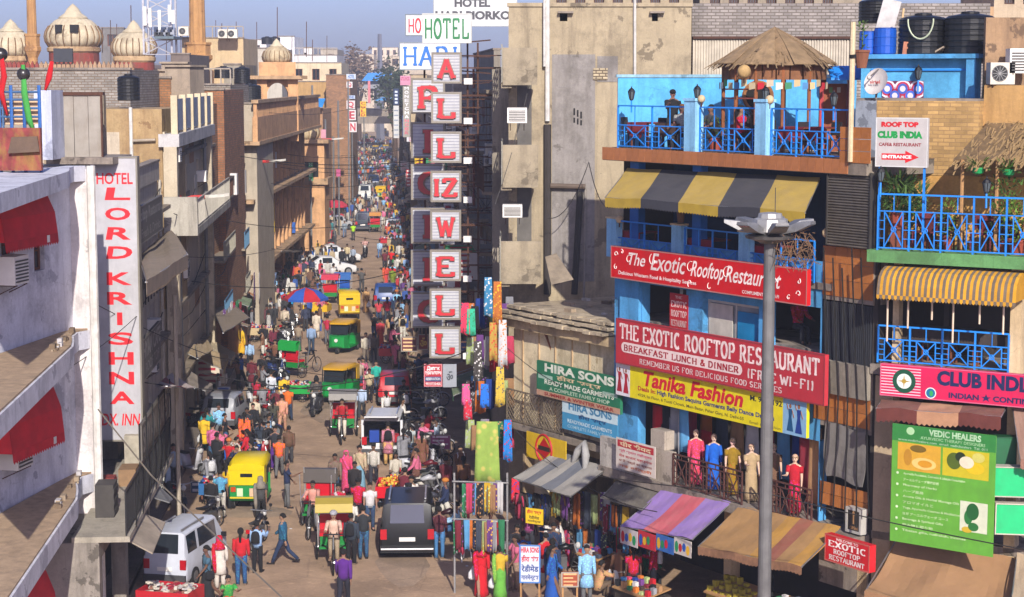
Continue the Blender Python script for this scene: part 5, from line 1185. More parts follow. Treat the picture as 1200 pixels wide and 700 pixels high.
m.build('bamboo_band',mat('7c5234',.9,.35,5,.4),o)
for a in(200,235,262,292,325,20,90,150):m=MB(HF);x,y=hx+rr*.97*math.cos(R(a)),rr*.97*math.sin(R(a));m.tube([(x,y,ztf),(x,y,ze)],.055,7);m.build('post',mat('8a5028',.8,.3,4,.2),o)
for z in(ztf+1.75,ztf+1.5):m=MB(HF);m.bar((hx+rr*.97*math.cos(R(200)),rr*.97*math.sin(R(200)),z),(hx+rr*.97*math.cos(R(262)),rr*.97*math.sin(R(262)),z),.1,.04);m.build('rail',mat('8a4434',.8,.3,4,.2),o)
m=MB(T)
cx,cz=T.u(888,118),T.z(888,113);m.ring((cx,-.03,cz),(0,1,0),.42,.06,24,5);m.build('round_window_frame',mat('8a5a30',.8,.3,4,.2),ex)
m=MB(T);m.wheel((cx,-.012,cz),(0,1,0),.4,.02,24);m.build('round_window',DARK,ex)
bush((T.u(880,122),-.5,ztf+.2),.4,.8,'green plant in front of the round window on the terrace',fr=T,seed=9,n=90)
bush((E.u(838,165,.6),.6,ztf),.3,.6,'small green plant behind the left terrace pillar',fr=E,seed=10,n=80)
bt_=thing('bunting','string of small faded flags along the hut eave','bunting',(hx,-rr,ze-.5),HF)
cs=['b0202c','b8a890','d0c8b8','3c7c58','b8a078','4c80b0','c8b080','a89878']
for i in range(18):
 a=R(190+160*i/17);a2=a+R(7);r_=rr*1.05;z=ze-.42-.1*math.sin(i*1.05)**2;p,q_=(hx+r_*math.cos(a),r_*math.sin(a),z),(hx+r_*math.cos(a2),r_*math.sin(a2),z)
 m=MB(HF);m.prism([p,q_,(q_[0],q_[1],z-.17),(p[0],p[1],z-.2)],(0,.008,0));m.build('flag',cloth(cs[i%8]),bt_)
for px,py,d,r_,lb in((872,84,.1,.19,'large round wicker ball lantern hanging from the hut'),(822,116,-.15,.11,'small round lantern on the left terrace pillar'),(902,117,-.15,.12,'small round lantern on the right terrace pillar'),(726,257,-.1,.12,'round globe lamp at the left end under the striped awning'),(969,273,-.1,.13,'round globe lamp at the right end under the striped awning')):
 x,z=E.uv(px,py,d);m=MB(E);m.sm=True;m.ball((x,d,z),r_,12,8);m.build('ball_lantern',mat('b0905c' if 'wicker' in lb else 'c8b088',.8,.3,8,.3),None,lb,'lantern','ball lanterns')
 m=MB(E);m.bar((x,d,z-r_),(x,d,z-r_-.12),.03)
 m.build('lantern_hook',RUST,None,'short dark stem under the '+lb.split(' on ')[0].split(' at ')[0].split(' hanging')[0]+(' left' if px<870 and py<200 else ' right' if py<200 else ' low left' if px<800 else ' low right'),'stem')
_ln=0
def lantern(fr,at,label,r_=.1,stem=True):
 o=thing('lamp',label,'lamp',at,fr,'black carriage lamps');x,y,z=at;h=.32
 MB(fr).lathe(at,[(.03,0),(r_*.6,.02),(r_*.6,.05)],8).build('base',BLACK,o)
 MB(fr).lathe((x,y,z+.05),[(r_*.62,0),(r_,.2),(r_*.95,.21)],8).build('glass',mat('50585c',.2,.2,4,0),o)
 m=MB(fr);m.lathe((x,y,z+.262),[(r_*1.15,0),(r_*.7,.07),(r_*.2,.11),(.015,.15)],8)
 for k in range(6):a=R(60*k);m.bar((x+r_*.62*math.cos(a),y+r_*.62*math.sin(a),z+.05),(x+r_*1.02*math.cos(a),y+r_*1.02*math.sin(a),z+.26),.014)
 m.build('cage',BLACK,o)
 if stem:MB(fr).tube([(x,y,z-.35),(x,y,z)],.025,6).build('stem',BLUE,o)
for px,py,d,fr,lb in((740,118,-.12,E,'black lamp on the left end of the terrace railing'),(817,116,-.12,E,'black lamp above the left terrace pillar'),(897,118,-.12,E,'black lamp above the right terrace pillar'),(977,125,-.12,E,'black lamp on the railing before the red door'),(1032,214,-.45,C,'black lamp at the left end of the cafe balcony'),(1156,227,-.45,C,'black lamp at the right of the cafe balcony'),(1076,94,3.4,C,'black lamp fixed to the blue rooftop wall')):
 lantern(fr,(fr.u(px,py,d),d,fr.z(px,py,d)),lb)
DF=Fr((E.w(E.u(965,140,3.0),3.0,0).x,E.w(E.u(965,140,3.0),3.0,0).y),0)
o=thing('terrace_door','brown door with red frame and two stickers at the right of the terrace','door',(DF.u(975,140),0,ztf),DF)
u0,u1=DF.u(960,130),DF.u(997,130);z1=DF.z(975,94)
MB(DF).box(u0+.12,u1-.12,0,.08,ztf,z1-.1).build('door_leaf',mat('8a4420',.7,.3,2,.2),o)
for a,b2 in((u0,u0+.11),(u1-.11,u1)):MB(DF).box(a,b2,-.05,.1,ztf,z1).build('jamb',paint('a01c24'),o)
for x,c_ in((.3,'5c8c3c'),(.55,'b8a890')):m=MB(DF);a=u0+(u1-u0)*x;m.box(a,a+.1,-.012,-.001,z1-.35,z1-.2);m.build('sticker',paint(c_),o)
m=MB(DF);m.prism([(u0+.2,-.7,z1+.0),(u1+.5,-.7,z1+.0),(u1+.5,.1,z1+.35),(u0+.2,.1,z1+.35)],(0,0,.05));m.build('blue_canopy',BLUE,None,'small sloping blue canopy over the brown terrace door','canopy')
tz=ztf
for px,d,lb in((752,.25,'red clothed table at the left of the terrace'),(785,.25,'brown clothed table in front of the standing man'),(873,.9,'red clothed table under the thatched hut'),(932,.5,'red clothed table behind the right terrace railing'),(958,.8,'red clothed table near the brown door')):
 table_set(E,(E.u(px,158,d),d+.2,tz),.95,.7,lb,'7a1c24' if 'red' in lb else '4c3428')
for i,(px,d,rz)in enumerate(((740,.5,60),(768,.5,-60),(800,.6,-30),(822,.6,30),(848,.7,60),(895,.9,-60),(915,.5,60),(942,.4,0),(972,.8,-60))):
 p=E.w(E.u(px,160,d),d,tz);chair((p.x,p.y,tz),R(rz),f'dark chair on the restaurant terrace, {("first", "second", "third", "fourth", "fifth", "sixth", "seventh", "eighth", "last")[i]} counted from the left','241c1c')
def onE(px,py,d,z):p=E.w(E.u(px,py,d),d,z);return(p.x,p.y,z)
person(onE(788,150,.45,tz),R(10),'man in black t-shirt and dark cap standing at the left terrace table','talk','tee','141416',bc='202226',hair='cap',hc='101014')
person(onE(799,160,.35,tz),R(-30),'blond person in light top sitting beside the standing man on the terrace','sit','tee','8a8c88',hair='long',hc='6a4424')
person(onE(806,160,.6,tz),R(70),'person in pale pink top sitting at the left terrace table','sit','tee','b89088',hair='long',hc='3a2418')
person(onE(833,160,.5,tz),R(-60),'person in dark top sitting right of the left terrace pillar','sit','tee','3a3c40',hair='short')
person(onE(868,160,.5,tz),R(60),'woman in bright red top sitting under the thatched hut','sit','tee','a81420',hair='long')
person(onE(884,160,.8,tz),R(-50),'person in black top sitting under the hut beside the woman in red','sit','shirt','181416',hair='long')
person(onE(752,300,1.1,z3f),R(30),'person in a dark green top inside under the striped awning','sit','shirt','243c30',hair='short')
person(onE(935,400,.9,z2f),R(20),'man in red shirt seated inside the dark room right of the lamp mast','sit','shirt','b01c24')
for px,lb in((745,'left'),(828,'middle'),(900,'right')):table_set(E,(E.u(px,285,.4),.5,z3f),1.1,.7,f'red clothed table under the striped awning, {lb} one','8c2430')
bush((E.u(796,262,-.1),-.05,z3f+1.2),.2,.45,'little green plant in a brown pot on the middle pillar under the awning',fr=E,seed=12,n=50,c='6a8c34',pot='6a4c34')
# ==================== first floor dress shop
zf=z1f
MAN=[(815,-.25,'shirt','c03a4c','skirt','c03a4c','mannequin in a coral pink knee length dress, leftmost on the balcony'),(836,-.25,'shirt','0c58b8','skirt','0c58b8','mannequin in a sparkling bright blue outfit on the balcony'),(858,-.2,'tee','8a6c10','sari','8a6c10','mannequin in an olive gold gown on the balcony'),(880,-.3,'tee','a8906c','sari','a8906c','mannequin in a beige embroidered gown left of the lamp mast'),(906,.2,'tee','7a5c40','sari','6a4c38','mannequin in a brown gown half hidden by the lamp mast'),(931,-.3,'tee','b01024','sari','b01024','mannequin in a red sequinned gown right of the lamp mast')]
for px,d,tp,tc,bt2,bc,lb in MAN:
 person(onE(px,575,d+.35,zf),R(-20+(px%7)*6),lb,'idle' if px in(880,931)else 'stand',tp,tc,bt2,bc,hair=('bun' if px!=815 else 'short'),hc='b89c7c',name='mannequin',cat='mannequin',skin=(.62,.42,.30),scale=.94)
rs=random.Random(21)
def hang_row(fr,px0,px1,py,d,h,cols,labels,w_=.42,kind='strip',group=None,name='garment',cat='garment',rod=True):
 n=len(cols)
 for i,c_ in enumerate(cols):
  px=px0+(px1-px0)*(i+.5)/n;x,z=fr.uv(px,py+(rs.random()-.5)*2,d)
  m=MB(fr);garment_mb(m,x,z,d,w_,h*rs.uniform(.85,1.1),rs,kind);m.build(name,cloth(c_),None,labels(i),cat,group)
ordn=('first','second','third','fourth','fifth','sixth','seventh','eighth','ninth','tenth','eleventh','twelfth','thirteenth','fourteenth','fifteenth','sixteenth','seventeenth','eighteenth','nineteenth','twentieth')
CN={'b01020':'red','18181c':'black','8c8c90':'grey','5c9cc8':'sky blue','a07850':'tan','c83c5c':'pink','c8a020':'yellow','28784c':'green','183c8c':'blue','c8c4c0':'white','c86c20':'orange','6c3c80':'purple','40302c':'brown','a8b878':'pale green','7c1c2c':'maroon','3c4454':'slate'}
CK=list(CN)
hang_row(E,766,806,476,.2,1.6,['b01020','18181c','8c8c90','5c9cc8'],lambda i:('red dress','black sequin dress','grey dress','sky blue dress')[i]+' hanging at the left end of the dress shop balcony',.45,'dress','hanging dresses')
hang_row(E,940,962,500,.25,2.1,['7c1c2c','a07850'],lambda i:('maroon gown','tan beaded gown')[i]+' hanging right of the red mannequin',.5,'dress','hanging dresses')
m=MB(E);g_=E.uv(828,505,.8);garment_mb(m,g_[0],g_[1],.8,.5,.9,rs,'dress');m.build('garment',cloth('b01020'),None,'short red dress hanging behind the blue mannequin','garment','hanging dresses')
for i in range(9):
 m=MB(E);x=E.u(792+18*i,520,1.4);garment_mb(m,x,0+zf+1.9,1.4,.5,1.5,rs,'dress');c_=CK[(i*5)%16];m.build('garment',cloth(c_),None,f'{CN[c_]} dress on the rack in the shade behind the mannequins, {ordn[i]} from the left','garment','dresses on the shaded rack')
railing(E,EU(803,560),EU(884,575),zf,zf+.95,-.45,'thin dark railing in front of the mannequins, left of the lamp mast',mat('4c2c24',.7,.2,4,.1),4,mid=.15)
railing(E,EU(905,575),EU(966,590),zf,zf+.95,-.45,'thin dark railing in front of the red mannequin',mat('4c2c24',.7,.2,4,.1),3,mid=.15)
m=MB(E);m.box(EU(776,540),EU(802,545),-.45,-.3,zf,zf+.95);m.box(EU(777,540),EU(793,545),-.46,-.1,zf+.953,zf+1.5);m.build('parapet',plaster('a89c8c','6a6054'),ex)
m=MB(E);m.box(-.02,EU(776,540),-.5,-.35,zf-.3,zf+.9);m.build('white_parapet',plaster('b8b0a4','78706a'),ex)
m=MB(E);x0,x1=EU(971,500),EU(1018,500);z1=EZ(971,495);z0=EZ(971,558)
m.sheet(lambda a,b:(x0+(x1-x0)*b,-.12-.1*math.sin(3*b+4*a)*a,z1-(z1-z0)*a+.05*math.sin(6*b)),8,8,.012);m.build('tarpaulin',cloth('77726c','5a554e'),None,'grey tarpaulin hanging right of the dress shop balcony','tarpaulin')
# ==================== the lamp mast
lp=D(899,480,30.0);o=thing('lamp_mast','tall grey steel lamp mast with a ring of floodlights before the restaurant','street lamp',(lp.x,lp.y,0))
x,y=lp.x,lp.y;zt_=D(905,285,30).z;M_=mat('6c6a68',.6,.25,3,.15,metal=.2)
MB().lathe((x,y,0),[(.155,0),(.12,zt_)],16).build('mast',M_,o)
MB().lathe((x,y,zt_),[(.2,0),(.24,.03),(.5,.1),(.52,.16),(.2,.22)],16).build('collar',metal('6a6866'),o)
MB().lathe((x,y,zt_+.2),[(.32,0),(.4,.05),(.36,.3),(.26,.33),(.24,.42),(.1,.44)],10).build('head',metal('a8a6a2',.6),o)
for i in range(7):
 a=R(20+360*i/7);d=Vector((math.cos(a),math.sin(a),0));s_=Vector((-math.sin(a),math.cos(a),0));c0=Vector((x,y,zt_+.28));m=MB()
 A_,B_=c0+d*.32,c0+d*.95+Vector((0,0,.18));n_=Vector((0,0,.1))
 m.rings([[A_-s_*.12-n_*.8,A_+s_*.12-n_*.8,A_+s_*.12+n_*.3,A_-s_*.12+n_*.3],[(A_+B_)/2-s_*.17-n_,(A_+B_)/2+s_*.17-n_,(A_+B_)/2+s_*.13+n_*.9,(A_+B_)/2-s_*.13+n_*.9],[B_-s_*.15-n_*.3,B_+s_*.15-n_*.3,B_+s_*.12+n_*.3,B_-s_*.12+n_*.3]])
 f_=m.build('floodlight',metal('8c8b8a',.55),o);m=MB();m.prism([A_-s_*.1-n_*.82,A_+s_*.1-n_*.82,B_+s_*.13-n_*.34,B_-s_*.13-n_*.34],(0,0,-.012));m.build('glass',mat('54585a',.2,.2,4,0),f_)
m=MB();m.bar((x+.1,y,zt_+.6),(x+.1,y,zt_+1.15),.015);m.build('spike',BLACK,o)
nt_=thing('bird_nest','straggly brown nest of dry twigs hanging from the floodlight ring','nest',(x+.5,y-.2,zt_-.5));m=MB();rs2=random.Random(4)
for i in range(150):
 p=Vector((x+rs2.uniform(.1,.85),y-.2+rs2.uniform(-.2,.2),zt_+rs2.uniform(-.35,.3)));m.bar(p,p+Vector((rs2.uniform(-.2,.2),rs2.uniform(-.1,.1),rs2.uniform(-.35,.1))),.012,.012)
m.build('twigs',mat('6a503a',.95,.3,5,.1),nt_)
# ==================== street frames and generic houses
RSF=Fr(S(4.7,0)[:2],-90-AZ);LSF=Fr(S(-8.1,0)[:2],90-AZ)
OCH=plaster('a07c54','5c442e');DUST=plaster('9c8c74','544a3c')
_hn={}
def house(fr,u0,u1,z1,label,c='a8926c',floors=3,seed=1,d=0,deep=8,shop=True,balc=True,end=True,wn=None,m_=None,par=True):
 """a street house: openings with frames, ledges, balconies, dark shop fronts, a coping"""
 u0*=K;u1*=K;rs=random.Random(seed);o=thing('house',label,'building',((u0+u1)/2,d,0),fr);m_=m_ or plaster(tuple(min(.75,v*1.25)for v in lin(c)))
 g=3.0 if shop else 0;H=(z1-g-.9)/floors;hs=[];W=u1-u0;nw=wn or max(2,int(W/2.4));wins=[]
 if shop:
  ns=max(1,int(W/3.2));
  for i in range(ns):hs.append((u0+W*i/ns+.2,0,u0+W*(i+1)/ns-.2,2.6))
 for f in range(floors):
  zb=g+f*H
  for i in range(nw):
   a=u0+W*(i+.5)/nw;tall=rs.random()<.45;ww=rs.uniform(.38,.5);h=(a-ww,zb+(.15 if tall else .9),a+ww,zb+min(2.3,H-.5));hs.append(h);wins.append(h)
 m=MB(fr);wall(m,u0,u1,0,z1,d,hs,.3);shell(m,u0,u1,0,z1,d,d+deep);m.build('wall',m_,o)
 for h in wins:window(o,fr,*h,d,rs.choice([WOOD,paint('3c5868'),paint('6a6458'),paint('8a8474')]),rs.choice([DARKG,DARK,mat('5c5a54',.7,.3,2,.1)]),1,2,.07,.2)
 if shop:
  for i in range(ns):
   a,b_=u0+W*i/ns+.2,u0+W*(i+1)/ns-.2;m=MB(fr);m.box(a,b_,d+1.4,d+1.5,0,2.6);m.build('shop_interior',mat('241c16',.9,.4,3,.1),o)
 for f in range(floors+1):
  zb=g+f*H-.1
  if zb<z1-.3:m=MB(fr);m.box(u0+.02,u1-.02,d-rs.uniform(.15,.5),d+.05,zb-.08,zb+.06);m.build('ledge',plaster('8a7c68','4a4036'),o)
 if balc:
  for f in range(floors):
   if rs.random()<.7:
    zb=g+f*H;a=u0+W*rs.uniform(.02,.35);b_=min(u1-.1,a+W*rs.uniform(.4,.65));m=MB(fr);m.box(a,b_,d-1.0,d-.01,zb-.02,zb+.1)
    q_=m.build('balcony_slab',plaster('8c7e6a'),o);m=MB(fr);n=int((b_-a)/.3)
    for k in range(n+1):x=a+(b_-a)*k/max(1,n);m.box(x-.02,x+.02,d-1.0,d-.96,zb+.1,zb+.95)
    m.box(a,b_,d-1.01,d-.95,zb+.95,zb+1.02);m.build('balustrade',rs.choice([mat('8c8878',.8,.2,4,.1),paint('3c6480'),RUST,mat('a8a090',.8,.2,4,.1)]),o)
 if par:m=MB(fr);m.box(u0-.03,u1+.03,d-.08,d+.2,z1+.002,z1+.7);m.build('parapet',m_,o);m=MB(fr);m.box(u0-.06,u1+.06,d-.12,d+.24,z1+.703,z1+.78);m.build('coping',CONC,o)
 for k in range(3+int(W/3)):
  a,z=rs.uniform(u0,u1-1),rs.uniform(2,z1-1.6);m=MB(fr);m.box(a,min(u1,a+rs.uniform(.5,2.2)),d-rs.uniform(.012,.05),d+.01,z,z+rs.uniform(.5,1.5));m.build('render_patch',rs.choice([plaster('b8ac98'),plaster('7c746c'),plaster('a87c58'),plaster('c4bcb0'),mat('8c5c40',.9,.3,2,.5,kind='brick',c2='6e5c48',p=(.28,.1,.016))]),o)
 sd_='right' if fr is RSF else 'left';_hn[sd_]=_hn.get(sd_,0)+1
 for k in range(min(5,1+int(W/5))):
  wt=rs.random()<.6;ac_unit(fr,rs.uniform(u0+.6,u1-.6),rs.uniform(3.6,z1-1.2),d,.7,.5,.4,f'{"white window" if wt else "round fan"} air conditioner, {ordn[k]} on the {ordn[_hn[sd_] - 1]} house of the {sd_} row',wt,'air conditioners along the street')
 for k in range(3):m=MB(fr);z=rs.uniform(3,z1-.5);m.tube([(u0,d-.12,z),((u0+u1)/2,d-.15,z-rs.uniform(.1,.6)),(u1,d-.12,z+rs.uniform(-.6,.6))],.02,4);m.build('cable',RUBBER,o)
 m=MB(fr);x=rs.choice((u0+.15,u1-.15));m.tube([(x,d-.1,.2),(x,d-.1,z1)],.06,6);m.build('downpipe',mat(rs.choice(['b0a898','4a443c','8a4430']),.7,.2,4,.1),o)
 return o
def LU(px,py=400,d=0):return LSF.u(px,py,d)
def LZ(px,py,d=0):return LSF.z(px,py,d)
# ---- the white hotel at the left edge
WP=plaster('d4d4dc','9c9ca8')
wh=thing('white_hotel','white plastered hotel with projecting ledges and red window hoods at the left edge','building',(40,.9,0),LSF)
ue=LU(94,450);DW=.12;HW=Fr(LSF.w(ue+.1,DW)[:2],79)
zA,zB,zC=LZ(95,192),LZ(95,385),LZ(95,558)
hs=[]
for x0,y0,x1,y1 in((39,272,52,319),(46,486,59,521),(1,275,16,304),(2,490,22,510),(66,655,84,690)):hs.append(HW.rect(x0,y0,x1,y1,0))
m=MB(HW);wall(m,-8,0,0,zA-.2,0,hs,.25);shell(m,-8,.02,0,zA-.2,0,6);m.build('wall',WP,wh)
m=MB(LSF);m.box(ue,ue+1.3,-.32,DW+1,0,zA-.1);m.build('corner_column',plaster('d8d0cc','94908e'),wh)
for h in hs:window(wh,HW,*h,0,WOOD,DARKG,1,2,.07,.18)
for z,th_,dust in((zA,.42,0),(zB,.5,1),(zC,.5,1)):
 m=MB(LSF);P=[(ue-14,-.42),(ue-3.2,-.35),(ue-2.2,-.22),(ue-1.2,-.05),(ue-.4,-.05),(ue+.0,-.3),(ue+.0,DW+.1),(ue-8,2.0)]
 m.prism([(x,y,z-th_)for x,y in P],(0,0,th_));m.build('ledge',plaster('ccccd4','9a9aa4'),wh)
 if dust:m=MB(LSF);m.prism([(x,y+.06 if y<.1 else y-.02,z+.004)for x,y in P],(0,0,.05));m.build('dust_layer',mat('9c8468',.95,.3,4,.5),wh)
 if dust:
  for i in range(14):m=MB(LSF);x=rnd.uniform(ue-5,ue-.5);y=rnd.uniform(-.15,.0);s_=rnd.uniform(.04,.14);m.box(x,x+s_*2,y,y+s_,z+.05,z+.05+s_);m.build('rubble',plaster(rnd.choice(['9a8870','b8b4b4','6e5c48'])),wh)
reds=mat('c01c28',.85,.2,2,.15,kind='dusty',c2='9c5044')
def hood(x0,y0,x1,y1,d,label,drop):
 u1=HW.u(x1,y0,-.85);zt_=HW.z(x1,y0,0);u0=u1-3.0;zb_=zt_-drop;o=thing('window_hood',label,'awning',((u0+u1)/2,0,zb_),HW,'red window hoods')
 prof=[(0,zt_),(0-.3,zt_-.03),(0-.58,zt_-drop*.2),(0-.78,zt_-drop*.55),(0-.85,zb_)]
 for k,(p,q_)in enumerate(zip(prof,prof[1:])):
  m=MB(HW);m.prism([(u0,*p),(u1-.06*max(0,2-k),*p),(u1-.06*max(0,1-k),*q_),(u0,*q_)],(0,.012,.008));m.build('canvas_panel',reds,o)
 for x in(u0,u1):m=MB(HW);m.prism([(x,y,z)for y,z in prof]+[(x,0,zb_)],(.012,0,0));m.build('end_panel',reds,o)
 m=MB(HW);n=22
 for i in range(n):a,b_=u0+(u1-u0)*i/n,u0+(u1-u0)*(i+1)/n;m.prism([(a,0-.855,zb_+.01),(b_,0-.855,zb_+.01),(b_,0-.87,zb_-.2),((a+b_)/2,0-.87,zb_-.27),(a,0-.87,zb_-.2)],(0,.01,0))
 m.build('valance',mat('b81824',.85,.2,3,.15),o);m=MB(HW);m.box(u1-.7,u1-.55,0-.885,0-.875,zb_-.18,zb_+.0);m.build('label_tag',WHITE,o)
hood(0,212,66,0,0,'faded red scalloped window hood below the roof ledge, topmost of three',1.25);hood(0,427,73,0,0,'bright red scalloped window hood, middle of three on the white hotel',1.5);hood(0,622,86,0,0,'dusty red scalloped window hood, lowest of three in the bottom left corner',1.6)
ac_unit(HW,HW.u(17,320,-.3),HW.z(17,333,-.3),0,.8,.72,.5,'old window air conditioner on the white hotel, upper of two',group='hotel air conditioners')
ac_unit(HW,HW.u(21,530,-.3),HW.z(21,548,-.3),0,.85,.75,.5,'beige window air conditioner on the white hotel, lower of two',group='hotel air conditioners')
pipe(LSF,[(ue-.1,-.45,.3),(ue-.1,-.45,zA)],.12,'fat white drain pipe down the corner column of the white hotel');pipe(LSF,[(ue+.4,-.42,.3),(ue+.4,-.42,zA)],.05,'thin grey conduit right of the fat white hotel pipe','8a8690')
m=MB(LSF);x0=ue-.9
RW=Fr((S(-8.1,43.2)[0],S(-8.1,43.2)[1]),-2)
zt0=zA
m=MB(RW);a,b_=RW.u(44,140),RW.u(64,140);m.box(a,b_,-.3,1,zt0,RW.z(50,106));m.build('roof_pillar',plaster('c0c4d4','8c90a0'),None,'pale blue white plaster pillar on the white hotel roof','pillar')
o=thing('sheet_shed','shed of grey metal sheets on the roof beside the hotel sign','shed',(RW.u(95,150,1),1,RW.z(95,183,1)),RW)
for i in range(3):m=MB(RW);a,b_=RW.u(70+17*i,150,1),RW.u(86.4+17*i,150,1);m.box(a,b_,1+.01*(i%2),1.05+.01*(i%2),RW.z(95,184,1),RW.z(95,110,1));m.build('metal_sheet',mat('8e877c',.6,.2,1.5,.1,kind='cloth',c2='7a6e60'),o)
m=MB(RW);m.box(RW.u(68,150,1),RW.u(122,150,1),.95,1.2,RW.z(95,112,1),RW.z(95,108,1));m.box(RW.u(119,150,1),RW.u(121,150,1),.9,1.0,RW.z(95,184,1),RW.z(95,112,1));m.build('frame',RUST,o)
m=MB(RW);m.box(RW.u(66,150,1),RW.u(135,150,1),.6,3,RW.z(95,192,1),RW.z(95,184,1));m.build('roof_slab',CONC,o)
m=MB(RW);m.box(RW.u(50,150,3),RW.u(122,150,3),3,3.3,8,RW.z(95,112,3));m.build('back_wall',DUST,o)
RN=Fr(S(-8.1,37.6)[:2],-2)
o=thing('roof_railing','blue and grey pipe railing with cloth screens on the white hotel roof','railing',(RN.u(20,150,-.5),-.5,zt0),RN)
for py in(108,117,127,137):m=MB(RN);z=RN.z(20,py,-.5);m.tube([(RN.u(-10,150,-.5),-.5,z),(RN.u(48,150,-.5),-.5,z)],.035,6);m.build('rail',paint('3c5c80'),o)
for px in(0,14,29,47):m=MB(RN);m.tube([(RN.u(px,150,-.5),-.5,zt0),(RN.u(px,150,-.5),-.5,RN.z(20,100,-.5))],.045,6);m.build('post',paint('2c5c9c'),o)
m=MB(RN);m.box(RN.u(2,150,-.3),RN.u(46,150,-.3),-.3,-.28,RN.z(20,146,-.3),RN.z(20,116,-.3));m.build('cloth_screen',cloth('c8a888'),o)
m=MB(RN);m.box(RN.u(-10,150,-.8),RN.u(48,160,-.8),-.85,-.7,RN.z(20,200,-.8),RN.z(20,150,-.8));m.build('painted_panel',mat('7c3434',.9,.5,3,.3,c2='8a7a30',kind='cloth'),o)
m=MB(RN);m.prism([(RN.u(9,180,-1),-1,RN.z(10,180,-1)),(RN.u(46,180,-1),-1,RN.z(46,178,-1)),(RN.u(42,160,-1),-.9,RN.z(42,160,-1)),(RN.u(12,160,-1),-.9,RN.z(12,161,-1))],(0,.05,0));m.build('brown_board',None or mat('5c4838',.8,.3,3,.2),None,'brown board leaning on the hotel roof railing','board')
for pts,c_,lb in(([(2,66),(4,90),(1,108),(8,135)],'a81018','long red flag cloth at the left border of the roof'),([(61,72),(57,90),(53,106)],'b01018','narrow red flag above the pale roof pillar'),([(27,76),(28,110),(34,140),(40,157)],'3c8c3c','long green ribbon tied down the roof railing')):
 m=MB(RN);m.sm=True;m.tube([(RN.u(x,y,-.6),-.6+.05*(i%2),RN.z(x,y,-.6))for i,(x,y)in enumerate(pts)],[(.02,.05)]+[(.03,.09)]*(len(pts)-2)+[(.06,.03)],6);m.build('flag',cloth(c_),None,lb,'flag')
for px,lb in((27.5,'dark globe lamp behind the green ribbon on the hotel roof'),(2,'dark globe lamp at the left border of the hotel roof')):
 c0=(RN.u(px,86,-.5),-.5,RN.z(px,87 if px>5 else 64,-.5));o=thing('globe_lamp',lb,'lamp',c0,RN,'globe lamps');m=MB(RN);m.sm=True;m.ball(c0,.17,12,8);m.build('globe',mat('2c2826',.3,.2,4,0),o);m=MB(RN);m.tube([(c0[0],c0[1],zt0+.8),c0],.03,5);m.build('post',paint('3c5c80'),o)
# ---- tall hotel sign
HSg=Fr(S(-8.2,44.2)[:2],0)
b=board(HSg,(107,184,164,517),0,'tall white sign reading HOTEL LORD KRISHNA DX. INN in red letters','a6a4a6',th=.35,frame_c='7a7468',bt=.04,name='hotel_sign')
RL='c80c1c';WB=b[3]-b[1]
write(b,HSg,'HOTEL',.10,.905,.90,.945,RL,.02)
for i,(ch_,t_)in enumerate(zip('LORD',(.85,.78,.712,.645))):write(b,HSg,ch_,.27,t_,.83,t_+.044,RL,.03,.2 if ch_!='O' else 0)
for ch_,t_ in zip('KRISHNA',(.553,.484,.412,.342,.272,.202,.132)):write(b,HSg,ch_,.27 if ch_!='I' else .48,t_,.83 if ch_!='I' else .6,t_+.045,RL,.03)
write(b,HSg,'DX. INN',.08,.055,.92,.098,RL,.02,.1)
o=thing('sign_scaffold','rusty ladder scaffold between the white hotel and its tall sign','scaffold',(b[1]-.4,.2,b[2]),HSg);m=MB(HSg)
for dx in(.12,.62):m=MB(HSg);m.bar((b[1]-dx,.2,b[2]-1),(b[1]-dx,.2,b[4]),.05);m.build('upright',RUST,o)
for i in range(13):z=b[2]+(b[4]-b[2])*i/12;m=MB(HSg);m.bar((b[1]-.65,.2,z),(b[1],.2,z),.05);m.bar((b[1]-.65,.3,z+.06),(b[1]-.1,.3,z+.06),.03);m.build('rung',RUST,o)
# ---- dark cafe building behind the sign (stands further out)
CF=Fr(S(-6.9,0)[:2],90-AZ)
cz=CF.z(180,128);
house(CF,46.2,56,11.2,'shaded cafe building with long lettered boards behind the tall hotel sign','9c9488',3,5,1.3,8,balc=False)
house(CF,44.5,46.1,12.4,'narrow grey brick house glimpsed through the sign scaffold','8c8880',3,6,2.0,7,balc=False,m_=mat('94908a',.9,.3,2,.5,kind='brick',c2='5a5650',p=(.42,.18,.02)))
for(x0,y0,x1,y1),lb,tx,d in(((166,499,197,572),'grey board reading SHYAM CAFE over the shaded street front, lower of two',('SHYAM CAFE','RESTAURANT'),-.1),((165,402,189,452),'grey board reading SHYAM CAFE over the shaded street front, upper of two',('SHYAM CAFE','ROOF TOP'),.2),((158,246,191,292),'weathered grey board under the blue corner railing',('Rooftop Restaurant','Fresh & Drinks'),.3)):
 b=board(CF,(x0,y0,x1,y1),d,lb,'5a554e',th=.1,border='8a8478');write(b,CF,tx[0],.04,.5,.97,.92,'9c968c',.03);write(b,CF,tx[1],.2,.12,.9,.38,'8c867c',.02)
BF=Fr(S(-6.9,51.5)[:2],0)
b=board(BF,(167,532,199,574),0,'black board reading SHYAM ROOF TOP RESTAURANT FREE WI-FI beside the shaded alley','15151a',th=.15,border='4c4a48')
o_,u0,z0,u1,z1,y=b;b2=board(BF,(167,576,199,606),.01,'black box sign reading FREE WI-FI below the roof top restaurant board','15151a',th=.15)
for t_,f0,f1 in(('SHYAM',.76,.97),('ROOF',.5,.7),('TOP',.24,.44)):write(b,BF,t_,.1,f0,.95,f1,'a8a8a0',.03)
write(b,BF,'RESTAURANT',.05,.03,.97,.16,'a8a8a0',.02);write(b2,BF,'FREE',.12,.55,.88,.9,'b8b8b0',.03);write(b2,BF,'WI-FI',.18,.1,.85,.45,'b8b8b0',.03)
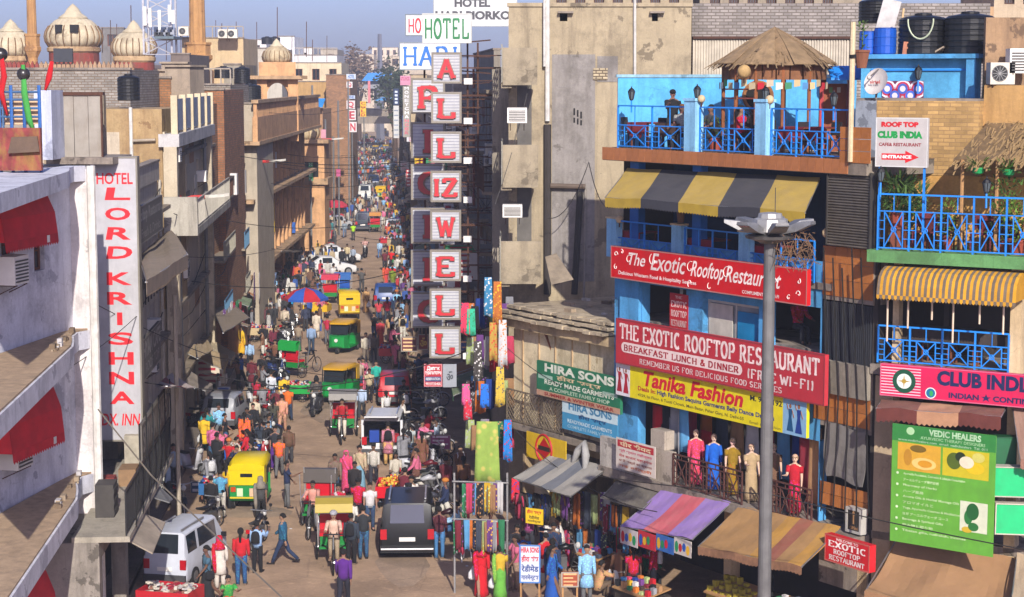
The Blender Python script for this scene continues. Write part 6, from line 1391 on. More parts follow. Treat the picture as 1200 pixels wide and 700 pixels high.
m=MB(BF);m.tube([((u0+u1)/2,.3,0),((u0+u1)/2,.3,z1)],.06,6);m.build('post',RUST,o_)
gb=mat('7e6f5c',.95,.25,1.2,.35,kind='dusty',c2='7a6c58')
def can(fr,a,b_,c_,d_,da,dc,label,ms,val=.2,sag=.1,n=8):
 A,B,C_,D_=fr.uv(*a,da),fr.uv(*b_,da),fr.uv(*c_,dc),fr.uv(*d_,dc)
 return awning(fr,(A[0],da,A[1]),(B[0],da,B[1]),(C_[0],dc,C_[1]),(D_[0],dc,D_[1]),label,ms,val,sag,n=n)
can(CF,(163,300),(199,268),(172,330),(220,298),1.2,-1.4,'large grey brown canvas canopy behind the tall hotel sign',[gb],.35,-.12)
for i in range(7):m=MB(CF);x=CF.u(164+i*3.4,340,.9);m.box(x-.07,x+.07,.8,.83,CF.z(175,350,.9),CF.z(175,318,.9));m.build('striped_screen',cloth('2c2824'),None,'dark strip of the striped screen below the grey brown canopy, '+ordn[i]+' from the left','screen','dark screen strips')
can(CF,(182,452),(201,437),(196,452),(228,455),.5,-1.3,'red and white patterned tarpaulin over the lower cafe boards',[cloth('b8a89c'),cloth('8c4440'),cloth('b8a89c')],0,.1)
can(LSF,(250,362),(268,350),(262,390),(292,372),.2,-2.4,'tilted grey brown tarpaulin over the shaded bag stall',[gb],0,.06)
can(LSF,(228,400),(240,392),(232,420),(250,410),.2,-1.4,'small beige tarpaulin in the shaded alley front',[mat('9c8868',.95,.2,2,.3)],0,.05)
can(LSF,(326,298),(338,284),(330,294),(356,294),.4,-2.5,'small grey tent roof on posts before the arched building',[gb],.1,-.1)
# ---- house with white roof balcony
h2=house(LSF,57.5,70,LZ(212,150),'cream house with a white roof balustrade and brown door behind the cafe','b0a28c',3,7,0,8,wn=3,par=False,balc=False)
zz=LZ(212,152);m=MB(LSF);m.box(57.2*K,70.3*K,-.6,.2,zz-.5,zz);m.build('roof_slab',plaster('b8b4b0','8a8884'),h2)
n=5
for i in range(n+1):x=57.3*K+12.8*K*i/n;m=MB(LSF);m.box(x-.14,x+.14,-.55,-.3,zz,zz+1.5);m.build('baluster_post',plaster('c8b898'),h2)
for i in range(n):x=57.3*K+12.8*K*i/n;m=MB(LSF);m.box(x+.14,x+12.8*K/n-.14,-.45,-.4,zz+.1,zz+1.35);m.build('grille_panel',mat('8c94a4',.7,.3,8,.3),h2)
zz=LZ(200,262);m=MB(LSF);m.box(56.8*K,70*K,-1.3,0,zz-.3,zz);m.box(56.8*K,56.8*K+.3,-1.3,0,zz,zz+1.2);m.build('balcony_slab',plaster('a8a294','6a645a'),h2)
railing(LSF,57*K,70*K,zz,zz+1.1,-1.25,'pale balcony rail with sheet infill on the cream house',mat('a8a294',.8,.2,4,.1),5,'bars')
for x in(57.4*K,69.6*K):m=MB(LSF);m.box(x-.3,x+.3,-.5,.0,0,LZ(212,152)-.5);m.build('pillar',plaster('b8aa90','7a6e5c'),h2)
EWf=Fr(S(-8.1,57.4)[:2],0)
m=MB(EWf);m.box(EWf.u(100,160),EWf.u(190,160),0,5,6,EWf.z(150,128));m.build('end_wall',plaster('a88e64','7a5c3c'),None,'weathered tan brick gable wall with a white pipe left of the roof balustrade','wall')
pipe(EWf,[(EWf.u(154,150),-.1,8),(EWf.u(154,150),-.1,EWf.z(154,126))],.07,'white pipe up the tan gable wall');pipe(EWf,[(EWf.u(157,165),-.15,EWf.z(157,165)),(EWf.u(183,165),-.15,EWf.z(183,164))],.06,'short level pipe on the tan gable wall','9a8c78')
ac_unit(EWf,EWf.u(201,190,.5),EWf.z(201,190,.5),.8,.7,.55,.4,'dark window air conditioner under the white roof balcony',group='window air conditioners')
water_tank(EWf.w(EWf.u(151,115,2.0),2.0,EWf.z(151,118,2.0)),.45,1.05,'black water tank with white lettering above the tan gable wall')
# ---- brick house with white window boxes, then the arched red stone building
BRK=mat('b08058',.9,.3,2,.5,kind='brick',c2='8a7860',p=(.28,.1,.016))
house(LSF,70.4,80,LZ(240,150),'narrow brick and concrete house with white window boxes','9a8c78',3,9,.3,8,m_=BRK)
house(LSF,80.2,85.8,LZ(262,168),'brown brick house left of the arched stone building','a8906c',3,10,0,8,m_=mat('a88460',.9,.3,2,.5,kind='brick',c2='8c7c64',p=(.28,.1,.016)))
for i,(x,y0,y1)in enumerate(((272,204,228),(282,200,226))):b=board(Fr(S(-8.1+.4*i,78+6*i)[:2],0),(x-5,y0,x+5,y1),0,f'white framed window box on the brick house, {("left", "right")[i]} of the pair','b8b4ac',th=.5,frame_c='c8c4c0',bt=.08);patch(b,Fr(S(-8.1+.4*i,78+6*i)[:2],0),.15,.45,.8,.92,'1c1c20',dy=.03)
ST=plaster('c89a6c','9c7450');STD=plaster('b0906c','6c5840')
LSF0=LSF;A4=90-AZ-3.5;o4=S(-8.1,86);LSF=Fr((o4.x-92*math.cos(R(A4)),o4.y-92*math.sin(R(A4))),A4)
ar=thing('arched_building','old red sandstone building with tall arched windows and a curved balustrade','building',(108,0,0),LSF)
za_=11.3;us=[92+(133.4-92)*i/10 for i in range(11)]
bow=lambda u:-1.6*math.sin(math.pi*(u-92)/58)*.9
hs=[]
for f,(zb,zt2)in enumerate(((3.6,7.2),(8.2,11.2))):
 for i in range(15):u=93.6+i*2.6;hs.append((u-.62,zb,u+.62,zt2))
m=MB(LSF);wall(m,92,133.4,0,za_,0,hs+[(95+6*i,0,99.5+6*i,2.9)for i in range(6)],.5);shell(m,92,133.4,0,za_,0,12);m.build('wall',ST,ar)
for h in hs:window(ar,LSF,*h,0,mat('6c7078',.8,.2,3,.1),mat('3c3c40',.5,.3,3,.1),1,2,.1,.35)
for z,w_ in((3.2,.9),(7.7,1.1),(za_-.15,1.5)):m=MB(LSF);m.box(92,133.4,-w_,.1,z,z+.22);m.build('ledge',STD,ar)
for i in range(16):u=92.2+i*2.6;m=MB(LSF);m.box(u-.3,u+.3,-.3,0,3.4,za_-.2);m.build('pilaster',ST,ar)
m=MB(LSF);m.box(92,133.4,-1.4,-1.1,za_+.07,za_+1.5);m.build('parapet',ST,ar)
for i in range(77):u=92.3+i*.53;m=MB(LSF);m.box(u-.16,u+.16,-1.35,-1.15,za_+1.5,za_+2.3);m.build('baluster',ST,ar)
m=MB(LSF);m.box(92,133.4,-1.45,-1.05,za_+2.3,za_+2.5);m.build('coping',STD,ar)
m=MB(LSF);m.box(97,103,.02,.3,1.0,3.0);m.build('inner_wall',DARK,ar)
LSF=LSF0
PV=FY(104,D(325,110,104).x,8)
def RB(prof,pxc,py0,py1,w_):return None
pv=thing('roof_pavilion','stone roof pavilion with cusped arches and a ribbed white dome','pavilion',(0,0,PV.z(325,130)),PV)
z0,z1,zd=PV.z(325,132),PV.z(325,93),PV.z(325,60);r_=(PV.u(343,100)-PV.u(307,100))/2
for sx in(-1,1):
 for sy in(-1,1):m=MB(PV);m.box(sx*r_-.35,sx*r_+.35,sy*r_-.35,sy*r_+.35,z0-2,z1);m.build('pillar',ST,pv)
for sy in(-1,1):
 n=10;P=[(-r_+.3,z1),(-r_+.3,z1-1.3)]+[((-r_+.3)*math.cos(R(180*k/n/1))*1.0*(1 if 1 else 1),z1-1.3+1.0*math.sin(R(180*k/n)))for k in range(n+1)]+[(r_-.3,z1)]
 P=[(-x,z)if 2<=i<=n+2 else(x,z)for i,(x,z)in enumerate(P)];P=[(r_-.3,z1),(-r_+.3,z1)]+[((-r_+.3)*math.cos(R(180*k/n)),z1-1.3+1.05*math.sin(R(180*k/n)))for k in range(n+1)]
 for k in range(n):a,c_=P[2+k],P[3+k];m=MB(PV);m.prism([(a[0],sy*r_,a[1]),(c_[0],sy*r_,c_[1]),(c_[0],sy*r_,z1),(a[0],sy*r_,z1)],(0,.3,0));m.build('arch_stone',ST,pv)
m=MB(PV);m.box(-r_-1,r_+1,-r_-1,r_+1,z1,z1+.25);m.build('eave',STD,pv);m=MB(PV);m.box(-r_-.2,r_+.2,-r_-.2,r_+.2,z1+.25,z1+1.2);m.build('drum',ST,pv)
def dome(o,fr,c,r,h,m1=None,nr=16,neck=.12,cap=True):
 x,y,z=c;m=MB(fr);m.sm=True;pr=[(r*.86,0),(r*.97,h*.14),(r,h*.28),(r*.96,h*.42),(r*.84,h*.58),(r*.64,h*.73),(r*.4,h*.82)]
 n=nr*4;m.rings([[Vector((x+q_*(1-.035*(abs(math.sin(nr*math.pi*k/n))<.3))*math.cos(2*math.pi*k/n),y+q_*(1-.035*(abs(math.sin(nr*math.pi*k/n))<.3))*math.sin(2*math.pi*k/n),z+hh))for k in range(n)]for q_,hh in pr]);m.build('dome',m1 or plaster('c4b698','9c8c70'),o)
 if cap:m=MB(fr);m.sm=True;m.lathe((x,y,z),[(r*.52,h*.79),(r*.48,h*.83),(r*.3,h*.93),(r*.2,h*1.06),(r*.1,h*1.14),(.02,h*1.2)],16);m.build('dome_cap',plaster('c4b698'),o)
 for k in range(nr):a=2*math.pi*(k+.0)/nr;m=MB(fr);m.tube([(x+q_*1.005*math.cos(a),y+q_*1.005*math.sin(a),z+hh)for q_,hh in pr[:5]],r*.022,4);m.build('dome_rib',plaster('7c5c38','4c3824'),o)
dome(pv,PV,(0,0,z1+1.2),r_*.97,zd-z1-.6,plaster('b8a684','8c7c60'),18)
TU=FY(121,D(352,200,121).x,0);tu=thing('stone_turret','sandstone corner turret with paired arch windows and a small white dome','tower',(0,0,0),TU)
z1=TU.z(352,168);m=MB(TU);hs=[(-1.5,TU.z(352,208),-.3,TU.z(352,190)),(.3,TU.z(352,208),1.5,TU.z(352,190))];wall(m,-2,2,0,z1,0,hs,.5);shell(m,-2,2,0,z1,0,4);m.build('wall',ST,tu)
for h in hs:m=MB(TU);m.box(h[0],h[2],.4,.5,h[1],h[3]);m.build('window',DARK,tu)
m=MB(TU);m.box(-2.4,2.4,-.4,4,z1,z1+.3);m.box(-2.3,2.3,-.3,4,hs[0][1]-.6,hs[0][1]-.1);m.build('ledge',STD,tu);dome(tu,TU,(0,1.5,z1+.3),1.5,2.0,plaster('c0ac84','8c7c60'),12)
# ---- far left row, beyond the arches
cols_=['b89c74','c8b898','a09888','c0a888','aa8460','ccc0a8','9c8c74','b8b0a8']
t=156
for i in range(9):
 w_=(9,12,10,14,12,16,18,20,24)[i];house(LSF,t,t+w_,(12.5,11,13.2,10.5,12.6,13.2,12.4,13,12)[i],f'{("ochre", "cream", "grey", "tan", "brown", "pale", "olive", "light grey", "ochre")[i]} street house on the far left row, {ordn[i]} beyond the arched building',cols_[i%8],3,30+i,(.3,-.4,0,.4,-.2,0,.3,0,0)[i],10);t+=w_+.1
# ---- right row behind the hotel signs
for i,(t0,t1,z1,c_,lb)in enumerate(((52.4,60,14.2,'8f8676','shaded grey facade with brackets behind the ALL IZ WELL letters'),(60.2,72,15.5,'7c7468','dark grey facade second behind the letter signs'),(72.2,90,14.5,'8c7c68','brown facade third along the right row'),(90.2,112,15.0,'9a8c78','tan facade fourth along the right row'),(112.2,140,14.0,'a89478','cream facade fifth along the right row'),(140.2,180,13.5,'8c7e6c','grey facade sixth along the right row'),(180.2,230,13,'9c8a70','tan facade last along the right row'))):
 house(RSF,-t1,-t0,z1,lb,c_,4,50+i,.4,10,par=i>0)
# ---- HOTEL letter signs
def letter_box(fr,x0,y0,x1,y1,s,lb,grp,c='b81c28',cf='8c6a60',nm='letter_sign'):
 b=board(fr,(x0,y0,x1,y1),0,lb,'b0b0b2',th=.35,frame_c='7c7468',bt=.06,name=nm,group=grp)
 o,u0,z0,u1,z1,y=b
 if nm=='letter_sign':
  m=MB(fr)
  for i in range(9):z=z0+(z1-z0)*(i+.8)/10;m.box(u0+.05,u1-.05,y-.012,y-.001,z,z+(z1-z0)*.028)
  m.build('slat_shadow_line',mat('9494a0',.6,.1,3,0),o)
  w_=.3 if s=='I' else(.62 if len(s)==1 else .78);sl=(.2,.13,.16)if len(s)==1 else(.24,.14,.16)
  letters(o,fr,s,(u0+u1)/2-(u1-u0)*w_/2-.02,z0+(z1-z0)*.12,(u0+u1)/2+(u1-u0)*w_/2+.02,z0+(z1-z0)*.82,y-.09,paint('7a5c48'),slab=(sl[0]+.08,sl[1]+.07,sl[2]+.04),th=.05,name='letter_rim')
  letters(o,fr,s,(u0+u1)/2-(u1-u0)*w_/2,z0+(z1-z0)*.14,(u0+u1)/2+(u1-u0)*w_/2,z0+(z1-z0)*.80,y-.105,paint(c,.4),slab=sl,name='letter')
  m=MB(fr);m.bar((u1,.2,(z0+z1)/2),(u1+2.4,.2,(z0+z1)/2+.0),.05);m.bar((u1,.2,z1-.1),(u1+2.4,.2,z1-.1),.04);m.build('bracket',RUST,o)
  m=MB(fr);m.box(u1+.1,u1+.42,.0,.2,z0-.05,z0+.18);m.build('transformer_box',WHITE,o)
 return b
FA=FY(55);FB=FY(60)
for i,(s,y)in enumerate((('A',62),('L',108.5),('L',155),('IZ',201),('W',247),('E',293.5),('L',339),('L',384))):
 letter_box(FA,506-i*.35,y,540.5-i*.15,y+35.5,s,f'white square sign box with red letters {s}, {ordn[i]} from the top of the front column' if s=='IZ' else f'white square sign box with red letter {s}, {ordn[i]} from the top of the front column','front column of letter boxes')
for i,(s,y)in enumerate((('P',92),('I',144),('C',193),('I',244),('I',294),('C',343))):
 letter_box(FB,482,y,521,y+41,s,f'larger white sign box with red letter {s}, {ordn[i]} from the top of the rear column','rear column of letter boxes')
b=board(FA,(495,16,552.5,50.5),-.6,'white sign with green slab letters HOTEL above the letter column','c8ccc8',th=.3,frame_c='b8b8b0');write(b,FA,'HOTEL',.05,.12,.95,.86,'14743c',slab=(.2,.12,.0),th=.02)
b=board(FB,(475,17,520,42),0,'white sign with red letters HOTEL half hidden behind the green one','c8c8c8',th=.3,frame_c='6a7478');write(b,FB,'HOTEL',.08,.1,1.5-.55,.84,'c01420',slab=(.2,.12,0))
b=board(FB,(468,50,540,82),-.5,'long white sign with blue serif letters HARI','c8c8cc',th=.3,frame_c='7c8488');write(b,FB,'HARI',.06,.12,.94,.88,'1c6cc0',slab=(.17,.1,.14),th=.02)
FC=FY(66);b=board(FC,(508,-12,606,31),0,'large white rooftop board reading HOTEL HARI PIORKO in grey letters','c4c4c4',th=.2,border='9a9a94');write(b,FC,'HOTEL',.25,.52,.68,.76,'3c3c40',.05);write(b,FC,'HARI PIORKO',.02,.18,.92,.42,'3c3c40',.05)
o=thing('steel_scaffold','tall rusty steel frame carrying the column of letter boxes','scaffold',(FA.u(545,200),.5,3),FA);zt_,zb_=FA.z(545,50),FA.z(545,425)
for px in(548,560):m=MB(FA);m.bar((FA.u(px,200),.4,zb_),(FA.u(px,200),.4,zt_),.07);m.build('upright',RUST,o)
for i in range(24):z=zb_+(zt_-zb_)*i/23;m=MB(FA);m.bar((FA.u(541,200),.42,z),(FA.u(575,200),.42,z+.1*(i%3-1)),.03+.02*(i%2));m.build('cross_bar',RUST,o)
b=board(FA,(497,427,518,453),0,'small red board with white Cyrillic travel agency lettering','a01828',th=.08,border='c87c80');write(b,FA,'Дипак',.15,.7,.88,.92,'d8c8c8',.05);write(b,FA,'турагентство',.06,.5,.95,.68,'d8c8c8',.04);patch(b,FA,.04,.22,.96,.44,'2c3868',dy=.003);write(b,FA,'RESERVATION',.1,.28,.9,.4,'c8c8d0',.03,dy=.008);write(b,FA,'9810732405',.08,.06,.92,.18,'d8c8c8',.03)
b=board(FA,(519,427,535,454),.01,'small grey printed board beside the red Cyrillic one','8c9098',th=.06);write(b,FA,'ॐ',.25,.3,.75,.7,'3c4048',.03)
FD=FY(74);b=board(FD,(472,101,481,161),0,'tall narrow grey sign reading MONEYCHANGER downwards','8a867c',th=.2)
for i,ch_ in enumerate('MONEYCHANGER'):write(b,FD,ch_,.22,.925-i*.079,.78,.985-i*.079,'d0d0d0' if i<8 else 'c86c78',.04)
b=board(FD,(469,89,481,100),-.1,'small pink board above the money changer sign','b87c94',th=.1);write(b,FD,'S.T.D. P.C.O.',.08,.5,.92,.85,'8c2040',.03)
FE=FY(82);b=board(FE,(461,104,467.5,123),0,'narrow dark blue sign with pale upright letters','14284c',th=.2);[patch(b,FE,.25,.08+.22*k,.75,.2+.22*k,'b8c4d0',dy=.004,name='printed_mark')for k in range(4)]
b=board(FE,(461,124,467.5,162),.02,'narrow pale striped sign under the dark blue one','b0b0ac',th=.2)
for i in range(6):patch(b,FE,.1,.08+i*.15,.9,.12+i*.15,'7c8490',name='printed_stripe')
for i,(px0,py0,px1,py1,y_,bgc,txs,fc_,lb)in enumerate(((406,87,417,93,150,'b0b8c0',['HOTEL'],'2c5c94','small blue on white HOTEL sign over the far street'),(406,96,413,103,150,'c4c0bc',['Q'],'a81828','small white sign with a red round letter'),(407,112,416,116,151,'a8b4c4',['THE'],'2c4c8c','tiny blue sign reading THE on the far left row'),(406,118,416,128,150,'c4b8b4',['Q'],'a81828','white sign with a big red Q on the far left row'),(408,129,417,141,150,'c4bcb8',['E'],'a81828','white sign with red letter E under the red Q'),(409,143,418,155,150,'c4bcb8',['N'],'a81828','white sign with red letter N under the letter E'),(422,119,429,137,160,'c8a414',['C','O','L','D'],'a01820','yellow upright sign with red letters over the far street'),(361.5,191,366.5,212,120,'0f9c54',['H','O','T','E','L'],'b8e0c8','green upright sign on a pole above the parked cars'),(358,142,369,172,130,'c8c0bc',['T'],'a82430','white board with a red symbol on the far left row'),(237,309,260,341,88,'1c2840',[],'c0c0c0','red and blue street sign board on the left pole'),(308,307,317,323,92,'2c5c94',['MONEY','CHANGE'],'d0d8e0','blue board reading MONEY CHANGE at the arched building'),(376,152,382,168,128,'b8808c',[],'8c1c34','pink board hanging in the far left row'),(394,198,399,207,118,'a84470',[],'d8c8d0','small magenta sign on a lamp pole'),(431,95,434,121,200,'b86c70',[],'a01828','thin red upright sign far down the street'))):
 f_=FY(y_);b=board(f_,(px0,py0,px1,py1),0,lb,bgc,th=.15)
 for k,tx in enumerate(txs):h_=1/len(txs);write(b,f_,tx,.15,1-(k+.88)*h_,.85,1-(k+.12)*h_,fc_,.03)
 if i==9:
  patch(b,f_,0,.72,1,1,'b01828',dy=.004)
  for k in range(7):patch(b,f_,.1,.06+k*.092,.9,.115+k*.092,'b8a8a8',dy=.004,name='printed_line')
m=MB(FB);m.bar((FB.u(497,60),.2,FB.z(497,400)),(FB.u(497,60),.2,FB.z(497,17)),.08);m.build('sign_post',RUST,None,'rusty steel post carrying the rear column of signs','post')
# ---- low shop block with a black balcony rail at the bottom of the left row
lb_=thing('corner_shop','low dark corner shop with a cluttered balcony right of the white hotel','building',(42*K,.3,0),CF);a,b_=37.5*K,46*K
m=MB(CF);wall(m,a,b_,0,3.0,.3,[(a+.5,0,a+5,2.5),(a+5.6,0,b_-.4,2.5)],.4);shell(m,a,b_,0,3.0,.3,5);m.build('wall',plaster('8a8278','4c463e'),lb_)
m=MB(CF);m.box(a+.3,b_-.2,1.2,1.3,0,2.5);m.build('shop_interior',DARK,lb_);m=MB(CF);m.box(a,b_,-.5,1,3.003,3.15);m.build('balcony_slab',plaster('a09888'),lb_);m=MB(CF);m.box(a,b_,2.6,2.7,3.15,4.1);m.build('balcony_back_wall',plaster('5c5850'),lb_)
railing(CF,a+.1,b_-.1,3.15,4.35,-.4,'black barred balcony railing at the lower left beside the white hotel',BLACK,6,'bars')
for i,(t_,d,z,w_,h_,c_,nm_,lbl)in enumerate(((39.5,.2,3.15,.8,.9,'3c3834','cooler','dark desert cooler box on the cluttered lower left balcony'),(41.2,.5,3.15,.5,.6,'7c2c24','crate','red painted crate on the cluttered lower left balcony'),(42.6,.1,3.15,.9,.5,'8a6c4c','crate','brown wooden crate on the lower left balcony'),(44.2,.2,3.15,.7,1.1,'9c9484','cabinet','pale metal cabinet on the lower left balcony'),(45.2,-.1,3.15,.5,.4,'24548c','crate','blue crate at the far end of the lower left balcony'))):
 m=MB(CF);u=t_*K;m.box(u-w_/2,u+w_/2,d,d+.5,z,z+h_);n=3
 for k in range(n):m.box(u-w_/2-.02,u+w_/2+.02,d-.02,d+.001,z+h_*(k+.2)/n,z+h_*(k+.6)/n)
 m.build(nm_,mat(c_,.8,.25,4,.2),None,lbl,nm_)
for i,(p,q_)in enumerate((((38,-.2,2.5),(40.4,-1.0,2.9)),((42,-.1,2.7),(43.4,-.8,2.7)))):m=MB(CF);u,v=p[0]*K,q_[0]*K;m.prism([(u,-.3,2.9),(v,-.3,2.9),(v,q_[1],q_[2]-.3),(u,p[1]-.8,p[2])],(0,0,.04));m.build('sheet_canopy',mat(('8c8070','6c6c6c')[i],.8,.3,2,.3),None,f'{("brown board", "grey tin sheet")[i]} canopy sloping out below the black balcony railing','canopy')
for i in range(6):m=MB(CF);u=(38.5+i*1.2)*K;m.tube([(u,-.5,3.1),(u+.4,-.6,4.8),(u+1.6,-.45,5.6)],.02,4);m.build('cable',RUBBER,None,f'loose cable looping over the lower left balcony, {ordn[i]} from the hotel','cable','loose balcony cables')
m=MB(CF);u=46.2*K;m.tube([(u,-.6,0),(u,-.6,8.2)],.07,6);m.build('pole',plaster('a89c88'),None,'pale service pole at the end of the lower left balcony','pole')
# ==================== roofs, mosque, far city
def blk(px0,py0,px1,y,c,label,zb=0,deep=6,win=0,seed=1,name='rooftop_block',brick=False,fr=None,rail=False):
 f_=fr or FY(y);u0,u1,z1=f_.u(px0,py0),f_.u(px1,py0),f_.z((px0+px1)/2,py0);rs=random.Random(seed);o=thing(name,label,'building',((u0+u1)/2,0,zb),f_)
 hs=[]
 for i in range(win):a=u0+(u1-u0)*(i+.5)/win;w_=(u1-u0)/win*.22;hs.append((a-w_,z1-1.9-rs.random()*.4,a+w_,z1-.7))
 m_=mat(c,.9,.3,2,.5,kind='brick',c2='6e5c48',p=(.3,.12,.018))if brick else plaster(c)
 m=MB(f_);wall(m,u0,u1,zb,z1,0,hs,.3);shell(m,u0,u1,zb,z1,0,deep);m.build('wall',m_,o)
 for h in hs:window(o,f_,*h,0,WOOD,DARKG,1,1,.08,.2)
 m=MB(f_);m.box(u0-.05,u1+.05,-.08,.25,z1+.002,z1+.1);m.build('coping',CONC,o)
 if rail:
  n=max(3,int((u1-u0)/.6));m=MB(f_)
  for i in range(n+1):m.box(u0+(u1-u0)*i/n-.04,u0+(u1-u0)*i/n+.04,.05,.13,z1+.1,z1+.9)
  m.box(u0,u1,.04,.14,z1+.9,z1+.98);m.build('roof_rail',mat('9c9080',.8,.2,4,.1),o)
 return o
ROOFS=[(-40,82,152,66,'8e8880','long grey brick parapet below the mosque domes',1,0),(120,92,200,72,'94643c','red brick rooftop wall behind the black tank',1,0),(190,106,262,76,'96603c','low red brick wall right of the black tank',1,0),(178,122,245,74,'a8744c','tan and red brick roof end under the low wall',1,0),(236,100,270,84,'948c80','small grey brick hut on the roofs with a railing',1,0),(245,122,300,86,'a89c88','cream low wall with a grey door on the roofs',0,1),(262,76,282,100,'8e8676','pale parapet beside the left roof tanks',0,0),(213,45,285,118,'c0a880','tan plaster upper storey right of the minaret',0,0),(285,57,330,150,'b8b0a0','pale blank wall far behind the roof pavilion',0,0),(340,74,400,175,'c8b898','long cream rooftop house right of the dome pavilion',0,3),(345,65,395,190,'d0ccc8','white flat roof house above the cream rooftop',0,0),(347,96,382,168,'b08c58','ochre blank wall right of the dome pavilion',0,0),(382,88,410,165,'a07450','brown brick house end by the hotel pole signs',1,0),(352,128,378,154,'a8805c','sandstone block with a white board by the turret',0,0),(285,47,312,200,'d8d4d0','bright white rooftop room left of the roof tanks',0,1),(326,43,345,190,'dcdcdc','white cube rooftop room with satellite gear',0,0),(343,56,366,200,'d0d0d0','white low rooftop room with an orange door',0,1),(366,58,395,230,'a89c8c','grey tan rooftop house on the skyline',0,2),(410,64,438,420,'c8b8a0','far cream block left part on the skyline',0,4),(436,56,466,430,'d4c4ac','far cream office block with rows of windows',0,4),(200,64,222,92,'6e625a','dark rooftop hut under the telecom tower',0,1),(118,33,145,160,'74706c','grey rooftop with a thin canopy between two domes',0,1),(455,66,520,380,'b8a890','tan houses low on the skyline behind the blue sign',0,4)]
for i,(x0,y0,x1,y_,c,lb,bk,wn)in enumerate(ROOFS):blk(x0,y0,x1,y_,c,lb,0,5+y_*.03,wn,i,brick=bool(bk),rail=i in(4,7,10,18))
for i in range(26):
 x0=-60+(i*53)%470;y_=190+(i*37)%260;yt=74+(i*7)%13;w_=16+(i*11)%20;cn=('tan','grey','cream','white','brown')[i%5]
 blk(x0,yt,x0+w_,y_,('b09c7c','9c968c','c8b898','d0ccc8','9c7850')[i%5],f'{cn} far roof on the left skyline, {ordn[i % 20]} of {"the back" if i > 19 else "the front"} far roofs',0,18,2,i,name='far_house')
for i in range(14):
 x0=480+i*18;blk(x0,88+(i*5)%9,x0+20,150+i*9,('b09c7c','9c968c','c8b898')[i%3],f'far roof behind the letter signs, {ordn[i]} from the left',0,20,2,i,name='far_house')
for i,(px,pt,pb,y_,r_,lb)in enumerate(((262,78,92,96,.62,'black water tank on the roofs, left of a pair near the minaret'),(284,78,98,99,.55,'black water tank on the roofs, right of a pair near the minaret'),(293,98,118,96,.75,'large black water tank left of the roof pavilion'),(313,43,52,180,.7,'small black tank on the far white roof, left one'),(322,43,52,182,.7,'small black tank on the far white roof, right one'),(79,57,72,75,.0,''),(326,104,125,160,1.4,'dark tank seen through the arch of the roof pavilion'))):
 if lb:p=D(px,pb,y_);water_tank(tuple(p),r_,D(px,pt,y_).z-p.z,lb)
MQ=FY(112);RS_=plaster('8c3c30','6a4434')
mq=thing('mosque','old mosque with three ribbed cream domes, red drums and two sandstone minarets','mosque',(MQ.u(90,80),0,0),MQ)
m=MB(MQ);m.box(MQ.u(-30,80),MQ.u(160,80),-1,14,0,MQ.z(90,80));m.box(MQ.u(190,80),MQ.u(232,80),-1,8,0,MQ.z(200,82));m.build('wall',plaster('a08060','6a4c38'),mq)
n=30
for i in range(n):
 a,b_=MQ.u(4+5.2*i,80),MQ.u(4+5.2*i+4.2,80);m=MB(MQ);z=MQ.z(90,80.5);m.prism([(a,-1.2,z-.3),(b_,-1.2,z-.3),(b_,-1.2,z+.25),((a+b_)/2,-1.2,z+.55),(a,-1.2,z+.25)],(0,.25,0));m.build('merlon',plaster('a88868')if i>8 else RS_,mq)
for px,pr,pt,pb in((13,29,29,66),(86.5,33,12,55),(157,26.5,30,66)):
 r_=pr/1700*116;z0,z1=MQ.z(px,pb,4),MQ.z(px,pt,4);x=MQ.u(px,50,4);hh=(z1-z0)
 dome(mq,MQ,(x,4,z0),r_,hh*.98,None,22);m=MB(MQ);m.lathe((x,4,z0-1.4),[(r_*.86,0),(r_*.86,.9)],28);m.build('drum',RS_,mq)
 m=MB(MQ);m.lathe((x,4,z0-.5),[(r_*.84,0),(r_*.92,.15),(r_*.92,.4),(r_*.86,.5)],28);m.build('drum_cornice',plaster('b89c74','7c5c40'),mq)
x,r_=MQ.u(86,34,4),33/1700*116
for dx,w_ in((-.9,.5),(.25,.6)):m=MB(MQ);m.box(x+dx,x+dx+w_,4-r_-.05,4-r_+.5,MQ.z(86,39,4),MQ.z(86,30,4));m.build('dome_opening',DARK,mq)
for dx in(-2.2,1.0):m=MB(MQ);m.box(MQ.u(68,60,0),MQ.u(90,60,0),-1.5,-1.2,MQ.z(80,73,-1),MQ.z(80,57,-1));
m.build('dark_doorway',mat('24262c',.6,.3,3,.1),mq)
SAND=plaster('b08450','8c643c')
for px,pt,pb,w_ in((37,-30,46,5),(231,-40,56,8.5)):
 x=MQ.u(px,20,2);r_=w_/1700*114;z0,z1=MQ.z(px,pb,2),MQ.z(px,pt,2);o=thing('minaret',f'tall ribbed sandstone minaret shaft, {"smaller one left of the big dome" if px < 99 else "larger one with a stone balcony"}','tower',(x,2,0),MQ)
 m=MB(MQ);k=24;m.rings([[Vector((x+r_*s_*(1+.07*(j%2))*math.cos(2*math.pi*j/k),2+r_*s_*(1+.07*(j%2))*math.sin(2*math.pi*j/k),z))for j in range(k)]for s_,z in((1.05,z0),(.92,z1))]);m.build('shaft',SAND,o)
 m=MB(MQ);m.lathe((x,2,z0-6),[(r_*1.2,-8),(r_*1.15,4.6)],12);m.build('base',SAND,o)
 m=MB(MQ);m.lathe((x,2,z0-1.5),[(r_*1.1,0),(r_*1.8,.5),(r_*2.0,.6),(r_*2.0,.9),(r_*1.75,.95),(r_*1.75,1.7),(r_*1.9,1.72),(r_*1.9,1.9)],8);m.build('balcony',SAND,o)
TW=FY(105);o=thing('telecom_tower','steel lattice telecom mast with white panel antennas behind the domes','tower',(TW.u(185,30),0,TW.z(185,60)),TW);x0,x1,z0,z1=TW.u(168,30),TW.u(201,30),TW.z(185,64),TW.z(185,-20)
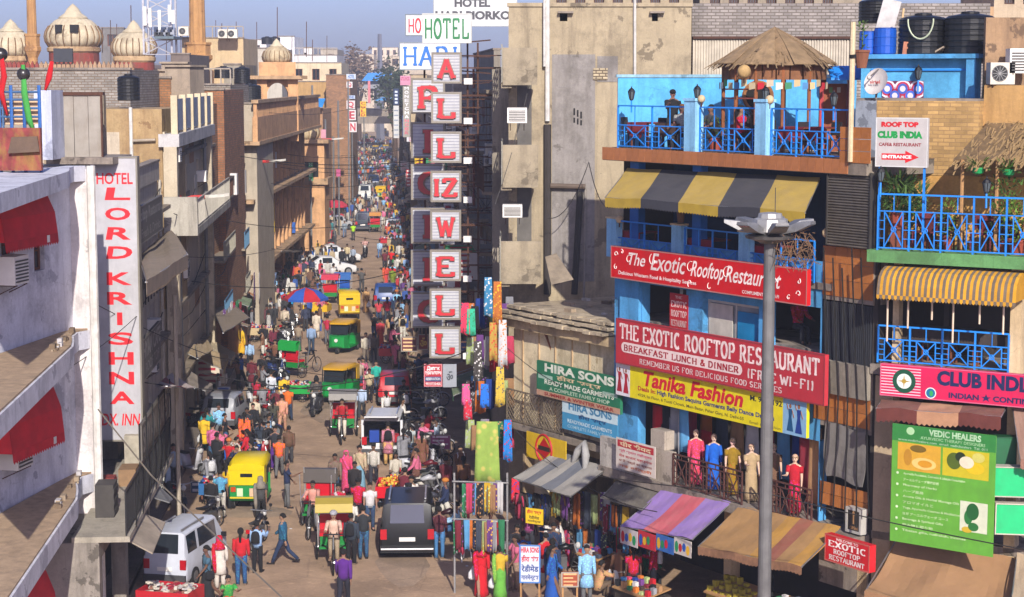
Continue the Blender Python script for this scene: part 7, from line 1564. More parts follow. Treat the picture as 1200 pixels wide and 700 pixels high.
for x in(x0,x1):
 for y in(0,1.8):m=MB(TW);m.bar((x,y,z0),(x*.98+(x0+x1)*.01,y,z1),.14);m.build('leg',metal('a8a8ac'),o)
k=5
for i in range(k):za,zb=z0+(z1-z0)*i/k,z0+(z1-z0)*(i+1)/k;m=MB(TW);m.bar((x0,0,za),(x1,0,zb),.07);m.bar((x1,.05,za),(x0,.05,zb),.07);m.bar((x0,0,za),(x1,0,za),.07);m.build('bracing',metal('9c9ca0'),o)
for px,pt,pb in((170,8,30),(176,10,32),(187,12,36),(199,6,26),(203,12,28)):m=MB(TW);x,za,zb=TW.u(px,20,-.4),TW.z(px,pb,-.4),TW.z(px,pt,-.4);m.box(x-.11,x+.11,-.5,-.35,za,zb);m.build('panel_antenna',WHITE,o)
for i in range(9):m=MB(TW);x,z=TW.u(182+2.7*(i%8),30),TW.z(185,38+3*(i%3));m.box(x,x+.3,-.6,-.1,z,z+.35);m.build('radio_box',mat(('22304c','8c9098','1c1c20')[i%3],.6,.2,3,0),o)
m=MB(TW);m.box(TW.u(184,30),TW.u(206,30),-1,2.5,TW.z(185,46),TW.z(185,43));m.build('platform',mat('54646c',.6,.2,3,0),o)
MS=FY(330);m=MB(MS);x=MS.u(445,60);m.tube([(x,0,0),(x,0,MS.z(445,40))],[1.1,.5],6);m.build('mast',metal('888890'),None,'slim grey lattice mast on the far skyline left of the blue letters','mast')
for i,(px,py,lb)in enumerate(((216,38,'round fan air conditioner left of the minaret on the roofs'),(262,41,'round fan air conditioner, left of the pair on the tan roof'),(273,41,'round fan air conditioner, right of the pair on the tan roof'))):ac_unit(FY(117),FY(117).u(px,py),FY(117).z(px,py+4),0,.8,.7,.4,lb,False,'rooftop air conditioners')
for i in range(24):
 px=120+(i*41)%270;y_=118+(i*13)%60;p=D(px,62+(i*7)%16,y_);m=MB();m.bar(tuple(p),(p.x+.05,p.y,p.z+2+(i%3)),.06);m.build('antenna_pole',RUST,None,f'thin aerial pole above the old roofs, {ordn[i % 20]} of the {"back" if i > 19 else "front"} row','pole','thin aerial poles on the roofs')
def tree(p,h,r,label,leaf,nleaf=260,seed=1,bare=False):
 o=thing('tree',label,'tree',p,WORLD,'trees at the end of the street');rs=random.Random(seed);x,y,z=p;m=MB();tips=[]
 m.tube([(x,y,z),(x+.1,y,z+h*.3),(x,y,z+h*.45)],[h*.035,h*.028,h*.022],7)
 for i in range(9):
  a=rs.random()*6.28;e=Vector((x+r*.75*math.cos(a)*rs.uniform(.5,1),y+r*.75*math.sin(a),z+h*rs.uniform(.6,.95)));m.tube([(x,y,z+h*rs.uniform(.3,.45)),((x+e.x)/2,(y+e.y)/2,z+h*.55),e],[h*.016,h*.01,h*.004],5);tips.append(e)
 m.build('trunk',mat('4a3626',.9,.3,3,.3),o);m=MB()
 for i in range(nleaf*4):
  c=tips[i%9];q_=c+Vector((rs.gauss(0,r*.27),rs.gauss(0,r*.27),rs.gauss(0,h*.1)));s_=rs.uniform(.012,.03)*h;d=Vector((rs.uniform(-1,1),rs.uniform(-1,1),rs.uniform(-.6,1))).normalized();a_,b_=ortho(d)
  m.add([q_-a_*s_,q_+b_*s_*.6,q_+a_*s_,q_-b_*s_*.6],[(0,1,2,3)])
 m.build('crown',mat(leaf,.8,.45,.6,.1),o)
for i,(px,pb,pt,y_,w_,lf,lb)in enumerate(((420,112,64,330,30,'6a5440','brown half bare tree at the far street end'),(446,100,76,340,34,'5c4c38','low brown tree before the cream office block'),(462,118,80,260,34,'2c3818','dark green tree behind the money changer sign'),(470,120,92,240,26,'243414','dark green bush like tree right of the narrow blue sign'),(400,105,80,300,18,'5c4c38','small brown tree left of the street end'))):
 p=D(px,pb,y_);p.z=0;tree(tuple(p),D(px,pt,y_).z,w_/2/1700*y_,lb,lf,seed=i)
FL=FY(290)
for i,(x0,y0,x1,y1,c,lb)in enumerate(((424,86,458,95,'3c84c8','blue tarpaulin roof at the far end of the street'),(440,115,462,118,'4c94c8','thin blue banner across the far street'),(424,94,452,104,'8c8c8c','grey sheet roof under the blue tarpaulin'),(357,117,378,126,'1c84c8','blue tarpaulin over the brick block on the left row'))):
 f_=FL if i<3 else FY(153);r4=f_.rect(x0,y0,x1,y1,0);m=MB(f_);m.prism([(r4[0],0,r4[1]),(r4[2],0,r4[1]),(r4[2],3,r4[3]),(r4[0]+1,3,r4[3])],(0,0,.1));m.build('tarpaulin',cloth(c),None,lb,'tarpaulin')
m=MB(FL);m.box(-60,60,10,20,6,9);m.build('flyover',plaster('8c8070'),None,'low flyover deck crossing the far end of the street','bridge')
def lamp(px,pb,pt,y_,lb,arm=1.1):
 p=D(px,(pb+pt)/2,y_);x,y=p.x,y_*K;zt_=D(px,pt,y_).z;o=thing('street_lamp',lb,'street lamp',(x,y,0),WORLD,'street lamps with red brackets');MB().tube([(x,y,0),(x,y,zt_)],[.13,.09],8).build('pole',metal('8c8c8c',.6),o)
 m=MB();m.bar((x,y-.08,zt_-1.4),(x,y-.08,zt_+.1),.28);m.tube([(x,y,zt_-.15),(x+arm*.5,y,zt_+.02),(x+arm,y,zt_+.05)],.09,6);m.tube([(x,y,zt_-1.2),(x+arm*.25,y,zt_-.5),(x+arm*.6,y,zt_-.12)],.07,6);m.build('bracket',paint('b02420'),o)
 m=MB();m.rings([[(x+arm+a,y-w_,zt_+.0+h),(x+arm+a,y+w_,zt_+.0+h),(x+arm+a,y+w_*.7,zt_+.12+h),(x+arm+a,y-w_*.7,zt_+.12+h)]for a,w_,h in((0,.05,0),(.2,.14,0),(.8,.13,.05),(1.0,.04,.08))]);m.build('lamp_head',mat('a8a498',.5,.2,4,0),o)
lamp(211,470,232,59,'nearest street lamp with a red bracket on the left pavement');lamp(296,380,190,88,'second street lamp with a red bracket by the arched building');lamp(368.5,300,164,122,'third street lamp with a red bracket right of the arched building',1.5)
for i,(px,pt,y_)in enumerate(((240,150,68),(367,100,128),(382,140,135),(397,118,140),(409,95,150),(413,130,165),(427,130,190),(364,210,119),(391,160,130))):p=D(px,200,y_);m=MB();m.tube([(p.x,p.y,0),(p.x,p.y,D(px,pt,y_).z)],.09,6);m.build('pole',metal('8a8a88',.6),None,f'plain grey street pole on the far left row, {ordn[i]} by distance','pole','plain grey poles')
WL=[([(-5,342),(100,322),(200,300),(330,290)],[38,42,58,80],.25,'black cable from the left border sagging behind the tall sign'),([(20,460),(75,435),(165,366)],[35,38,44],.1,'thin black cable across the red middle hood'),([(115,480),(178,558),(330,700)],[38,36,30],.0,'pale thick cable slanting down over the street corner'),([(100,350),(250,418),(440,446)],[42,50,70],.1,'long black cable from the white hotel to the road'),([(700,558),(905,580),(1210,646)],[41,34,30],.05,'black cable running under the dress shop to the green banner'),([(586,400),(720,470)],[47,43],.4,'drooping wire over the green shop sign'),([(600,500),(770,600)],[46,40],.5,'drooping wire over the striped stall awnings'),([(580,240),(628,66)],[48,49],.3,'wire looping up the beige balconies'),([(640,255),(690,190),(720,240)],[49,49,44],.6,'loose wires on the whitewashed wall'),([(300,130),(420,125),(560,118)],[88,110,70],.4,'overhead wire crossing the street near the pavilion'),([(310,290),(410,275),(545,262)],[90,100,58],.5,'overhead wire crossing the middle of the street'),([(1022,190),(1010,420),(1020,600)],[37,37,37],.1,'thin cable running down the tiled pier'),([(962,500),(990,590),(1030,660)],[39,38,37],.3,'cables tangled beside the grey tarpaulin')]
for pts,ds,sg,lb in WL:wire([tuple(D(x,y,d))for(x,y),d in zip(pts,ds)],sg,lb,.014 if 'pale' not in lb else .025,'2a2622' if 'pale' not in lb else '6c6458')
for i in range(16):
 px,y_=60+(i*37)%150,70+(i*23)%90;p=D(px,92+(i*11)%22,y_);f_=Fr((p.x,p.y),rnd.uniform(-20,20));w_,h_=rnd.uniform(.4,1.1),rnd.uniform(.3,.9);c_,nm_=(('9c8c78','tan'),('8c4c34','brick red'),('a8a4a0','pale grey'),('54504c','dark grey'))[i%4]
 m=MB(f_);m.box(-w_,w_,0,1.6,p.z-1,p.z+h_);m.box(-w_-.1,w_+.1,-.15,1.7,p.z+h_+.003,p.z+h_+.1);m.build('roof_hut',plaster(c_),None,f'{nm_} little roof hut among the old roofs at the left, {ordn[i]} of the huts','hut','little roof huts')
# ==================== vehicles
VP=mat('ffffff',.36,.12,3,.03,kind='obj',spec=.3);GLS=mat('20262c',.12,.2,2,0,kind='glass');CHR=metal('b0b0b0',.3)
_pro={}
def inst(fn,key,loc,rz,label,group=None,colors=None,scale=1.0,skip=()):
 loc=tuple(loc)
 if(fn,key)not in _pro:
  o=fn(key,label);_pro[(fn,key)]=o;_kids[o]=list(o.children)
  o.location=loc;o.rotation_euler=(0,0,rz);o.scale=(scale,)*3
  if group:o['group']=group
  for c in o.children:
   nm=c.name.split('.')[0]
   if colors and nm in colors:c.color=(*lin(colors[nm]),1)
  return o
 return copy_thing(_pro[(fn,key)],loc,rz,label,group,scale,colors,skip)
def P_(o,n,m,mb,c=None):return mb.build(n,m,o,color=c)
def wheels(o,pts,r,w_,spokes=0):
 for x,y in pts:
  if spokes:
   m=MB();m.ring((x,y,r),(1,0,0),r-.02,.02,18,4);wq=P_(o,'wheel',RUBBER,m);m=MB()
   for k in range(spokes):a=math.pi*k/spokes;m.bar((x,y+math.cos(a)*r*.94,r+math.sin(a)*r*.94),(x,y-math.cos(a)*r*.94,r-math.sin(a)*r*.94),.008)
   m.wheel((x,y,r),(1,0,0),.04,.08,8);P_(wq,'spokes',CHR,m)
  else:
   m=MB();m.sm=False;m.wheel((x,y,r),(1,0,0),r,w_,20);wq=P_(o,'wheel',RUBBER,m);m=MB();m.wheel((x,y,r),(1,0,0),r*.62,w_+.015,14);P_(wq,'hub',metal('8c8c8c'),m)
CARS={'hatch':(3.6,.80,[(-1.8,.55,.25,.3),(-1.72,.78,.72,.0),(-1.2,.8,.9,.0),(-.75,.8,.95,.02),(-.2,.8,.97,.5),(.9,.8,.98,.52),(1.5,.78,1.0,.42),(1.78,.74,.98,.0),(1.8,.7,.3,0)],4,6),'sedan':(4.3,.85,[(-2.1,.6,.25,.3),(-2.0,.8,.68,0),(-1.2,.84,.88,0),(-.85,.85,.92,.02),(-.15,.85,.94,.48),(.75,.85,.95,.5),(1.45,.84,.98,.05),(2.05,.8,.96,0),(2.12,.7,.35,0)],4,5),'suv':(4.5,.86,[(-2.2,.7,.3,.3),(-2.15,.84,.85,0),(-1.35,.86,1.05,0),(-1.0,.86,1.1,.02),(-.5,.86,1.12,.62),(.8,.86,1.12,.66),(2.0,.86,1.12,.64),(2.18,.84,1.1,.0),(2.2,.84,.35,0)],4,6),'van':(3.7,.74,[(-1.85,.68,.4,.3),(-1.82,.72,.95,0),(-1.6,.74,1.1,.05),(-1.5,.74,1.1,.1),(-1.0,.74,1.12,.68),(.8,.74,1.12,.72),(1.7,.74,1.12,.7),(1.84,.72,1.1,.0),(1.86,.7,.4,0)],4,6)}
def car(kind,label,open_=False):
 L_,W_,st,g0,g1=CARS[kind.split('_')[0]];o=thing('car',label,'car',(0,0,0));m=MB();m.ang=42;RG=[]
 for y,hw,zb,rf in st:
  zt2=zb+rf;wr=hw*(.86 if rf>.1 else .93);z0=.22
  RG.append([Vector(p)for p in((-hw*.9,y,z0),(-hw,y,z0+.12),(-hw,y,zb*.62),(-hw*.98,y,zb),(-wr,y,zt2-.03),(-wr*.82,y,zt2+.03),(wr*.82,y,zt2+.03),(wr,y,zt2-.03),(hw*.98,y,zb),(hw,y,zb*.62),(hw,y,z0+.12),(hw*.9,y,z0))])
 if 'open' in kind:
  k=6;m.rings(RG[:k+1],cap=False);m.rings([[p for p in RG[k+1]],[p for p in RG[k+2]]])if 0 else None
  m.add(RG[0],[tuple(range(11,-1,-1))]);r=RG[k];m.box(-W_,-W_+.1,r[0].y,r[0].y+.14,.25,1.7);m.box(W_-.1,W_,r[0].y,r[0].y+.14,.25,1.7);m.box(-W_+.1,W_-.1,r[0].y,r[0].y+.2,.25,.62);m.box(-W_*.85,W_*.85,r[0].y-.01,r[0].y+.14,1.66,1.78)
  t=MB();t.prism([(-W_*.82,2.02,1.74),(W_*.82,2.02,1.74),(W_*.78,2.95,1.95),(-W_*.78,2.95,1.95)],(0,0,.06));tg=P_(o,'tailgate',VP,t,'c8c8c8');t=MB();t.prism([(-W_*.6,2.1,1.735),(W_*.6,2.1,1.735),(W_*.6,2.6,1.85),(-W_*.6,2.6,1.85)],(0,0,.002));P_(tg,'rear_window',GLS,t)
  t=MB();t.box(-.7,.7,.9,1.95,.62,.7);P_(o,'boot_floor',RUBBER,t);t=MB();t.box(-.74,.74,.8,.88,.7,1.3);P_(o,'rear_seat',CLOTHES,t,'3c3c40')
  for i,(x,c_)in enumerate(((-.5,'a01828'),(-.1,'18181c'),(.35,'1c3c8c'))):t=MB();t.box(x-.2,x+.2,1.3,1.8,.705,1.0+.1*i);t.build('suitcase',cloth(c_),o)
 else:m.rings(RG)
 P_(o,'body',VP,m,'c8c8c8');m=MB();e=.006
 def quad(a,b,c,d,ins,n):
  P=[Vector(v)for v in(a,b,c,d)];ce=sum(P,Vector())/4;P=[ce+(p-ce)*ins+Vector(n)*e for p in P];m.add(P,[(0,1,2,3),(3,2,1,0)]if 0 else[(0,1,2,3)])
 for k in range(g0,g1):
  for s,(i,j)in((-1,(3,4)),(1,(8,7))):
   a,b,c,d=RG[k][i],RG[k+1][i],RG[k+1][j],RG[k][j];P=(a,b,c,d)if s>0 else(d,c,b,a);quad(*P,.86,(s,0,.3))
 P_(o,'side_windows',GLS,m);m=MB();a,b=RG[g0-1],RG[g0];e=.014;quad(a[5],a[6],b[6],b[5],.84,(0,-1,.8));P_(o,'windscreen',GLS,m)
 yb=st[-2][0];zb=st[-2][2]
 if 'open' not in kind:m=MB();a,b=RG[g1],RG[g1+1];quad(a[6],a[5],b[5],b[6],.84,(0,1,.5));P_(o,'rear_window',GLS,m)
 for s in(-1,1):
  m=MB();m.box(s*(W_-.22),s*(W_-.02),yb-.05,yb+.03,zb-.42,zb-.1);m.build('tail_light',paint('a0101c',.3),o)
  m=MB();y0=st[1][0];m.box(s*(W_-.32),s*(W_-.08),y0-.03,y0+.1,st[1][2]-.22,st[1][2]-.04);m.build('headlight',mat('c8c8c0',.15,.1,3,0),o)
  m=MB();m.box(s*(W_+.0),s*(W_+.16),st[g0-1][0]+.15,st[g0-1][0]+.25,zb-.05,zb+.1);P_(o,'wing_mirror',VP,m,'18181a')
 for y,n_ in((st[-1][0]+.0,'rear_bumper'),(st[0][0]-.08,'front_bumper')):m=MB();m.box(-W_*.97,W_*.97,y-.02,y+.1,.28,.5);m.build(n_,mat('3c3c3e',.6,.1,3,0)if kind!='suv' else BLACK,o)
 m=MB();yb2=st[-1][0]+.012 if 'open' not in kind else 2.2;m.box(-.25,.25,yb2,yb2+.015,.62,.75);m.build('number_plate',WHITE,o)
 if kind[:3]in('suv','van'):
  for s in(-1,1):m=MB();zr=st[5][2]+st[5][3]+.07;m.bar((s*W_*.66,-.3,zr),(s*W_*.66,1.6,zr),.05);m.build('roof_rail',CHR,o)
 if kind=='suv':m=MB();m.tube([(-W_*.95,2.42,.42),(W_*.95,2.42,.42)],.035,6);m.build('chrome_bar',CHR,o);m=MB();m.wheel((0,-.2,1.9),(0,0,1),.12,.1,10);m.build('roof_lamp',BLACK,o)
 k=L_*.31;r=.31 if kind[:3]!='suv' else .35;wheels(o,[(-W_+.06,-k),(W_-.06,-k),(-W_+.06,k),(W_-.06,k)],r,.2);return o
def auto(kind,label):
 o=thing('auto_rickshaw',label,'auto rickshaw',(0,0,0));m=MB();m.ang=30
 def rg(y,w_,z0,z1):return[Vector((-w_,y,z0)),Vector((w_,y,z0)),Vector((w_,y,z1)),Vector((-w_,y,z1))]
 m.rings([rg(-1.25,.25,.45,.95),rg(-1.15,.42,.35,1.0),rg(-.7,.56,.3,1.02)]);m.rings([rg(-.7,.6,.3,.42),rg(.25,.64,.3,.42)]);m.rings([rg(.25,.64,.3,.88),rg(1.15,.66,.35,.95),rg(1.28,.6,.45,.93)]);P_(o,'body',VP,m,'0e7a34')
 for s in(-1,1):m=MB();m.prism([(s*.575,-.7,1.0),(s*.575,-.62,1.0),(s*.6,-.42,1.68),(s*.6,-.5,1.68)],(s*.03,0,0));m.box(s*.61,s*.64,.25,.3,.88,1.7);m.build('door_post',BLACK,o)
 m=MB();m.ang=50;H=1.92 if kind=='rear' else 1.78
 m.rings([[Vector((w_*x,y,z0+(z1-z0)*q_))for x,q_ in((-1,0),(-1,.55),(-.8,1),(.8,1),(1,.55),(1,0))]for y,w_,z0,z1 in((-.78,.5,1.6,1.68),(-.5,.62,1.6,H-.04),(.3,.66,1.6,H),(1.0,.66,1.5,H-.03),(1.25,.6,1.5,H-.18))]);P_(o,'roof',VP,m,'c89c18')
 m=MB();m.box(-.66,.66,1.16,1.22,.95,1.66);m.box(-.66,-.63,.75,1.2,.95,1.66);m.box(.63,.66,.75,1.2,.95,1.66);P_(o,'hood',VP,m,'c89c18')
 m=MB();m.box(-.22,.22,1.225,1.235,1.25,1.38);m.build('rear_window',DARKG,o);m=MB();m.prism([(-.5,-.74,1.03),(.5,-.74,1.03),(.52,-.56,1.6),(-.52,-.56,1.6)],(0,.01,0));m.build('windscreen',GLS,o)
 m=MB();m.box(-.5,.5,.45,1.0,.42,.78);m.box(-.5,.5,.95,1.1,.78,1.3);m.build('seat',mat('2c2424',.7,.2,3,0),o);m=MB();m.wheel((0,-1.28,.78),(0,1,0),.1,.06,12);m.build('headlight',mat('c8c8c0',.15,.1,3,0),o)
 for s in(-1,1):
  m=MB();m.box(s*.38,s*.56,1.29,1.32,.72,.9);m.build('tail_light',paint('b04018',.3),o);m=MB();m.box(s*.12,s*.34,1.285,1.31,.55,.85);m.build('sticker',paint(('c8a888','b8c8a0')[s>0]),o)
 m=MB();m.box(-.6,.6,1.29,1.31,.47,.53);m.build('stripe',paint('c8b020'),o)
 wheels(o,[(0,-1.02),(-.56,.85),(.56,.85)],.23,.12);m=MB();m.tube([(0,-1.02,.25),(0,-.9,1.1)],.03,5);m.bar((-.3,-.9,1.12),(.3,-.9,1.12),.03);m.build('handlebar',BLACK,o);return o
def moto(kind,label):
 o=thing('motorbike' if kind=='bike' else 'scooter',label,'motorbike' if kind=='bike' else 'scooter',(0,0,0));r=.3 if kind=='bike' else .24
 wheels(o,[(0,-.64),(0,.62)],r,.1,0 if kind!='bike' else 5);m=MB();m.sm=True
 if kind=='bike':
  m.tube([(0,-.42,.84),(0,-.2,.9),(0,.1,.82)],[(.06,.07),(.14,.1),(.08,.06)],8);P_(o,'tank',VP,m,'18181c');m=MB();m.tube([(0,.05,.8),(0,.4,.8),(0,.75,.88)],[(.11,.05),(.13,.06),(.08,.04)],8);m.build('seat',BLACK,o)
  m=MB();m.box(-.14,.14,-.22,.2,.26,.62);m.ring((0,-.05,.45),(1,0,0),.16,.04,10,4);m.build('engine',metal('6c6c6c'),o);m=MB();m.tube([(.15,0,.3),(.17,.35,.28),(.18,.85,.36)],[.03,.04,.055],6);m.build('exhaust',CHR,o)
 else:
  m.rings([[Vector((-w_,y,z0)),Vector((-w_,y,z1-.08)),Vector((-w_*.6,y,z1)),Vector((w_*.6,y,z1)),Vector((w_,y,z1-.08)),Vector((w_,y,z0))]for y,w_,z0,z1 in((-.0,.14,.3,.45),(.12,.2,.3,.74),(.5,.21,.34,.8),(.85,.1,.5,.78))]);m.box(-.19,.19,-.42,.1,.24,.32);m.prism([(-.2,-.42,.3),(.2,-.42,.3),(.15,-.56,.98),(-.15,-.56,.98)],(0,.05,0));P_(o,'tank',VP,m,'c8c8c8');m=MB();m.tube([(0,.05,.8),(0,.45,.82),(0,.8,.84)],[(.12,.05),(.14,.05),(.07,.03)],8);m.build('seat',BLACK,o)
 m=MB();m.tube([(0,-.66,r),(0,-.5,.75),(0,-.42,1.02)],.03,6);m.tube([(-.34,-.3,1.06),(-.16,-.42,1.02),(.16,-.42,1.02),(.34,-.3,1.06)],.018,5);m.build('handlebar',CHR,o)
 m=MB();m.ball((0,-.55,.92),(.1,.08,.1),8,6);m.build('headlight',mat('b8b8b4',.2,.1,3,0),o);m=MB()
 for y in(-.64,.62):m.rings([[Vector((x,y+(r+.04)*math.cos(a),r+(r+.04)*math.sin(a)))for x in(-.07,.07)]+[Vector((x,y+(r+.02)*math.cos(a),r+(r+.02)*math.sin(a)))for x in(.07,-.07)]for a in[R(30+20*k)for k in range(7)]])
 P_(o,'mudguard',VP,m,'18181c');m=MB();m.box(-.1,.1,.88,.92,.6,.72);m.build('tail_light',paint('a01018',.3),o)
 for s in(-1,1):m=MB();m.bar((s*.26,-.35,1.06),(s*.3,-.34,1.2),.012);m.wheel((s*.3,-.34,1.23),(0,1,0),.055,.02,8);m.build('mirror',BLACK,o)
 return o
def rick(kind,label):
 o=thing('cycle_rickshaw',label,'cycle rickshaw',(0,0,0));wheels(o,[(0,-1.15),(-.5,.65),(.5,.65)],.36,.05,6);m=MB()
 for a,b in(((0,-1.1,.4),(0,-.9,1.0)),((0,-.95,.8),(0,-.3,.45)),((0,-.3,.45),(0,-.3,.98)),((0,-.95,.85),(0,-.3,.9)),((0,-.3,.45),(-.35,.3,.5)),((0,-.3,.45),(.35,.3,.5)),((-.28,-.78,1.05),(.28,-.78,1.05)),((0,-.9,1.0),(-.0,-.78,1.05))):m.bar(a,b,.035)
 m.box(-.4,.4,.62,.68,.34,.38);m.build('frame',BLACK,o);m=MB();m.box(-.1,.1,-.4,-.15,.97,1.02);m.build('saddle',BLACK,o)
 m=MB();m.box(-.42,.42,.1,.35,.42,.48);m.box(-.4,.4,.35,.9,.48,.72);P_(o,'seat_box',VP,m,'1c7c34');m=MB();m.box(-.42,.42,.36,.88,.725,.82);m.box(-.42,.42,.82,.94,.82,1.25);P_(o,'seat',VP,m,'b01424')
 m=MB();
 for s in(-1,1):m.bar((s*.45,.9,.5),(s*.48,.8,1.75),.03);m.bar((s*.45,.2,.5),(s*.48,.05,1.68),.03);m.bar((s*.45,.2,.95),(s*.45,.9,.98),.03)
 m.build('hood_frame',CHR,o);m=MB();m.sm=False
 if kind=='hood':m.rings([[Vector((x,y,z))for x in(-.52,.52)]+[Vector((x,y,z-.02))for x in(.52,-.52)]for y,z in((-.05,1.5),(.0,1.72),(.35,1.82),(.8,1.78),(.98,1.5))]);P_(o,'canopy',VP,m,'a8942c')
 else:m.rings([[Vector((x,y,z))for x in(-.5,.5)]+[Vector((x,y+.03,z-.03))for x in(.5,-.5)]for y,z in((.75,1.3),(.82,1.7),(.95,1.72),(1.08,1.65),(1.1,1.3))]);P_(o,'canopy',VP,m,'5c5450')
 return o
def cart(kind,label):
 o=thing('market_cart',label,'cart',(0,0,0));wheels(o,[(-.5,-.5),(.5,-.5),(-.5,.5),(.5,.5)],.26,.05,4);m=MB();m.box(-.6,.6,-.9,.9,.74,.8)
 for s in(-1,1):
  for t in(-.8,.8):m.box(s*.55-.03,s*.55+.03,t-.03,t+.03,.3,.74)
 m.build('frame',WOOD,o);m=MB();m.box(-.62,.62,-.93,-.9,.5,.98);m.box(-.62,.62,.9,.93,.5,.98);m.box(-.65,-.62,-.93,.93,.5,.98);m.box(.62,.65,-.93,.93,.5,.98);P_(o,'side_board',VP,m,'b81424')
 rs=random.Random(len(label));
 cc={'fruit':('c8641c','c89c1c','b02c1c','c8a83c'),'goods':('b02434','c8a888','2c4c8c','c8c4bc','2c2c2c'),'books':('c8c0b0','b8b0a0','c0bcb8','8c5c4c','a02838')}[kind]
 for c_ in cc:
  m=MB()
  for i in range(40 if kind!='books' else 22):
   x,y=rs.uniform(-.5,.5),rs.uniform(-.8,.8);z=.82+rs.random()*.34*(1-abs(x))
   if kind=='fruit':m.ball((x,y,z),.065,5,4)
   else:s_=rs.uniform(.05,.12);m.bar((x-s_,y,z),(x+s_,y+rs.uniform(-.08,.08),z+rs.uniform(-.03,.05)),s_*1.3,.06)
  g_=m.build('goods',mat(c_,.7,.25,9,.1),o);g_['kind']='stuff'
 return o
def gp(px,py):p=G(px,py);return(p.x,p.y,0)
U=R(180)
inst(car,'suv',gp(479,637),R(182),'black SUV with roof bars seen from behind at the bottom of the street',colors={'body':'050608','wing_mirror':'050608'})
inst(car,'van',gp(219,674),R(168),'white van with roof rails parked at the lower left beside the motorbikes',colors={'body':'b4b8c0'},scale=.92)
inst(car,'suv_open',gp(452,528),R(180),'white SUV with its tailgate open and luggage inside',colors={'body':'c4c4c4','tailgate':'c4c4c4'},scale=.95)
inst(car,'hatch',gp(463,470),R(183),'red hatchback seen from behind beyond the open white SUV',colors={'body':'a8101c'},scale=.97)
inst(car,'hatch',gp(266,497),R(176),'silver hatchback parked at the left beside the luggage stall',colors={'body':'8c8e92'},scale=.97)
inst(car,'hatch',gp(452,358),R(184),'blue hatchback on the right side of the street behind the shoppers',colors={'body':'0c3c7c'})
inst(car,'sedan',gp(385,322),R(112),'white saloon car parked aslant by the lamp pole, nearer of two',colors={'body':'c4c4c4'})
inst(car,'sedan',gp(392,308),R(108),'white saloon car parked aslant by the lamp pole, further of two',colors={'body':'c4c4c4'})
inst(car,'hatch',gp(394,270),R(150),'white hatchback with its nose in the crowd left of the lane',colors={'body':'c0c0c0'})
inst(car,'van',gp(428,236),R(2),'white van coming towards the camera through the crowd',colors={'body':'c4c4c0'},scale=1.1)
inst(car,'sedan',gp(414,243),R(-4),'dark blue grey car left of the oncoming white van',colors={'body':'1c2430'})
inst(car,'hatch',gp(438,218),R(3),'dark blue car behind the oncoming white van',colors={'body':'14284c'})
inst(car,'suv',gp(459,184),R(2),'dark grey SUV far up the street near the yellow auto rickshaws',colors={'body':'2c2e34'})
inst(car,'hatch',gp(461,203),R(2),'silver car far up the street behind the dark grey SUV',colors={'body':'8c9094'})
inst(car,'hatch',gp(462,274),U,'white car with red goods behind it on the right side',colors={'body':'b8b8b8'})
inst(car,'van',gp(426,270),U+R(2),'dark loaded van driving away in the middle of the street',colors={'body':'24303c'})
AG={'body':'0e8038','roof':'c0921c','hood':'c0921c'}
inst(auto,'rear',gp(296,590),R(178),'bright yellow and green auto rickshaw seen from behind at the lower left','auto rickshaws',{'body':'1c7c3c','roof':'c8b010','hood':'c8b010'},.96)
inst(auto,'front',gp(402,412),R(-12),'green auto rickshaw with yellow roof facing the camera beside the shoppers','auto rickshaws',AG,1.0)
inst(auto,'front',gp(397,470),R(-14),'auto rickshaw with yellow roof hidden behind the grey hooded cycle rickshaw','auto rickshaws',AG,.98)
inst(auto,'front',gp(408,372),U+R(10),'yellow auto rickshaw with open back near the umbrella stall','auto rickshaws',{'body':'b08c28','roof':'c8a818','hood':'c8a818'},1.0)
for i,(x,y,f_)in enumerate(((447,234,178),(440,181,0),(447,176,0),(452,180,4),(436,168,0),(444,163,0),(428,164,2),(450,158,0),(437,152,0))):inst(auto,'front',gp(x,y),R(f_),f'far auto rickshaw with a yellow roof, {ordn[i]} by distance from the green one','far auto rickshaws',{'body':('1c6c34','b08c28')[i%2],'roof':'c8a010','hood':'c8a010'})
RKG='cycle rickshaws'
for x,y,f_,kd,cn,rd,lb in((392,662,4,'hood','a08c34',('c8a894','8c7c64','turban'),'cycle rickshaw with a mustard canopy and red seat, nearest the camera'),(370,622,-4,'flat','4c4640',('c88c7c','5c5c60','short'),'cycle rickshaw with a folded dark hood beside the couple'),(402,515,2,'hood','74706a',('a01820','c0b8a8','short'),'cycle rickshaw with a grey canopy pedalled by the man in red'),(389,355,178,'hood','b03044',None,'dark pink cycle rickshaw standing near the umbrella'),(404,350,178,'flat','2c5c9c',None,'empty cycle rickshaw with blue bars near the white cars'),(441,272,178,'hood','b07838',('b08c74','3c3c40','short'),'cycle rickshaw with an orange brown hood in the middle distance'),(354,440,150,'flat','1c8c3c',None,'empty green cycle rickshaw by the parked scooters')):
 inst(rick,kd,gp(x,y),R(f_),lb,RKG,{'canopy':cn,'seat':'b01424' if 'blue' not in lb else '1c4c9c','seat_box':'1c7434'},1.12)
 if rd:p=gp(x,y);a=R(f_);person((p[0]+.3*math.sin(a),p[1]-.32*math.cos(a),.02),a,'man pedalling the '+lb.split(' pedalled')[0].split(',')[0][:60],'pedal','shirt',rd[0],bc=rd[1],hair=rd[2],hc='8c8c90' if rd[2]=='turban' else '0c0908')
MG='parked motorbikes and scooters'
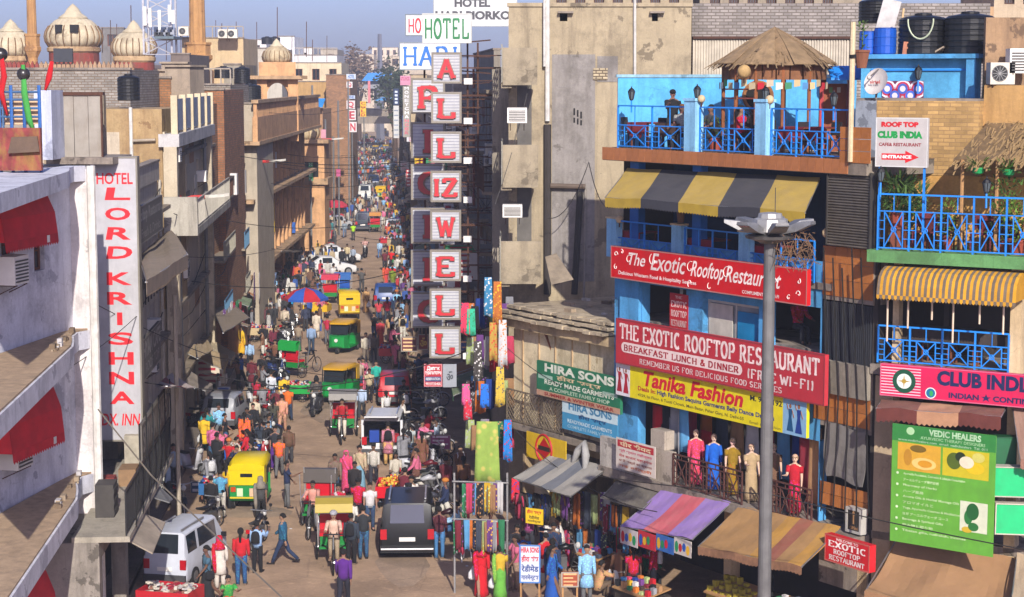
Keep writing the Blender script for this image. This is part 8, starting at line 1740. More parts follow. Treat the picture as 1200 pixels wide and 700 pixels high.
MT=[('scooter',371,486,-6,'2c2c30','dark scooter ridden towards the camera past the cycle rickshaw'),('scooter',428,302,2,'1c1c20','dark scooter ridden down the empty middle of the street'),('scooter',492,560,118,'a8a8ac','silver scooter parked near the purple board at the right'),('bike',503,578,112,'18181c','black motorbike parked behind the silver scooter'),('bike',655,676,95,'141416','black motorbike under the striped stall awning'),('bike',520,632,100,'2c1418','dark motorbike hidden behind the black SUV'),('bike',500,612,110,'3c3c44','grey motorbike between the fruit cart and scarf stall'),('scooter',326,432,30,'c0c0bc','white scooter parked at the front of the left scooter row'),('bike',333,420,35,'8c8c90','grey motorbike second in the left scooter row'),('scooter',330,408,30,'b0b0b4','pale scooter third in the left scooter row'),('bike',338,398,34,'1c1c20','black motorbike fourth in the left scooter row'),('bike',343,388,36,'2c2c30','dark motorbike last in the left scooter row'),('scooter',297,480,20,'b8b8b8','white scooter beside the man in the blue shirt'),('bike',303,640,170,'1c1c20','black motorbike behind the white van'),('bike',246,622,160,'1c1c24','dark motorbike parked in the shade at the left'),('scooter',222,556,60,'a0a0a4','pale scooter parked in the shaded alley'),('bike',212,600,20,'141418','black motorbike by the free wi-fi board'),('bike',237,500,150,'2c1c1c','dark red motorbike behind the silver hatchback'),('bike',480,330,20,'1c1c20','black motorbike parked behind the blue hatchback'),('bike',473,345,30,'1c1c24','dark motorbike in the right hand crowd'),('scooter',470,300,90,'8c8c94','grey scooter among the shoppers on the right'),('bike',372,272,20,'24242c','dark motorbike left of the far white hatchback'),('bike',363,330,60,'2c2420','dark motorbike by the sandstone shop posts'),('bike',490,470,100,'18181c','black motorbike in the shade of the letter signs'),('scooter',499,490,95,'3c3c40','dark scooter in the shade beside the red hatchback')]
rm=random.Random(9)
for i in range(13):MT.append((rm.choice(['bike','scooter']),300+3*i+rm.uniform(-4,4),545-14*i*.8,60+rm.uniform(-25,25),rm.choice(['18181c','8c1c24','9c9ca0','1c2c54']),f'motorbike of the long left parking row, {ordn[i]} from the near end'))
for i in range(9):MT.append((rm.choice(['bike','scooter']),496+3*(i%4),590-19*i,100+rm.uniform(-15,15),rm.choice(['18181c','5c1c24','a0a0a4']),f'motorbike of the right hand parking row by the stalls, {ordn[i]} from the near end'))
for kd,x,y,f_,c_,lb in MT:inst(moto,kd,gp(x,y),R(f_),lb,MG,{'tank':c_,'mudguard':c_},1.05)
for x,y,f_,tc,bc,hr,lb in((371,486,-6,'4c4844','1c1c20','helmet','man in a grey brown jacket and dark helmet riding the dark scooter'),(428,302,2,'b89088','2c2c30','short','rider in a pink shirt alone in the middle of the street')):p=gp(x,y);person((p[0],p[1]+.25,.0),R(f_),lb,'ride','jacket',tc,bc=bc,hair=hr,hc='0c0c0e')
p=gp(371,486);person((p[0]-.05,p[1]+.62,.03),0,'pillion passenger with black hair behind the helmeted scooter rider','ride','shirt','28303c',hair='short')
for kd,x,y,f_,c_,lb in(('fruit',460,592,0,'b81424','red fruit cart piled with oranges behind the black SUV'),('goods',345,470,90,'1c8c3c','green two tier street cart near the riding couple'),('goods',281,548,90,'1c54a0','blue edged cart heaped with orange and red goods'),('books',200,722,75,'a8242c','cart stacked with books and boxes at the bottom left'),('goods',308,400,90,'b09c78','cream vendor cart near the blue shirted shopkeeper'),('fruit',372,372,80,'c8a020','yellow snack cart under the red and blue umbrella'),('goods',462,425,90,'b8343c','red cart of goods behind the red hatchback'),('goods',262,590,90,'2c5c8c','cart of yellow goods left of the yellow auto rickshaw'),('goods',475,306,90,'a0a0a0','grey cart heaped with goods on the right side'),('goods',455,290,90,'a8242c','red cart on the right in the middle distance'),('goods',375,262,90,'b8a890','pale cart in the left crowd near the parked cars')):inst(cart,kd,gp(x,y),R(f_),lb,'market carts',{'side_board':c_},.85)
def umbrella(x,y,r,cs,lb):
 p=gp(x,y);o=thing('market_umbrella',lb,'umbrella',p,WORLD,'market umbrellas');MB().tube([p,(p[0],p[1],2.55)],.03,6).build('pole',RUST,o);n=8
 for i in range(n):
  a,b=2*math.pi*i/n,2*math.pi*(i+1)/n;m=MB();c=Vector((p[0],p[1],2.5));e0,e1=[c+Vector((r*math.cos(t),r*math.sin(t),-.62))for t in(a,b)];h0,h1=[c+Vector((r*.55*math.cos(t),r*.55*math.sin(t),-.17))for t in(a,b)]
  m.prism([c,h0,h1],(0,0,-.01));m.prism([h0,e0,e1,h1],(0,0,-.01));m.prism([e0,e1,e1-Vector((0,0,.14)),e0-Vector((0,0,.14))],((e0-c)*.01));m.build('canopy_panel',cloth(cs[i%len(cs)]),o)
umbrella(359,385,1.35,['a81424','1c4ca0'],'red and blue panelled market umbrella over the snack cart');umbrella(392,262,1.5,['a81c34','b02438'],'big crimson market umbrella left of the lane');umbrella(374,228,1.4,['7ca0b8','8cacc0'],'pale blue market umbrella by the green sign pole');umbrella(429,176,1.2,['b01c24','a02028'],'small red umbrella far up the street')
# ==================== people in the near street
PW=[(302,671,170,'talk','shirt','8caad0','t','121216','short','man in light blue shirt with black backpack straps, arm stretched out','backpack'),(332,661,-100,'stride','jacket','1c4c6c','t','1c2c48','short','man in teal jacket and jeans striding to the right'),(283,686,180,'stand','shirt','b01420','t','244878','long','woman in red top and jeans seen from behind at the motorbikes'),(258,690,190,'stand','kurta','c8c0b4','l','c0b8ac','short','person in a white kurta with a bright red scarf','','head','b01018'),(243,705,-60,'walk','tee','3c5c70','k','1c1c20','bun','woman in grey blue top and black skirt beside the white van','shoulder_bag'),(267,714,20,'squat','tee','2c8c3c','l','c03c1c','bun','woman in green and orange crouching at the bottom edge'),(306,612,180,'walk','tee','3c3c3c','t','141416','short','person with a grey scarf walking towards the yellow auto','','head','7c7468'),(403,711,180,'walk','shirt','4c1c70','t','1c1c28','short','man in purple shirt cut by the bottom edge'),(412,662,170,'stand','jacket','28303c','t','101014','short','person in dark denim shirt with a black backpack beside the canopy rickshaw','backpack'),(426,655,185,'stand','tee','24262a','t','28486c','short','man in black t-shirt and jeans leaning towards the black SUV'),(411,640,0,'talk','shirt','c8c4bc','t','3c3c48','short','man in white shirt behind the mustard canopy'),(397,625,10,'stand','tee','a81424','s','b8a8a4','bun','woman in a red blouse and white sari near the rickshaws','','x','b8a8ac'),(420,618,5,'walk','tee','b01424','t','1c1c24','cap','man in bright red t-shirt and dark cap beside the SUV'),(434,622,10,'stand','tee','c4c0c0','t','2c3c5c','short','boy in white printed t-shirt left of the SUV bonnet'),(393,585,4,'walk','shirt','6c5c4c','t','2c3c54','short','man in brown shirt walking beside the woman in pink'),(406,578,0,'stand','long','c04060','s','b83c5c','long','woman wrapped in a bright pink sari and headscarf','','head','c84468'),(416,594,0,'walk','jacket','201c1c','t','18181a','short','man in black shirt walking in front of the pink sari'),(422,575,3,'walk','long','a89878','s','6c94a8','bun','woman in beige shawl over pale blue clothes','','x','a89878'),(438,570,0,'walk','shirt','b0aca0','t','2c2c34','short','man in pale striped shirt below the open white SUV'),(455,545,185,'stand','kurta','b07078','l','b89858','short','person in a pink kurta with black bag at the open tailgate','backpack'),(464,568,0,'sit','shirt','b4ac9c','t','8c8478','short','fruit seller in white sitting behind the red cart'),(480,545,175,'stand','tee','a8b0b0','t','2c3c58','long','person with long black hair and backpack at the tailgate','backpack'),(500,528,100,'reach','jacket','98182c','t','b8b0a8','long','woman in a crimson jacket bending over bags at the right'),(492,540,60,'reach','long','c86c84','t','3c3c48','bun','woman in pink beside the crimson jacket'),(512,540,-100,'stand','shirt','a8b8c8','t','28303c','short','man in pale blue shirt behind the purple board'),(478,600,-110,'squat','shirt','b89c98','t','3c3430','short','man in pale pink shirt squatting by the fruit cart'),(515,655,175,'stand','shirt','4c1c24','t','3c6c98','short','man in maroon shirt and blue jeans right of the black SUV'),(535,635,-90,'sit','shirt','8cacc8','t','2c5078','short','man in light blue shirt sitting by the scarf rack'),(575,660,15,'talk','shirt','b8b0a8','t','1c1c20','short','vendor in white shirt behind the spread table'),(564,698,185,'walk','long','b80c1c','s','b80c1c','long','woman in a bright red sari and veil carrying a white bag','carrier_bag','head','b00c1c'),(586,702,178,'stand','tee','b89828','s','5c9c38','bun','woman in yellow blouse and green sari by the sign board','carrier_bag','x','6ca03c'),(606,662,-20,'sit','jacket','1c1c24','t','1c1c20','long','woman in dark clothes seated among the steel pots'),(620,655,160,'stand','tee','8c3c6c','t','2c2c34','short','person in purple pink top shopping under the striped awning'),(637,650,60,'sit','tee','1c5cb0','t','1c1c24','short','person in bright blue top sitting by the motorbike'),(700,700,110,'squat','jacket','b08c5c','t','5c4c3c','short','man in tan jacket squatting beside the brown board'),(730,690,0,'sit','tee','1c2c5c','t','141418','short','person in dark blue top in the shade by the red dress pile'),(742,706,178,'stand','tee','b01420','t','141418','long','woman in red top with black hair under the purple awning'),(760,690,30,'sit','shirt','1c6c3c','t','1c1c20','short','person in green shirt seated under the purple awning'),(900,712,200,'stand','shirt','3c3c44','t','1c1c20','short','person in dark grey shirt in the shop doorway at the bottom'),(283,453,95,'walk','tee','0c58b0','t','18181c','short','boy in bright blue shirt beside the white scooter'),(293,434,0,'stand','shirt','8ca4c4','t','16161a','short','man in pale blue shirt standing by the shaded stalls'),(318,477,170,'stand','shirt','bcc0c8','t','3c5c7c','short','man in white shirt and jeans next to the green cart'),(301,485,150,'stand','tee','a01c24','t','8c1c24','long','woman in patterned top and red trousers near the silver car'),(311,490,-170,'walk','tee','b0141c','t','2c2c30','short','man in red t-shirt right of the woman in red trousers'),(338,495,178,'walk','tee','d0641c','t','243450','short','man in orange t-shirt walking away'),(299,508,180,'stand','shirt','c0b49c','t','b0a898','cap','man in cream shirt and white cap behind the silver car'),(321,512,178,'walk','tee','3c3c30','t','2c2c30','long','woman in dark olive top walking with the crowd on the left'),(331,508,182,'walk','shirt','c08c6c','t','b08868','short','man in peach shirt walking behind the orange t-shirt'),(290,524,10,'talk','tee','20242c','t','8c6c58','short','person in black top with bare arms beside the blue edged cart'),(323,549,0,'walk','tee','24242c','l','4c1c6c','short','woman in black top and purple trousers walking to the camera'),(339,545,185,'walk','jacket','5c4430','t','3c3c40','short','man in brown jacket walking away past the yellow auto'),(306,540,170,'stand','shirt','2c3440','t','b0a898','long','person in dark top and white trousers left of purple trousers'),(255,560,150,'stand','jacket','1c1c20','t','141418','short','man in black standing in the shade by the yellow cart'),(266,598,178,'stand','tee','b89410','t','18181c','long','woman in a black outfit with a yellow shirt near the auto'),(259,607,178,'stand','tee','4c84a8','t','a8a498','short','person in sky blue top and pale trousers left of the auto'),(248,612,175,'stand','jacket','141418','t','18181c','short','man in black jacket left of the sky blue top'),(197,592,-80,'stand','shirt','9cb0c4','t','24282c','short','man in pale blue shirt in the shade by the blue menu board'),(204,575,30,'talk','shirt','8c98a4','t','2c2c30','short','man in grey blue shirt further inside the shaded alley'),(393,513,0,'walk','shirt','000000','t','000000','short','')][:-1]+[(424,491,0,'walk','shirt','a4b4cc','t','2c3034','cap','man in light shirt and red cap walking right of the rickshaw'),(421,460,5,'walk','tee','a89484','t','3c4c64','short','man in beige t-shirt beside the woman with long hair'),(433,472,0,'stand','tee','b0a080','t','141418','long','woman in beige and black with long hair by the red hatchback','shoulder_bag'),(441,462,10,'walk','shirt','1c9c90','t','2c3c5c','short','man in turquoise shirt next to the red hatchback'),(429,427,4,'walk','shirt','c4bca8','t','6c6054','short','man in cream shirt walking past the green auto'),(438,425,182,'walk','shirt','5c544c','t','24242c','short','man in brown grey shirt beside the cream shirt'),(446,407,0,'walk','long','a83428','s','b03c2c','long','woman in a rust red sari behind the red cart'),(457,400,182,'walk','jacket','b89464','t','8c7858','short','man in tan clothes walking beside the rust sari'),(429,366,0,'walk','long','b08858','s','a87c48','bun','heavy woman in a golden brown sari holding a white bag','carrier_bag','x','b08c5c'),(424,343,180,'phone','tee','4c4a48','t','3c3c3c','short','man in dark grey shirt alone in the middle of the lane'),(371,397,178,'stand','kurta','c4b8a4','l','b8ac98','short','man in a cream kurta at the yellow snack cart'),(365,415,180,'stand','shirt','7c94b4','t','24344c','short','man in light blue shirt left of the green auto'),(350,412,175,'stand','tee','8c7c68','t','3c3c3c','short','person in khaki top by the pale scooters'),(384,404,178,'stand','tee','a8202c','t','5c5c60','short','woman in red with a bicycle beside the green auto'),(334,372,180,'stand','tee','a8142c','t','2c2c34','short','man in dark red shirt at the umbrella stall'),(341,376,178,'stand','tee','1c84b8','t','28303c','short','man in bright turquoise blue shirt at the umbrella stall'),(334,392,180,'stand','shirt','b8ac94','t','5c5448','short','man in white shirt below the umbrella stall shoppers'),(414,311,0,'walk','shirt','8c98a8','t','1c1c20','short','man in grey shirt walking by the white cars'),(407,309,0,'walk','shirt','b8a884','t','2c2c34','short','man in cream shirt beside the grey shirt'),(401,316,180,'stand','jacket','1c1c20','t','18181c','short','man in black at the nose of the white car'),(414,282,178,'stand','tee','9ccc14','t','2c2c30','short','person in a lime green top left of the lane'),(404,279,4,'walk','shirt','7c8890','t','5c6c84','short','man in grey blue shirt and jeans left of the lime green top'),(445,303,0,'walk','shirt','94acc8','t','4c6890','short','man in pale blue shirt and jeans right of the lone rider'),(459,316,178,'walk','tee','c0101c','t','1c1c24','short','man in a bright red shirt carrying a blue bag','carrier_bag'),(451,318,182,'walk','tee','5c1c24','t','24242c','short','man in maroon shirt beside the bright red shirt'),(452,335,178,'walk','long','c0481c','s','b03c1c','long','woman in an orange sari right of the lane','','x','c05c24'),(460,340,180,'walk','long','6c7c1c','s','5c6c1c','bun','woman in an olive green sari right of the lane'),(476,325,178,'stand','shirt','8cacd8','t','141418','short','man in pale blue shirt and black trousers by the letter signs'),(444,382,180,'stand','tee','b83c44','t','243450','long','woman in a red print top behind the blue hatchback'),(454,380,180,'walk','tee','b01820','t','28303c','long','woman in a red top and jeans behind the blue hatchback'),(439,268,0,'sit','shirt','000000','t','000000','short','')][:-1]+[(500,463,180,'walk','jacket','1c2430','t','141418','short','man in dark jacket in the shade of the letter signs'),(491,455,178,'stand','tee','283c5c','t','1c1c20','short','man in navy blue in the shade left of the dark jacket'),(486,470,100,'stand','tee','6c4434','t','24242c','short','person in brown top in the shade beside the red hatchback')]
BT={'t':'trousers','l':'loose','s':'sari','k':'skirt'}
near_pts=[]
for i,r in enumerate(PW):
 x,y,f_,ps,tp,tc,bt,bc,hr,lb=r[:10];p=gp(x,y);near_pts.append((p[0],p[1]));bag=r[10]if len(r)>10 and r[10]else None;sh=r[11]if len(r)>11 else None
 person(p,R(f_),lb,ps,tp,tc,BT[bt],bc,hr,'a8a090' if hr=='cap' and 'white cap' in lb else('a01c20' if 'red cap' in lb else '0c0908'),bag,('c8c8c8' if bag=='carrier_bag' else '141418'),sh,r[12]if len(r)>12 else None,.93+.1*((i*7)%5)/5)
# ---- the crowd further up, one by one
CC=[('red','b01420'),('white','c4c0b8'),('blue','1c4c98'),('black','18181c'),('pink','c0607c'),('orange','d0641c'),('yellow','d0a820'),('green','1c7c3c'),('maroon','5c1824'),('grey','7c7c80'),('brown','6c4830'),('sky blue','7ca8cc'),('purple','5c2c78'),('beige','b8a480'),('navy','1c2848'),('teal','1c7c80')]
WCC=[5,10,3,9,3,2,2,1,3,6,5,4,1,7,5,1];BC_=[('black trousers','t','141418'),('blue jeans','t','2c4468'),('grey trousers','t','5c5c5c'),('khaki trousers','t','84705c'),('white trousers','l','b8b4a8')]
rs=random.Random(77);pts=list(near_pts);seen=set();cnt=0
ZN=[((400,470),(180,215),22),((345,420),(215,268),38),((444,482),(212,300),34),((330,378),(300,352),18),((458,482),(300,400),16),((384,400),(285,345),5),((300,345),(352,400),9),((272,330),(400,470),10),((465,500),(395,560),9),((238,345),(470,600),24),((425,475),(385,560),12),((470,545),(560,650),8),((600,780),(650,712),16)]
cars_xy=[(o.location.x,o.location.y)for o in col.objects if o.get('category')in('car','auto rickshaw')and o.parent is None]
for(xa_,xb_),(ya_,yb_),n in ZN:
 k=tr=0
 while k<n and tr<4000:
  tr+=1;x,y=rs.uniform(xa_,xb_),rs.uniform(ya_,yb_);p=gp(x,y);l,t_=toS(p)
  if l<-7.4 or(l>4.2 and y<600)or any((p[0]-a)**2+(p[1]-b)**2<.36 for a,b in pts)or any((p[0]-a)**2<1.3 and(p[1]-b)**2<6 for a,b in cars_xy):continue
  if(-2.4<l<.9)and t_<150 and y<600 and rs.random()<.7:continue
  cn,cc=rs.choices(CC,WCC)[0];bn,bt,bc=rs.choice(BC_);wo=rs.random()<.33;hr='long' if wo else rs.choices(['short','cap','turban'],[12,1,1])[0]
  sari=wo and rs.random()<.5;wh='left side' if l<-2.4 else('right side' if l>1.2 else 'middle');ap=int(t_//12)
  lm=('by the red hatchback','by the green auto rickshaw','near the umbrella stall','near the blue hatchback','near the white saloon cars','by the white hatchback','near the crimson umbrella','by the oncoming white van','behind the white van','past the green sign','near the far yellow autos','in the far crowd','in the farthest crowd')[min(12,max(0,ap-5))]
  lb=f'{"woman" if wo else "man"} in {cn} '+('sari ' if sari else f'top and {bn} ' if wo else f'shirt and {bn} ')+lm+', '+wh
  if lb in seen:continue
  seen.add(lb);pts.append((p[0],p[1]));k+=1;cnt+=1
  person(p,R(rs.choice([0,180,90,-90,10,170,200])+rs.uniform(-20,20)),lb,rs.choice(['stand','walk','stride','idle','talk','walk','reach']),'long' if wo else rs.choice(['shirt','tee','jacket','kurta']),cc,'sari' if sari else BT[bt],cc if sari else bc,hr,'0c0908' if hr!='turban' else 'b06c24',rs.choice([None,None,None,'backpack','shoulder_bag','carrier_bag']),rs.choice(['141418','c0c0c0','5c3c2c']),'x' if sari else None,cc,rs.uniform(.92,1.03),'crowd on the street',lod=1 if t_<120 else 2)
# ---- beyond these the crowd reads as one mass
m=MB();PAL=[cloth(tuple(.75*v+.02 for v in lin(c)))for _,c in CC];HR=mat('100c0a',.8,.1,5,0);SK=mat('5c3822',.7,.1,5,0);mats=PAL+[HR,SK]
for i in range(1350):
 if i<900:t_=150+190*(i/900)**.8;l=rs.uniform(-7.3,4.1)
 else:t_=84+70*(i-900)/450;l=rs.choice([rs.uniform(-7.4,-3.2),rs.uniform(1.4,4.3)])
 p=S(l,t_);a=rs.random()*3;h=rs.uniform(.93,1.05);c1,c2=rs.choices(range(16),WCC)[0],rs.choice([3,3,2,9,13,14,0,10])
 if any((p.x-x)**2<1.3 and(p.y-y)**2<6 for x,y in cars_xy)or any((p.x-x)**2+(p.y-y)**2<.3 for x,y in pts):continue
 ca,sa=math.cos(a),math.sin(a)
 def el(z,rx,ry,ox=0,n=6):return[Vector((p.x+(ox+rx*math.cos(k*6.283/n))*ca-ry*math.sin(k*6.283/n)*sa,p.y+(ox+rx*math.cos(k*6.283/n))*sa+ry*math.sin(k*6.283/n)*ca,z*h))for k in range(n)]
 m.k=c2;m.rings([el(0,.06,.07,-.1,5),el(.5,.07,.08,-.09,5),el(.9,.09,.12,-.07,5)]);m.rings([el(0,.06,.07,.1,5),el(.5,.07,.08,.09,5),el(.9,.09,.12,.07,5)])
 m.k=c1;m.rings([el(.8,.17,.13),el(1.2,.19,.14),el(1.42,.17,.1),el(1.46,.07,.07)]);m.rings([el(.85,.04,.04,-.25,4),el(1.4,.06,.06,-.2,4)]);m.rings([el(.85,.04,.04,.25,4),el(1.4,.06,.06,.2,4)])
 m.k=17;m.rings([el(1.4,.06,.06),el(1.52,.08,.08),el(1.6,.08,.08)]);m.k=16;m.rings([el(1.58,.095,.1),el(1.66,.09,.09),el(1.73,.04,.04)])
m.build('far_crowd',mats,None,'dense mass of small people packed along the far street','crowd',kind='stuff')
# ==================== stalls and hanging goods
def goods(fr,n,px0,px1,py,d,w_,h,what,where,grp,kind='strip',jit=2):
 for i in range(n):
  c_=CK[(i*7+len(where))%16];px=px0+(px1-px0)*(i+.5)/n;x,z=fr.uv(px,py+rs.uniform(-jit,jit),d);m=MB(fr);garment_mb(m,x,z,d+rs.uniform(-.1,.1),w_*rs.uniform(.85,1.15),h*rs.uniform(.8,1.1),rs,kind)
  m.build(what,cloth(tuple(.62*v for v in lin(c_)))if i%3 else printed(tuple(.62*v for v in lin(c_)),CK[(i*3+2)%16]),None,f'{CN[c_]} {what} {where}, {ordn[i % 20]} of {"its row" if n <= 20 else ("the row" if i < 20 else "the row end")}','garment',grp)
SF=FY(41.5,D(540,640,41.5).x,-8)
goods(SF,15,543,588,566,0,.17,1.05,'scarf','on the upper scarf rail','scarves on the upper rail');goods(SF,17,532,590,610,-.3,.17,1.0,'scarf','on the lower scarf rail','scarves on the lower rail')
for py,d,lb in((565,0,'upper'),(609,-.3,'lower')):m=MB(SF);m.bar((SF.u(530,py,d),d,SF.z(560,py,d)),(SF.u(596,py,d),d,SF.z(560,py,d)),.035);m.build('rail',STEEL,None,f'long {lb} clothes rail of the scarf stall','rail')
for k,px in enumerate((532,594)):m=MB(SF);m.bar((SF.u(px,600),.1,0),(SF.u(px,600),.1,SF.z(px,555)),.05);m.build('post',STEEL,None,f'{("left", "right")[k]} steel post of the scarf stall','post')
m=MB(SF);garment_mb(m,SF.u(571,520,.6),SF.z(571,494,.6),.6,.62,1.9,rs,'dress');m.build('garment',printed('7c9440','a89c50',4),None,'long lime green patterned cloth hanging above the scarf stall','garment')
for px,py,h,c_,lb in((595,492,1.6,'1c6cb0','blue and brown cloth right of the lime green one'),(568,450,.9,'1c64c0','bright blue shirt dummy hanging over the stalls'),(583,330,1.6,'a05c24','orange shawl on the upper clothes line'),(572,325,1.5,'2c6c90','turquoise shawl on the upper clothes line'),(578,378,1.5,'a08038','brown patterned scarf on the middle clothes line'),(589,375,1.8,'b0b0b0','pale grey shawl on the middle clothes line'),(545,355,1.2,'c8304c','coral pink dress beside the lowest letter boxes'),(552,362,1.0,'2c9c78','green cloth behind the coral pink dress'),(560,400,1.5,'3c3834','dark jacket hanging below the coral dress'),(586,430,1.5,'b89c38','yellow and blue cloth on the lower clothes line'),(546,450,.8,'c04c7c','pink top hanging over the shaded stalls'),(548,468,.8,'b02034','red top hanging under the pink one'),(604,560,1.0,'b82030','red pouch string under the yellow poster')):
 f_=FY(46.5);m=MB(f_);x,z=f_.uv(px,py,0);garment_mb(m,x,z,0,.24,h*.85,rs,'dress');m.build('garment',printed(c_,CK[len(lb)%16]),None,lb,'garment','clothes hung along the corner')
goods(E,12,604,664,578,-1.8,.3,.8,'shirt','under the striped stall awning','shirts under the striped awning','shirt');goods(E,12,668,716,578,-.9,.3,1.1,'garment','beside the garment shop door','garments by the shop door','dress');goods(E,9,706,738,592,-1.1,.28,.8,'dress','under the plain grey tarpaulin','dresses under the grey tarpaulin','dress');goods(E,10,640,712,620,-.8,.3,1.2,'cloth','at the ground floor garment shop','cloths at the ground floor shop');goods(E,8,722,740,620,-1.2,.3,1.0,'bag','left of the poster awning','bags left of the posters');goods(LSF,9,294,322,318,-1.2,.6,1.9,'garment','at the arched building shop','garments at the arched building','dress');goods(LSF,8,262,292,356,-1.0,.7,1.3,'t-shirt','at the shaded t-shirt stall','t-shirts of the left stall','shirt',8)
CL=FY(47)
for py,h_,w__ in((352,.9,'top'),(398,1.0,'second'),(446,1.0,'third'),(498,.9,'fourth')):goods(CL,9,548,600,py,.3,.26,h_,'garment',f'on the {w__} line of the corner clothes rack',f'garments on the {w__} corner line','dress',7)
for i in range(4):b=board(E,(727+21*i,617+4*i,747+21*i,636+4*i),-2.02,f'picture poster of colourful figures under the purple awning, {ordn[i]} from the left',('b0a8a8','a82430','2c5c9c','b8b0a8')[i],th=.02,name='poster',cat='poster',group='posters under the purple awning');[patch(b,E,.05+.22*k,.1+.08*(k%3),.25+.22*k,.8-.1*(k%2),('b0182c','1c4c9c','d0a020','1c7c4c')[(k+i)%4],dy=.003+.001*k,shape='round')for k in range(4)]
b=board(FY(41,D(615,600,41).x-.1,-30),(616,595,636,613),0,'yellow board with red and black Hindi lettering in front of the garment stall','c8a814',th=.04);f_=FY(41,D(615,600,41).x-.1,-30);write(b,f_,'हीरा सन्स',.08,.6,.92,.92,'a81420',.03);write(b,f_,'रेडीमेड',.2,.32,.8,.54,'2c241c',.02);write(b,f_,'गारमेन्टस',.12,.06,.88,.28,'2c241c',.02)
f_=FY(39.6,D(608,690,39.6).x,-4);b=board(f_,(609,639,633,683),0,'white standing board reading HIRA SONS in red with Hindi lettering','b8bcc4',th=.06,border='3c6ca8');write(b,f_,'HIRA SONS',.06,.8,.94,.95,'b0142c',.04)
for i,(t_,c_)in enumerate((('हीरा संस','b0142c'),('रेडीमेड','1c3c7c'),('गारमेन्टस','1c3c7c'))):write(b,f_,t_,.08,.54-.25*i,.92,.74-.25*i,c_,.03)
for s in(.05,.95):m=MB(f_);x=b[1]+(b[3]-b[1])*s;m.bar((x,.05,0),(x,.02,b[2]),.04);m.bar((x,.5,0),(x,.06,b[4]-.2),.03);m.build('leg',WOODL,b[0])
t_n=lambda tx:tx[0]not in('ॐ','●')
for x0,y0,x1,y1,y_,bg_,tx,fc,lb in((504,510,528,527,56,'8c3c6c',['',''],'d0c0c8','purple board with white print above the silver scooter'),(470,395,489,412,60,'5c2428',['',''],'c8a878','dark red board in the shade left of the lowest letter box'),(490,392,502,410,61,'7c2c20',['ॐ'],'c8a040','brown poster with gold figure under the letter boxes'),(658,671,678,688,38.6,'8c3c1c',['',''],'c89868','small brown framed board standing on the pavement at the bottom'),(223,564,242,592,52,'14406c',['',''],'c8c8d0','blue menu stand in the shaded alley'),(263,348,274,372,86,'18181c',['●'],'c8a020','black t-shirt board with a yellow emblem at the left stall'),(254,453,270,473,64,'b4bccc',['',''],'2c4c9c','blue and white poster on the luggage stall'),(228,422,264,450,66,'c0b4a0',['',''],'a01c2c','cream display of red and white bags at the luggage stall')):
 f_=FY(y_);b=board(f_,(x0,y0,x1,y1),0,lb,bg_,th=.1,border='8c8478')
 for k,t_ in enumerate(tx*2 if t_n(tx)else tx):
  if t_n(tx):h_=1/len(tx)/2;patch(b,f_,.12,1-(k+.75)*h_,.88-.2*(k%2),1-(k+.3)*h_,fc,dy=.003,name='printed_line')
  else:write(b,f_,t_,.15,.2,.85,.8,fc,.03)
 if y1>420 and y_<90:
  for s in(.08,.92):m=MB(f_);x=b[1]+(b[3]-b[1])*s;m.bar((x,.05,0),(x,.05,b[2]),.05);m.build('leg',WOODL,b[0])
for i in range(10):
 p=gp(232+7*(i%5),452+14*(i//5));c_=('8c1c2c','b8a890','5c2c7c','28404c','a83c54')[i%5];nm_=('maroon','beige','purple','slate','pink')[i%5];h_=.6+.06*(i%3);o=thing('suitcase',f'{nm_} upright suitcase in the {("back", "front")[i // 5]} row of the luggage stall','suitcase',p,WORLD,'suitcases at the luggage stall');MB().box(p[0]-.2,p[0]+.2,p[1]-.13,p[1]+.13,.06,.06+h_).build('case',cloth(c_),o);m=MB();m.tube([(p[0]-.08,p[1],.06+h_),(p[0]-.08,p[1],.3+h_),(p[0]+.08,p[1],.3+h_),(p[0]+.08,p[1],.06+h_)],.012,4);m.build('handle',STEEL,o)
for i,(x,y)in enumerate(((590,652),(600,655),(590,640),(601,642))):p=G(x,y,.7);m=MB();m.lathe((p.x,p.y,.55+.25*(i<0)),[(.2,0),(.2,.06),(.18,.07),(.2,.08),(.2,.16),(.18,.17),(.2,.18),(.2,.26),(.1,.28)],16);m.build('steel_pot',CHR,None,f'stacked steel pots on the vendor table, {ordn[i]} stack','pots','stacks of steel pots')
p=gp(593,662);m=MB();m.box(p[0]-.7,p[0]+.5,p[1]-.3,p[1]+.7,.48,.54);m.build('tabletop',WOODL,thing('table','low wooden table under the steel pots','table',p));p=gp(545,640)
def stool(x,y,lb):
 p=gp(x,y);o=thing('stool',lb,'stool',p,WORLD,'white plastic stools');MB().lathe((p[0],p[1],.42),[(.17,0),(.17,.04),(.02,.045)],12).build('seat',WHITE,o)
 for k in range(4):a=R(45+90*k);MB().bar((p[0]+.12*math.cos(a),p[1]+.12*math.sin(a),.42),(p[0]+.17*math.cos(a),p[1]+.17*math.sin(a),0),.035).build('leg',WHITE,o)
stool(537,658,'white plastic stool right of the black SUV');stool(548,653,'second white plastic stool beside the scarf rack')
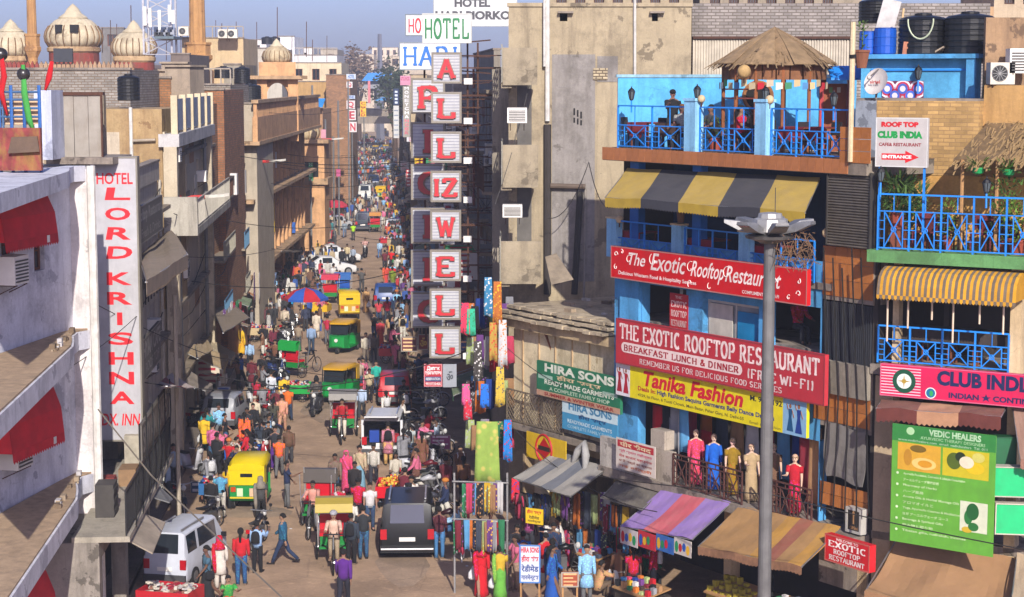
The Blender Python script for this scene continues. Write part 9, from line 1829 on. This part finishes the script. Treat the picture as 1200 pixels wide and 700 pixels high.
for i,(px,py,d,w_,h,c_,nm_,lb)in enumerate(((690,628,-1.2,1.1,.9,'8c5c30','counter','brown wooden counter with slanted magazine tray'),(740,690,-2.2,1.6,.7,'3c342c','counter','dark covered stall table under the poster awning'),(850,672,-1.2,1.6,1.2,'a8982c','goods_rack','rack of yellow flower garlands and bangles under the brown awning'),(918,690,-1.6,1.5,1.4,'4c4c48','glass_shelf','glass shelf with small silver gifts under the brown awning'),(820,690,-2.0,1.2,.6,'5c4434','counter','low stall with green herbs left of the lamp mast'))):
 x=E.u(px,py,d);o=thing(nm_,lb,'stall',(x,d,0),E);MB(E).box(x-w_/2,x+w_/2,d,d+.8,0,h*.75).build('cabinet',mat(c_,.8,.2,3,.2),o);m=MB(E);m.prism([(x-w_/2,d-.1,h*.76),(x+w_/2,d-.1,h*.76),(x+w_/2,d+.8,h),(x-w_/2,d+.8,h)],(0,0,.04));m.build('tray',WOODL,o)
 for k in range(22):m=MB(E);a,b_=x-w_/2+.1+(w_-.2)*(k%6)/5,d+.05+.2*(k//6);z=h*.76+.04+(b_-d)*.3*h;m.box(a-.07,a+.07,b_-.06,b_+.06,z,z+rs.uniform(.06,.2));m.build('goods',cloth(('a8982c' if i==2 else '3c7c34' if i==4 and k%2 else CK[(k*3+i)%16])),o)
for i in range(46):
 l,t_=rs.uniform(-6.5,4),rs.uniform(36,80);p=S(l,t_,.004);m=MB();s_=rs.uniform(.03,.09);m.prism([(p.x,p.y,.004),(p.x+s_,p.y+.02,.004),(p.x+s_,p.y+s_,.006),(p.x,p.y+s_,.004)],(0,0,.01));m.build('litter',mat(rs.choice(['b8b0a0','8c7c6c','c0c0c0','5c4c40']),.9,.1,3,0),None,'scrap of litter lying flat on the brown road','litter','litter scraps on the road')
# ---- awnings, boards and bundles along both rows, further up the street
CT=[('grey','77706a'),('brown','6c543c'),('blue','2c6ca8'),('tan','a08a64'),('green','3c6c48'),('red','98242c'),('cream','b8a888'),('orange','b06c2c')]
for side,fr_,n in(('left',LSF,20),('right',RSF,20)):
 for i in range(n):
  t_=(60 if side=='left' else 54)*K+(150*K)*(i/n)**1.25;u=t_ if side=='left' else-t_;cn,cc=CT[(i*3+(side=='right'))%8];w_=rs.uniform(2,3.4);z=rs.uniform(2.6,3.4);dp=rs.uniform(1.0,1.9)
  if side=='left' and 108<t_<160:u0_=-.1
  awning(fr_,(u-w_/2,-.1,z),(u+w_/2,-.1,z),(u-w_/2,-dp,z-rs.uniform(.4,.8)),(u+w_/2,-dp,z-rs.uniform(.4,.8)),f'faded {cn} shop awning on the {side} row, {ordn[i]} up the street',[mat(cc,.95,.2,2,.3,kind='dusty')],.2,.08,n=5,group=f'shop awnings of the {side} row')
 for i in range(n):
  t_=(98 if side=='left' else 58)*K+(110*K)*(i/n)**1.2;l=-8.1+rs.uniform(.5,1.6)if side=='left' else 4.7-rs.uniform(.4,1.4);q_=S(l,t_/K);f_=Fr((q_.x,q_.y),rs.uniform(-12,12));z=rs.uniform(3.4,9.5);w_,h_=rs.choice([(.7,2.2),(1.4,.8),(.9,1.1),(.5,1.6)]);cn,cc=rs.choice([('white','c0bcb8'),('red','a81c28'),('yellow','c8a41c'),('blue','24549c'),('green','1c7c4c'),('white','b8b8bc')])
  o=thing('sign_board',f'{cn} projecting shop sign on the {side} row, {ordn[i]} up the street','sign',(0,0,z),f_,f'projecting signs of the {side} row');MB(f_).box(-w_/2,w_/2,0,.12,z,z+h_).build('panel',paint(cc),o)
  m=MB(f_);k=5
  for j in range(k):m.box(-w_*.36,w_*rs.uniform(.1,.38),-.006,-.001,z+h_*(j+.3)/k,z+h_*(j+.7)/k)
  pl_=m.build('printed_lines',paint('a01c2c' if cn!='red' else 'd0c8c0'),o);pl_['kind']='stuff'
  m=MB(f_);e_=-1.5 if side=='left' else 1.5;m.bar((0,.06,z+h_-.1),(e_,.06,z+h_-.1),.04);m.build('bracket',RUST,o)
for i,(l,t_,w_,d_,c_)in enumerate(((-3,39,1.6,2.4,'9a8068'),(.8,44,1.2,3.4,'96806a'),(-4.4,50,2.2,1.3,'94806a'),(-1.2,56,1.0,4.0,'967e66'),(2.6,33,2.6,1.0,'98826c'),(-2.2,66,1.6,5,'947e68'),(0,76,1.2,6,'a08e7c'))):
 m=MB();n=11;m.add([tuple(S(l+w_*rs.uniform(.8,1.1)*math.cos(6.283*k/n)/1.4,t_+d_/K*rs.uniform(.85,1.1)*math.sin(6.283*k/n)/1.4,.004))for k in range(n)],[tuple(range(n))]);setting('road_patch',m,mat(c_,.95,.25,1,.3,kind='road'))
for i in range(22):
 a,b_=S(-7.6,46+5*i),S(-7.5+(i%3==0)*11.8,50+5*i+(i%4));z=5.5+(i*7%5)*1.1;wire([(a.x,a.y,z),(b_.x,b_.y,z+.5)],.4 if i%3 else .9,f'black street wire {"crossing the lane" if i % 3 == 0 else "along the left row"}, {ordn[i % 20]} of {"the nearer wires" if i < 20 else "the far wires"}',.018,'1c1a18',group='street wires')
for i in range(16):
 a,b_=S(4.4,50+4*i),S(3.6-(i%4==0)*10,54+4*i+i%3);z=4.5+(i*5%7)*1.2;wire([(a.x,a.y,z),(b_.x,b_.y,z-.4)],.5,f'sagging cable on the right row, {ordn[i]} up the street',.018,'1c1a18',group='right row cables')
for i in range(5):
 px=965+12*i;wire([tuple(E.w(E.u(px,300,-.3),-.3-.03*i,E.z(px,290+12*(i%3),-.3))),tuple(E.w(E.u(px+6-i,480,-.4),-.4,E.z(px,470,-.4))),tuple(E.w(E.u(px-4+2*i,640,-.5),-.5,E.z(px,600+6*(i%4),-.5)))],.1,f'black cable hanging down the tiled pier, {ordn[i]} from the left',.02,'181614',group='cables on the tiled pier')
# ==================== the air
hm=bpy.data.materials.new('haze_material');hm.use_nodes=True;hn=hm.node_tree;hn.nodes.remove(hn.nodes['Principled BSDF'])
pv_=hn.nodes.new('ShaderNodeVolumePrincipled');pv_.inputs['Color'].default_value=(.80,.86,1,1);pv_.inputs['Density'].default_value=.0006;pv_.inputs['Anisotropy'].default_value=.1
hn.links.new(pv_.outputs[0],hn.nodes['Material Output'].inputs['Volume'])
m=MB();m.box(-260,300,-8,900,-2.2,34);hz=m.build('haze',hm,kind='stuff')
sc.cycles.volume_bounces=0;sc.cycles.volume_step_rate=8
